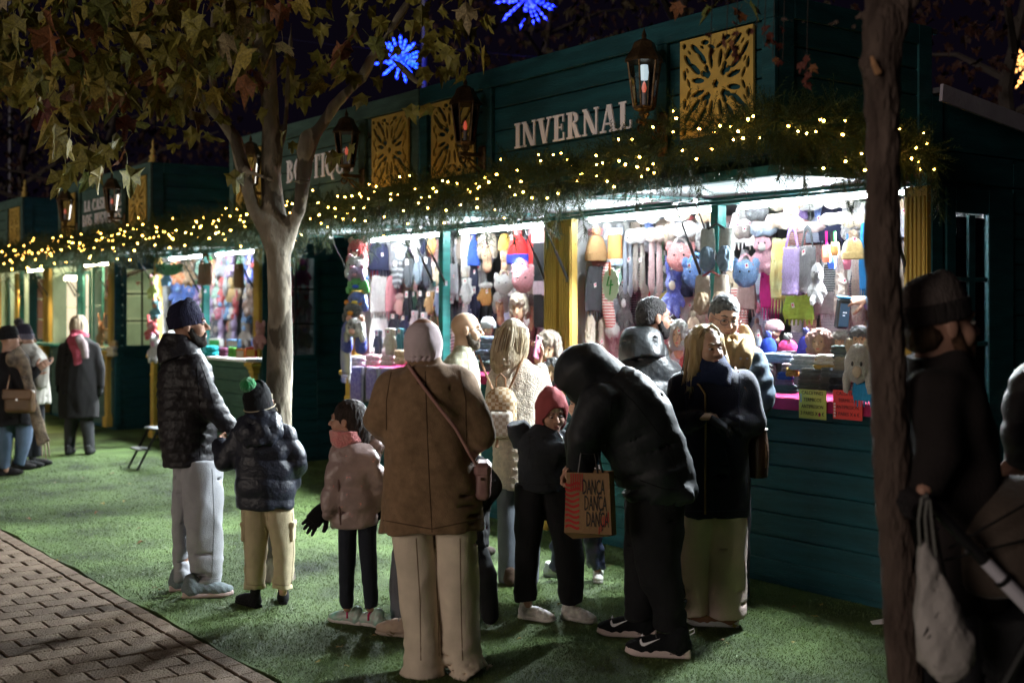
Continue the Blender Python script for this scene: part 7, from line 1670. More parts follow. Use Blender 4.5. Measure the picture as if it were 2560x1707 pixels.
 ('fold', 950, 886, 992, 916, .12, 'grey and pink cloth roll on the counter', 'scarf', pm('rose_print', (.36, .34, .36), rough=.9, var=.2, scale=9, bump=.3, col2=(.55, .30, .32))),
 ('fold', 986, 872, 1022, 912, .10, 'beige flat cap on the counter beside the headscarf', 'hat', (.48, .38, .27)),
):
    kind, u0, v0, u1, v1, o, lab, cat, c1 = a[:9]
    hang(kind, u0, v0, u1, v1, o, lab, cat, c1, *(a[9:11] + (None, None))[:2])
# number tag
t = thing('number_tag', 'scalloped white paper tag with a green handwritten number 4', 'tag', RP(1527, 712, .2), TH)
ob('paper', MB().prism([(.088 * (1 + .06 * math.cos(14 * a)) * math.cos(a), .115 * (1 + .06 * math.cos(14 * a)) * math.sin(a)) for a in np.linspace(0, 2 * PI, 57)[:-1]], Matrix(((-1, 0, 0, 0), (0, 0, 1, 0), (0, 1, 0, 0), (0, 0, 0, 1))), .003).mesh('paper', pm('paper_mint', (.50, .60, .44), rough=.8, bump=0)), t)
ob('number', MB().tube([(.012, .006, .06), (.035, .006, -.005), (-.03, .006, .0)], .005, 5).tube([(-.01, .006, .035), (.004, .006, -.07)], .005, 5).mesh('number', pm('green_ink', (.02, .25, .04), bump=0)), t)
ob('orange_mark', MB().box((-.004, .004, .065), (.014, .007, .16)).mesh('orange_mark', pm('orange_ink', (.6, .16, .04), bump=0)), t)
# folded socks on the INVERNAL counter
fs_ = ((1866, 882, 1906, 912, (.44, .46, .44), 'pale grey'), (1904, 880, 1984, 904, (.36, .42, .54), 'powder blue'), (1980, 884, 2040, 906, (.50, .50, .50), 'striped white'), (2038, 884, 2096, 910, (.58, .54, .46), 'cream'), (1974, 896, 2042, 922, (.36, .38, .37), 'light ash'), (2036, 894, 2090, 920, (.42, .30, .10), 'mustard tipped grey'),
       (1870, 906, 1932, 926, (.16, .17, .16), 'dark sage'), (1954, 906, 1982, 926, (.34, .22, .22), 'dusty rose'), (1966, 916, 1998, 938, (.40, .22, .06), 'ochre'), (2000, 918, 2060, 938, (.14, .14, .13), 'charcoal grey'), (2052, 916, 2100, 938, (.10, .11, .11), 'slate'), (1868, 926, 1920, 946, (.34, .28, .17), 'sand'),
       (1944, 928, 1984, 946, (.05, .09, .26), 'navy and red'), (1996, 936, 2052, 954, (.13, .12, .10), 'brown flecked'), (2048, 936, 2098, 956, (.11, .10, .09), 'dark taupe'), (1870, 942, 1930, 964, (.11, .14, .13), 'deep green'), (1938, 944, 1984, 962, (.24, .15, .22), 'plum'), (1994, 952, 2050, 970, (.09, .10, .08), 'moss black'),
       (2046, 954, 2100, 974, (.06, .06, .055), 'black brown'), (1934, 960, 1996, 980, (.10, .12, .12), 'speckled graphite'), (2078, 862, 2126, 880, (.10, .12, .11), 'ribbed green grey'), (2082, 876, 2130, 894, (.09, .105, .10), 'ribbed bottle grey'), (2084, 890, 2134, 908, (.24, .21, .16), 'ribbed oatmeal'), (2084, 904, 2136, 922, (.20, .18, .14), 'ribbed khaki'),
       (2074, 918, 2124, 942, (.08, .09, .10), 'ribbed blue black'), (2074, 940, 2118, 974, (.014, .014, .016), 'jet black'))
for u0, v0, u1, v1, c, n in fs_:
    hang('fold', u0, v0, u1, v1 + 4, .13, n + ' folded thermal socks piled on the pink counter edge', 'socks', c, dk=.9, group='folded thermal socks on the counter')

# goods further back on the racks
OWN = ('first', 'second', 'third', 'fourth', 'fifth', 'sixth', 'seventh', 'eighth', 'ninth', 'tenth')
CN = (('white', WHT), ('cream', CRM), ('pink', PNK), ('dove grey', (.34, .34, .36)), ('lilac', LIL), ('sky blue', LBL), ('camel', CML), ('ruby red', RED), ('mint', (.34, .52, .42)), ('navy', NVY), ('mustard', MUS), ('rose', (.56, .16, .24)), ('taupe', TAU), ('violet', PUR), ('leaf green', GRN), ('orange', ORG), ('royal blue', BLU), ('chocolate', (.16, .08, .04)))
rr = random.Random(21)
def rack(t0, x0, x1, rows, n, o, kinds, where, pal, jit=.02, size=1.25):
    """Rows of articles hung on the wire grid: n per row, counted from the picture's left (the far end)."""
    for ri, (ztop, h, rn) in enumerate(rows):
        for i in range(n):
            x = x1 - (i + .5) * (x1 - x0) / n; kn, kk, cat = rr.choice(kinds); cn, c = rr.choice(pal); c2 = rr.choice(CN)[1]
            w = (x1 - x0) / n * 1.12 * size; hh = h * rr.uniform(.85, 1.1)
            goods(kn, '%s %s, %s in the %s row %s' % (cn, kk, OWN[i], rn, where), cat, SL(t0 + x + rr.uniform(-jit, jit), o + rr.uniform(-.05, .05), ztop), (w, min(w, hh) * .6, hh), c, c2, TH + rr.uniform(-.3, .5))
SOFT = [c for c in CN if c[0] in ('white', 'cream', 'dove grey', 'camel', 'taupe', 'navy', 'chocolate')] + [('white', WHT), ('dusty pink', (.40, .22, .22)), ('charcoal', CHA), ('grey', GRY)]
HATS = (('scarf', 'scarf', 'scarf'), ('beanie', 'bobble hat', 'hat'), ('scarf', 'fringed scarf', 'scarf'), ('tubes', 'fluffy scarf', 'scarf'))
PATT = [('grey striped', GRW), ('zigzag', NORD), ('red striped', RW), ('black ridged', NORDB), ('brown checked', plaid('scarf_check', (.42, .34, .24), (.12, .07, .04), (.30, .06, .05))), ('blue checked', plaid('scarf_check_blue', (.40, .42, .46), (.06, .09, .20), (.16, .18, .26))), ('flecked rose', pm('fleck_rose', (.42, .20, .22), rough=.95, var=.3, scale=18, bump=.8, bscale=90, col2=(.6, .5, .46)))]
SOFT = SOFT + PATT + PATT
R4 = ((2.41, .26, 'top'), (2.16, .34, 'upper'), (1.88, .36, 'lower'), (1.58, .38, 'lowest'))
rack(0, .2, 1.5, R4, 9, -.56, HATS, 'at the back of INVERNAL right bay', SOFT)
rack(0, 1.72, 3.1, R4, 9, -.56, HATS + (('plush', 'plush toy', 'plush toy'),), 'at the back of INVERNAL left bay', SOFT + [CN[5], CN[7]])
rack(3.3, .2, 1.55, R4, 9, -.56, HATS, 'at the back of BOUTIQUE right bay', SOFT)
rack(3.3, 1.75, 3.05, R4, 9, -.56, (('gloves', 'gloves', 'gloves'), ('gloves', 'fingered gloves', 'gloves'), ('scarf', 'scarf', 'scarf')), 'behind the BOUTIQUE glove rack', list(CN[:1] + CN[3:4] + CN[6:7] + CN[9:10] + CN[12:13]) + PATT + [('black', BLK), ('charcoal', CHA)])
TOYS = (('plush', 'plush bear', 'plush toy'), ('bunny', 'plush rabbit', 'plush toy'), ('bag', 'plush bag', 'bag'), ('plush', 'plush toy', 'plush toy'))
rack(8.63, .2, 1.55, ((2.42, .30, 'top'), (2.16, .30, 'second'), (1.90, .30, 'third'), (1.62, .38, 'lowest')), 8, -.50, TOYS, 'of the toy stall right bay', CN)
rack(8.63, 1.72, 3.05, ((2.42, .30, 'top'), (2.16, .30, 'second'), (1.90, .30, 'third'), (1.62, .38, 'lowest')), 8, -.50, TOYS, 'of the toy stall left bay', CN)
def side_rack(t0, rows, n, kinds, where, pal):
    for ri, (ztop, h, rn) in enumerate(rows):
        for i in range(n):
            kn, kk, cat = rr.choice(kinds); cn, c = rr.choice(pal); w = .22; hh = h * rr.uniform(.9, 1.1)
            goods(kn, '%s %s, %s in the %s row %s' % (cn, kk, OWN[i], rn, where), cat, SL(t0 + W - .17, -.20 - i * .17, ztop), (w, .13, hh), c, rr.choice(CN)[1], TH + PI / 2 + rr.uniform(-.4, .2))
side_rack(0, ((2.38, .3, 'upper'), (2.06, .4, 'middle'), (1.64, .42, 'lower')), 4, HATS, 'on the left INVERNAL wall', SOFT)
side_rack(3.3, ((2.38, .3, 'upper'), (2.06, .4, 'middle'), (1.64, .42, 'lower')), 4, (('gloves', 'gloves', 'gloves'), ('scarf', 'scarf', 'scarf'), ('beanie', 'bobble hat', 'hat')), 'on the left BOUTIQUE wall', CN[:4] + CN[9:10] + CN[12:13])
side_rack(8.63, ((2.40, .3, 'top'), (2.10, .3, 'second'), (1.80, .3, 'third'), (1.50, .3, 'lowest')), 5, TOYS, 'on the toy stall left wall', CN)
for a in (
 ('plush', 604, 700, 655, 790, .10, 'brown plush bear hanging on the right jamb of the toy stall', 'plush toy', (.16, .08, .04), (.30, .18, .10)),
 ('bunny', 612, 640, 660, 706, .10, 'blue and red plush toy at the top of the right jamb of the toy stall', 'plush toy', (.05, .08, .36), (.44, .04, .05)),
 ('plush', 636, 768, 668, 820, .14, 'lime green plush toy beside the plane tree trunk', 'plush toy', (.26, .50, .03), (.3, .18, .08)),
 ('plush', 630, 806, 672, 872, .12, 'big pink plush pig on the toy counter', 'plush toy', (.52, .24, .26), (.56, .30, .32)),
 ('tubebag', 488, 640, 540, 716, .35, 'brown log shaped plush hanging left of the gas strut', 'plush toy', (.26, .12, .05), (.2, .1, .05)),
 ('tubebag', 580, 640, 614, 722, .32, 'tan log shaped plush with green leaves', 'plush toy', (.40, .22, .09), GRN),
 ('bag', 375, 655, 470, 690, .30, 'green crocodile like long plush under the toy stall flap', 'plush toy', (.03, .24, .08), (.03, .2, .07)),
 ('plush', 400, 670, 436, 714, .22, 'light blue plush toy in the top of the toy stall', 'plush toy', (.16, .36, .62), WHT),
 ('bunny', 358, 800, 404, 848, .22, 'red plush toy stacked on the left jamb of the toy stall', 'plush toy', (.50, .04, .05), PNK),
 ('plush', 366, 836, 408, 905, .26, 'white plush doll in a pink skirt hanging lowest on the left jamb', 'plush toy', (.60, .55, .55), (.6, .26, .36)),
 ('plush', 366, 690, 402, 745, .20, 'yellow green plush toy on the left jamb of the toy stall', 'plush toy', (.40, .44, .10), (.55, .3, .3)),
 ('plush', 372, 748, 410, 796, .20, 'teal and orange plush toy on the left jamb of the toy stall', 'plush toy', (.06, .22, .26), ORG),
 ('fold', 512, 862, 548, 894, .10, 'turquoise plastic tub on the toy counter', 'tub', (.03, .36, .38)),
 ('fold', 548, 868, 572, 892, .08, 'mauve toy packet on the toy counter', 'toy', (.26, .10, .18)),
 ('fold', 570, 866, 592, 894, .08, 'green toy ball on the toy counter', 'toy', (.10, .28, .05)),
 ('box', 592, 872, 618, 896, .06, 'orange toy box on the toy counter', 'toy', (.44, .16, .04), CRM),
 ('box', 616, 868, 648, 894, .06, 'red and gold toy box on the toy counter by the trunk', 'toy', (.40, .05, .04), MUS),
 ('box', 520, 846, 560, 866, -.05, 'white toy carton at the back of the toy counter', 'toy', WHT, GRN),
 ('box', 566, 848, 604, 868, -.05, 'pale blue toy carton at the back of the toy counter', 'toy', LBL, WHT),
 ('bag', 262, 694, 296, 748, -.05, 'bright pink bag hanging in the warm lit stall', 'bag', (.58, .05, .14), MAG),
 ('roll', 258, 744, 292, 786, -.05, 'woven basket hanging in the warm lit stall', 'basket', (.40, .30, .18), TAN),
 ('scarf', 276, 784, 294, 822, -.05, 'white cloth hanging in the warm lit stall', 'cloth', WHT),
 ('bunny', 238, 802, 268, 864, -.10, 'orange gingerbread shaped board in the warm lit stall', 'board', (.36, .16, .05), (.5, .3, .14)),
 ('box', 262, 822, 292, 850, -.1, 'wooden crate with pastries in the warm lit stall', 'crate', (.44, .30, .16), CRM),
 ('fold', 240, 862, 266, 890, .05, 'cream loaf on the counter of the warm lit stall', 'bread', (.56, .45, .28)),
 ('fold', 264, 864, 294, 892, .05, 'white loaf on the counter of the warm lit stall', 'bread', (.60, .54, .42)),
 ('fold', 272, 850, 296, 872, .0, 'round bun behind the loaves in the warm lit stall', 'bread', (.56, .42, .24)),
):
    kind, u0, v0, u1, v1, o, lab, cat, c1 = a[:9]
    hang(kind, u0, v0, u1, v1, o, lab, cat, c1, *(a[9:11] + (None, None))[:2])
# inside the warm lit stalls: window panels and a lamp
def inner_window(root, x0, x1, z0, z1, y, mf, mp, n=2, name='inner_window'):
    f_ = ob(name, MB().box((x0 - .05, y, z0 - .05), (x0, y + .03, z1 + .05)).box((x1, y, z0 - .05), (x1 + .05, y + .03, z1 + .05)).box((x0, y, z1), (x1, y + .03, z1 + .05)).box((x0, y, z0 - .05), (x1, y + .03, z0)).mesh(name, mf), root)
    h = (z1 - z0) / n
    for i in range(n): ob('pane', MB().box((x0 + .003, y + .008, z0 + i * h + .008), (x1 - .003, y + .016, z0 + (i + 1) * h - .008)).mesh('pane', mp), f_)
M_TEALL = pm('light_teal', (.10, .38, .32), rough=.5, var=.08)
PALEP = pm('pale_pane', (.66, .60, .48), rough=.4, var=.05, bump=0); ROSEP = pm('rose_pane', (.42, .22, .17), rough=.4, var=.05, bump=0)
PALEP = emi('lit_pane', (1, .86, .62), .9, (.6, .55, .45))  # pale panes given a glow so they look like lit windows
def lx(u, o, t0): return (RP(u, 800, o) - SO).dot(SA) - t0
for u0, u1, o, fm_, pp_, z1_ in ((156, 208, -.30, M_TEALL, PALEP, 2.30), (217, 226, -.30, M_TEALL, PALEP, 2.30), (238, 258, -.34, M_TEALL, pm('teal_board', (.2, .4, .3)), 2.35)):
    inner_window(s4, lx(u1, o, 13.6), lx(u0, o, 13.6), 1.25, z1_, o, fm_, pp_)
ob('lamp_shade', MB().lathe([(.13, 0), (.14, .05), (.09, .08)], 16).mesh('lamp_shade', emi('lamp_glow', (1, .84, .6), 9)), s4, loc=(lx(182, -.12, 13.6), -.12, 2.20))
for u0, u1, o in ((96, 118, -.20), (14, 24, -.2)): inner_window(s5, lx(u1, o, 16.9), lx(u0, o, 16.9), 1.22, 2.27, o, M_TEALD, ROSEP, 3)
ob('shutter_board', MB().box((lx(92, -.2, 16.9), -.24, 1.2), (lx(72, -.2, 16.9), -.2, 2.4)).mesh('shutter_board', M_TEALD), s5)
ob('shutter_board', MB().box((lx(46, -.2, 16.9), -.24, 1.2), (lx(36, -.2, 16.9), -.2, 2.4)).mesh('shutter_board', M_OCHRE), s5)
for i, (cn, c, y, z, row) in enumerate((('ruby red', RED, -.24, 2.32, 'top'), ('rose', (.56, .16, .24), -.42, 2.30, 'top'), ('magenta', MAG, -.60, 2.32, 'top'), ('coral', (.60, .20, .18), -.26, 1.98, 'middle'), ('cherry red', (.46, .02, .05), -.46, 1.96, 'middle'),
                                ('pale pink', (.58, .36, .38), -.62, 1.98, 'middle'), ('white', WHT, -.26, 1.60, 'lowest'), ('mint', (.34, .52, .42), -.44, 1.58, 'lowest'), ('rose white', (.60, .44, .44), -.62, 1.60, 'lowest'))):
    goods('plush' if i % 2 else 'bunny', '%s plush toy in the %s row behind the side window of the toy stall' % (cn, row), 'plush toy', SL(8.63 + .22, y, z), (.20, .13, .30), c, CN[(i * 5) % 18][1], TH + PI / 2 + (.2 if i % 2 else -.2))
# ------------------------------------------------------------------ things people carry, signs, pushchair
def txt(body, size, mat, parent, M, sx=1., ext=.0006, align='CENTER', name='lettering'):
    cu = bpy.data.curves.new(name, 'FONT'); cu.body = body; cu.size = size; cu.extrude = ext; cu.align_x = align; cu.resolution_u = 2
    o = text_ob(cu, name, parent, mat); o.matrix_local = M @ Matrix.Scale(sx, 4, (1, 0, 0)); return o
INK = pm('black_ink', (.012, .012, .012), rough=.7, bump=0)
def face_m(x, z, y):                # text plane that faces +y when read from outside a stall or thing turned by TH
    return Matrix(((-1, 0, 0, x), (0, 0, 1, y), (0, 1, 0, z), (0, 0, 0, 1)))
for u, v0, u2, v1, col, name, lab in ((1998, 974, 2066, 1046, (.50, .50, .10), 'yellow_paper', 'yellow price sign for CALCETINES TERMICOS on the counter front'), (2083, 976, 2156, 1048, (.58, .045, .035), 'red_paper', 'red price sign for CALCETINES TERMICOS on the counter front')):
    a, b, c = RP(u, v0, .185), RP(u2, v0, .185), RP(u, v1, .185); wd = (a - b).length; hh = a.z - c.z
    s_ = thing('price_sign', lab, 'sign', (a + b) / 2, TH, 'price signs on the INVERNAL counter')
    ob('paper', MB().box((-wd / 2, 0, -hh), (wd / 2, .002, 0)).mesh('paper', pm(name, col, rough=.6, var=.04, bump=.1, bscale=8)), s_)
    for i, line in enumerate(('CALCETINES', 'TERMICOS', 'ANTIPRESION', '3 PARES X 6 \u20ac')):
        txt(line, hh * .175, INK, s_, face_m(0, -hh * (.17 + .235 * i), .003), .95 if i != 2 else .88)
    if name[0] == 'y': ob('price_patch', MB().box((-wd * .30, .0022, -hh * .90), (-wd * .22, .0028, -hh * .78)).mesh('price_patch', pm('magenta_patch', (.5, .03, .12), bump=0)), s_); ob('side_strip', MB().box((wd * .40, .0022, -hh * .45), (wd * .45, .003, -hh * .16)).mesh('side_strip', pm('blue_strip', (.25, .35, .55), bump=0)), s_)
    else:
        for i in range(5): ob('symbol_box', MB().box((wd * .41, .0022, -hh * (.52 + .105 * i)), (wd * .47, .003, -hh * (.45 + .105 * i))).mesh('symbol_box', pm('pale_strip', (.6, .55, .5), bump=0)), s_)

def soft(name, fn, mat, parent, disp=None, vox=.008, amp=.012):
    q = SD(vox); fn(q); return ob(name, q.mesh(name, mat, disp, amp), parent)
# small pink bag of the woman in brown
b = P(1207, 1200, 5.92 + .02); r = thing('shoulder_bag', 'small dusty pink leather bag at the hip of the woman in the brown coat', 'bag', b)
soft('pouch', lambda q: q.box((0, 0, 0), (.038, .095, .088), .03), pm('pink_leather', (.30, .165, .15), rough=.5, var=.12, bump=.2), r, wav(.003, 10, 6, 1))
ob('flap', MB().box((-.042, -.098, .02), (.042, .098, .092), .02).mesh('flap', MATS['pink_leather']), r); ob('clasp', MB().box((-.008, -.102, .012), (.008, -.097, .026), .002).mesh('clasp', M_BRASS), r)
# checked backpack
def checks(name, a, b, sc):
    m = pm(name, a, rough=.45, bump=.1); nt = m.node_tree; ck = nt.nodes.new('ShaderNodeTexChecker'); ck.inputs['Scale'].default_value = sc; ck.inputs[1].default_value = (*a, 1); ck.inputs[2].default_value = (*b, 1)
    tc = [n for n in nt.nodes if n.bl_idname == 'ShaderNodeTexCoord'][0]; mp = nt.nodes.new('ShaderNodeMapping'); mp.inputs['Location'].default_value = (.013, .013, .013)
    nt.links.new(tc.outputs['Object'], mp.inputs[0]); nt.links.new(mp.outputs[0], ck.inputs[0]); nt.links.new(ck.outputs[0], nt.nodes['Principled BSDF'].inputs['Base Color']); return m
CHK = checks('checked_canvas', (.34, .21, .10), (.60, .50, .37), 44)
b = P(1252, 1036, 7.85 - .22); r = thing('backpack', 'brown and cream checked backpack on the back of the blonde woman', 'backpack', b)
soft('bag_body', lambda q: q.box((0, .02, -.02), (.098, .05, .135), .05).ell((0, .02, .10), (.09, .055, .07), k=.03), CHK, r)
soft('front_pocket', lambda q: q.box((-.01, -.045, -.055), (.082, .03, .085), .03), checks('checked_pale', (.46, .38, .30), (.66, .62, .56), 44), r)
LTH = pm('tan_leather2', (.26, .13, .06), rough=.45, var=.1)
ob('handle', MB().tube([(-.03, .03, .155), (-.028, .03, .22), (0, .03, .25), (.028, .03, .22), (.03, .03, .155)], .007, 6).mesh('handle', LTH), r)
for e in (-1, 1): ob('shoulder_strap', MB().tube([(e * .05, .06, .15), (e * .10, .10, .26), (e * .14, .16, .36)], .011, 6, True, .5).mesh('shoulder_strap', LTH), r)
ob('zip_line', MB().tube([(-.09, -.052, -.10), (-.088, -.058, -.02), (-.06, -.062, .03), (.03, -.062, .03), (.065, -.058, -.01)], .004, 5).mesh('zip_line', M_BRASS), r); ob('zip_tassel', MB().tube([(-.02, -.02, -.15), (-.025, -.03, -.20)], [.008, .014], 6).mesh('zip_tassel', LTH), r)
# phones and card reader
def phone(p, rot, lab, case, size=(.036, .0045, .075)):
    r = thing('phone', lab, 'phone', p); r.rotation_euler = rot; x, y, z = size
    ob('case', MB().box((-x, -y, -z), (x, y, z), .006).mesh('case', case), r); ob('screen', MB().box((-x + .004, y + .0005, -z + .006), (x - .004, y + .0015, z - .006)).mesh('screen', emi('phone_screen', (.6, .7, 1), .5, (.02, .02, .03))), r)
    ob('camera_bump', MB().box((-x + .006, -y - .002, z - .03), (-x + .028, -y - .0005, z - .008), .003).mesh('camera_bump', M_BLACK), r)
phone(P(1344, 868, 7.85 + .07), (0, .30, math.radians(60)), 'pink phone held up by the blonde woman', pm('pink_case', (.62, .20, .30), rough=.35, bump=0))
phone(P(114, 910, 13.0), (-.9, 0, math.radians(-70)), 'dark phone held by the woman in the cream jacket', M_BLACK)
p = P(2107, 784, 7.45 - .06); r = thing('card_reader', 'black and blue card payment terminal held out over the counter', 'card reader', p); r.rotation_euler = (.12, .06, math.radians(14))
ob('casing', MB().box((-.038, -.02, -.09), (.038, .03, .09), .010).mesh('casing', pm('reader_black', (.02, .024, .03), rough=.35, bump=0)), r)
ob('display', MB().box((-.032, -.0215, -.075), (.032, -.0202, .062)).mesh('display', emi('reader_screen', (.10, .22, .38), .35, (.01, .015, .03))), r)
ob('top_cap', MB().box((-.037, -.018, .0905), (.037, .029, .104), .004).mesh('top_cap', pm('reader_blue', (.04, .28, .55), rough=.35, bump=0)), r)
ob('icon_strip', MB().box((-.012, -.0222, .005), (.014, -.0216, .012)).box((-.012, -.0222, -.012), (.004, -.0216, -.006)).mesh('icon_strip', emi('screen_icon', (.7, .8, 1), .9)), r)
# paper shopping bag of the bending man
b = P(1476, 1262, 6.3 - .22); r = thing('shopping_bag', 'kraft paper shopping bag with red wave stripes and tall black lettering', 'shopping bag', b, math.radians(-16))
KR = pm('kraft_paper', (.22, .125, .06), rough=.8, var=.12, scale=5, bump=.25, bscale=18)
m = MB(); wt, wb, dp = .105, .118, .06; zt, zb = .165, -.15
vs = [(-wt, -dp, zt), (wt, -dp, zt), (wt, dp, zt), (-wt, dp, zt), (-wb, -dp, zb + .02), (wb, -dp, zb + .02), (wb, dp, zb), (-wb, dp, zb), (-wt - .015, 0, zt), (wt - .02, 0, zt), (wb - .03, 0, zb), (-wb + .03, 0, zb - .02)]
m.add(vs, [(0, 4, 5, 1), (1, 5, 10, 9), (9, 10, 6, 2), (2, 6, 7, 3), (3, 7, 11, 8), (8, 11, 4, 0), (4, 11, 10, 5), (11, 7, 6, 10)]); ob('paper_body', m.mesh('paper_body', KR), r)
RDP = pm('red_print', (.36, .022, .02), rough=.8, var=.15, bump=0); m = MB()
for i in range(9):
    z = -.10 + i * .026
    pts = [(-.112 + .014 * k, -dp - .002, z + .007 * math.sin(1.1 * k + i * .4)) for k in range(6)]
    m.add([(x, y, zz - .0065) for x, y, zz in pts] + [(x, y, zz + .0065) for x, y, zz in pts], [(k, k + 1, k + 7, k + 6) for k in range(5)])
ob('wave_print', m.mesh('wave_print', RDP), r); m = MB()
for i in range(6): m.box((-.085 + .011 * i, -dp - .0028, .075), (-.080 + .011 * i, -dp - .0022, .160))
for i in range(6): m.box((.055 + .009 * i, -dp - .0028, -.13 + .012 * i), (.0585 + .009 * i, -dp - .0022, -.06 + .008 * i))
ob('line_print', m.mesh('line_print', RDP), r)
for i in range(3): txt('DAN\u00c7A', .105, INK, r, Matrix(((1, 0, 0, .028 + .010 * i), (0, 0, -1, -dp - .003), (0, 1, 0, .062 - .078 * i), (0, 0, 0, 1))), .30)
for e in (-1, 1): ob('bag_handle', MB().tube([(-.05, e * dp * .9, zt - .01), (-.04, e * dp * .6, zt + .09), (.03, e * dp * .6, zt + .09), (.05, e * dp * .9, zt - .01)], .005, 5).mesh('bag_handle', M_BLACK), r)
# handbag of the woman in navy
b = P(1893, 1128, 6.8 + .06); r = thing('handbag', 'dark brown bucket bag on the arm of the woman in the navy coat', 'bag', b)
soft('bag_body', lambda q: q.loft([((0, 0, -.14), .055, .085), ((0, 0, 0), .062, .09), ((0, 0, .12), .05, .075)], (1, 0, 0), .02), pm('brown_leather', (.045, .024, .014), rough=.4, var=.2, bump=.2), r)
ob('rim', MB().tube([(.052 * math.cos(a), .077 * math.sin(a), .125) for a in np.linspace(0, 2 * PI, 21)], .006, 5, False).mesh('rim', pm('bag_rim', (.45, .40, .36), rough=.4, bump=0)), r)
ob('shoulder_strap', MB().tube([(-.01, -.07, .12), (-.05, -.14, .26), (-.105, -.16, .36), (-.125, -.10, .44), (-.12, .02, .46)], .010, 6, True, .5).mesh('shoulder_strap', LTH), r)
ob('charm', MB().tube([(.03, -.085, .05), (.035, -.09, -.02), (.032, -.088, -.08)], [.004, .009, .004], 6).mesh('charm', M_BRASS), r)
# bag of the woman at the left edge
b = P(50, 998, 12.9 - .26); r = thing('shoulder_bag', 'brown flap bag hanging in front of the woman in the black hat', 'bag', b, math.radians(-10))
soft('pouch', lambda q: q.box((0, 0, -.02), (.16, .05, .12), .04), pm('dull_brown_leather', (.12, .065, .03), rough=.5, var=.2, bump=.2), r, None, .012); ob('flap', MB().box((-.165, -.058, .0), (.165, -.046, .105), .012).mesh('flap', pm('rust_leather', (.16, .08, .035), rough=.45, var=.15)), r)
ob('clasp', MB().box((-.012, -.064, -.01), (.012, -.0585, .012), .003).mesh('clasp', M_STEEL), r); ob('strap', MB().tube([(-.15, 0, .08), (-.16, .1, .30), (-.1, .2, .50)], .012, 6, True, .5).mesh('strap', LTH), r)

# step stool by the toy stall and a paper on the grass
b = G(394, 1168); r = thing('step_stool', 'small black folding step stool in front of the toy stall counter', 'stool', b, TH)
ob('top_step', MB().box((-.15, -.10, .42), (.15, .10, .445), .01).mesh('top_step', pm('stool_grey', (.10, .10, .10), rough=.5, bump=.1)), r)
ob('lower_step', MB().box((-.15, .12, .21), (.15, .26, .23), .008).mesh('lower_step', MATS['stool_grey']), r)
for x in (-.14, .14):
    ob('leg', MB().tube([(x, -.20, 0), (x, -.03, .42)], .014, 6).mesh('leg', M_BLACK), r); ob('leg', MB().tube([(x, .28, 0), (x, .05, .42)], .014, 6).mesh('leg', M_BLACK), r)
b = G(2200, 1565); tag(ob('paper_scrap', MB().add([(-.05, -.03, .02), (.05, -.035, .026), (.055, .035, .04), (-.045, .03, .022), (-.05, -.03, .018), (.05, -.035, .024), (.055, .035, .038), (-.045, .03, .02)], [(0, 1, 2, 3), (7, 6, 5, 4), (0, 4, 5, 1), (1, 5, 6, 2), (2, 6, 7, 3), (3, 7, 4, 0)]).mesh('paper_scrap', M_LETTER), loc=b), 'white scrap of paper lying on the turf left of the brown trunk', 'paper')

# pushchair and the canvas bag on its handle
Y = 3.85; base = P(2480, CY, Y); base.z = 0
r = thing('pushchair', 'dark pushchair with brown canopy and silver tube in the right foreground corner', 'pushchair', base)
K = lambda u, v, d=0.: P(u, v, Y + d) - base
BR = pm('canopy_cloth', (.052, .036, .027), rough=.8, var=.2, scale=6, bump=.3, sheen=.2); SIL = pm('brushed_tube', (.55, .53, .60), rough=.5, var=.05, bump=0, metal=0)
q = SD(.012); q.ell(tuple(K(2545, 1400)), (.250, .24, .265)); q.box(tuple(K(2545, 1640)), (.5, .5, .215), k=.03, sub=True); q.ell(tuple(K(2560, 1420)), (.215, .21, .23), k=.01, sub=True); q.box(tuple(K(2860, 1400)), (.28, .5, .6), k=.02, sub=True)
ob('canopy', q.mesh('canopy', BR, wav(.006, 5, 8, 3), .02), r)
for a0, a1 in (((2372, 1370), (2600, 1240)), ((2362, 1400), (2600, 1340))): ob('canopy_seam', MB().tube([K(a0[0] + (a1[0] - a0[0]) * t, a0[1] + (a1[1] - a0[1]) * t, -.10 - .15 * math.sin(PI * (.25 + .5 * t))) for t in np.linspace(0, 1, 9)], .004, 5).mesh('canopy_seam', M_BLACK), r)
q = SD(.014); q.loft([(tuple(K(2570, 1500)), .18, .19), (tuple(K(2600, 1640)), .19, .20), (tuple(K(2660, 1760)), .17, .18)], (1, 0, 0), .03, 3); q.loft([(tuple(K(2640, 1560)), .12, .15), (tuple(K(2740, 1700)), .14, .15)], (1, 0, 0), .02, 3)
ob('seat', q.mesh('seat', pm('seat_cloth', (.012, .012, .014), rough=.85, bump=.3)), r)
ob('canopy_rim', MB().tube([K(2352, 1420, -.05), K(2400, 1450, -.1), K(2460, 1472, -.14), K(2520, 1480, -.16), K(2600, 1482, -.16)], .006, 6).mesh('canopy_rim', pm('grey_rim', (.22, .20, .21), rough=.5, bump=0)), r)
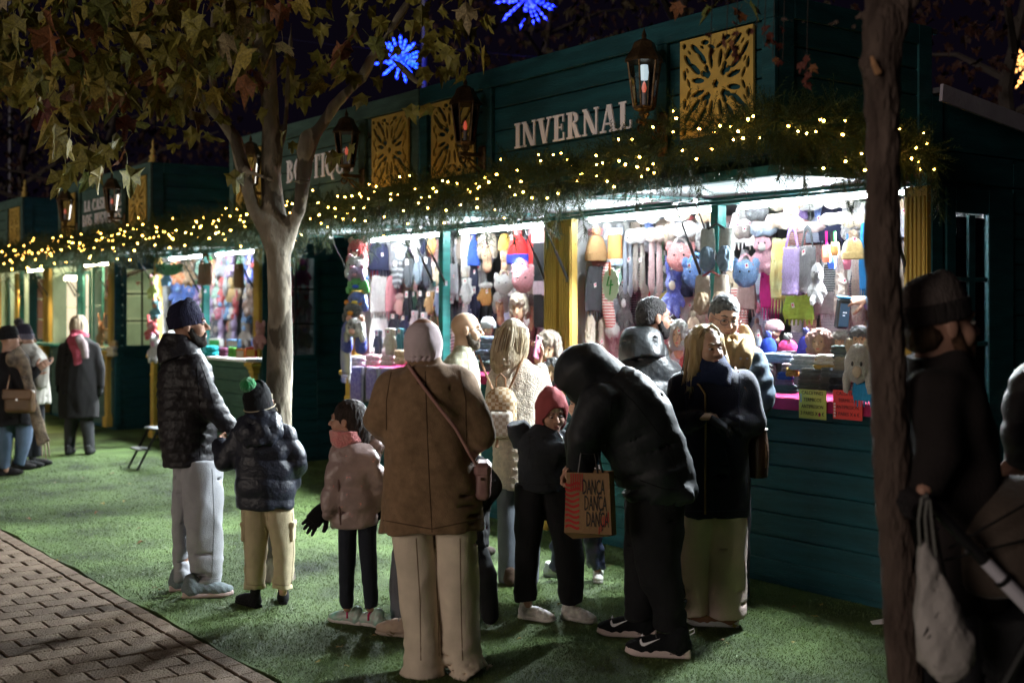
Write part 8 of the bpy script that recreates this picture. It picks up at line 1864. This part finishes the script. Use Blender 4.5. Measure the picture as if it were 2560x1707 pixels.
for dy in (-.24, .24):
    bar = ob('push_bar', MB().tube([K(2306, 1262, dy), K(2316, 1240, dy), K(2330, 1262, dy), K(2404, 1342, dy), K(2462, 1402, dy)], [.013, .015, .016, .017, .019], 10).mesh('push_bar', M_BLACK), r)
    ob('silver_tube', MB().tube([K(2462, 1402, dy), K(2504, 1446, dy)], .0185, 12).tube([K(2510, 1452, dy), K(2740, 1690, dy)], .0215, 12).mesh('silver_tube', SIL), r); ob('clamp_ring', MB().tube([K(2503, 1445, dy), K(2511, 1453, dy)], .025, 12).mesh('clamp_ring', M_BLACK), r)
    ob('frame_leg', MB().tube([K(2600, 1545, dy), K(2480, 1760, dy), K(2420, 1990, dy)], .016, 8).mesh('frame_leg', M_BLACK), r)
    ob('frame_leg', MB().tube([K(2740, 1690, dy), K(2800, 1985, dy)], .016, 8).mesh('frame_leg', M_BLACK), r)
    for u, rad in ((2415, .12), (2800, .095)):
        c = K(u, CY, dy); c.z = rad
        wh = ob('wheel', MB().tube([c + Vector((rad * .86 * math.cos(a), 0, rad * .86 * math.sin(a))) for a in np.linspace(0, 2 * PI, 25)], rad * .14, 8, False).mesh('wheel', M_BLACK, True), r)
        ob('rim', MB().tube([c + Vector((0, -.02, 0)), c + Vector((0, .02, 0))], rad * .22, 10).tube([c + Vector((-rad * .8, 0, 0)), c + Vector((rad * .8, 0, 0))], .006, 5).tube([c + Vector((0, 0, -rad * .8)), c + Vector((0, 0, rad * .8))], .006, 5).mesh('rim', SIL), wh)
ob('handle_bar', MB().tube([K(2312, 1250, -.24), K(2312, 1250, .24)], .016, 10).mesh('handle_bar', M_BLACK), r)
for u, v in ((2341, 1322), (2418, 1378)): ob('rivet', MB().lathe([(.008, 0), (.006, .004), (.001, .005)], 8).mesh('rivet', M_STEEL), r, loc=K(u, v, -.262), rot=(PI / 2, 0, 0))
Y = 3.56; base = P(2350, 1500, Y); t = thing('canvas_bag', 'white canvas tote bag with black brush marks hanging from the pushchair handle', 'bag', base)
K2 = lambda u, v, d=0.: P(u, v, Y + d) - base
CV = pm('white_canvas', (.40, .37, .36), rough=.85, var=.08, scale=4, bump=.25, bscale=60)
q = SD(.008); q.loft([(tuple(K2(2304, 1352)), .014, .02), (tuple(K2(2320, 1420)), .034, .04), (tuple(K2(2340, 1520)), .062, .055), (tuple(K2(2358, 1610)), .078, .06), (tuple(K2(2362, 1665)), .066, .05), (tuple(K2(2352, 1702)), .03, .03)], (1, 0, 0), .02, 3)
cb = ob('canvas_body', q.mesh('canvas_body', CV, add2(wav(.005, 8, 8, 7, (1.4, 1.4, .3)), crease(.007, 9, 8, (1.6, 1.2, .35))), .014), t)
for pts in (((2300, 1365), (2296, 1300), (2304, 1245), (2318, 1236)), ((2318, 1365), (2312, 1290), (2318, 1250)), ((2340, 1400), (2330, 1310), (2324, 1248))):
    ob('strap', MB().tube([K2(u, v, -.01) for u, v in pts], .0085, 6, True, .4).mesh('strap', pm('grey_webbing', (.16, .16, .15), rough=.9)), t)
ob('side_strap', MB().tube([K2(2334, 1300, .02), K2(2352, 1390, .02), K2(2376, 1500, .03), K2(2412, 1610, .03), K2(2420, 1668, .02)], .010, 6, True, .4).mesh('side_strap', M_BLACK), t)
def mark(pts, s):
    o_ = Vector((0, 0, CAM_H)) - base
    for u, v, a, l in pts:
        d = (K2(u, v) - o_).normalized(); ok, loc, nor, _ = cb.data and cb.ray_cast(o_, d)
        if not ok: continue
        X_ = Vector((math.cos(a), 0, math.sin(a))); X_ = (X_ - nor * X_.dot(nor)).normalized(); Y_ = nor.cross(X_)
        M = Matrix((X_, Y_, nor)).transposed().to_4x4(); M.translation = loc + nor * .002; l *= 1.3
        ob('brush_mark', MB().prism([(-l, 0), (-l * .3, -s), (l, 0), (-l * .2, s)], M, .001).mesh('brush_mark', INK), cb)
mark([(2328, 1560, 1.0, .034), (2338, 1578, .75, .026), (2365, 1600, .9, .010), (2330, 1660, 2.2, .010), (2342, 1672, 2.2, .012), (2322, 1645, 2.2, .008), (2370, 1540, 2.0, .010), (2326, 1480, 1.9, .03), (2352, 1478, .6, .008), (2378, 1575, 1.2, .008)], .005)
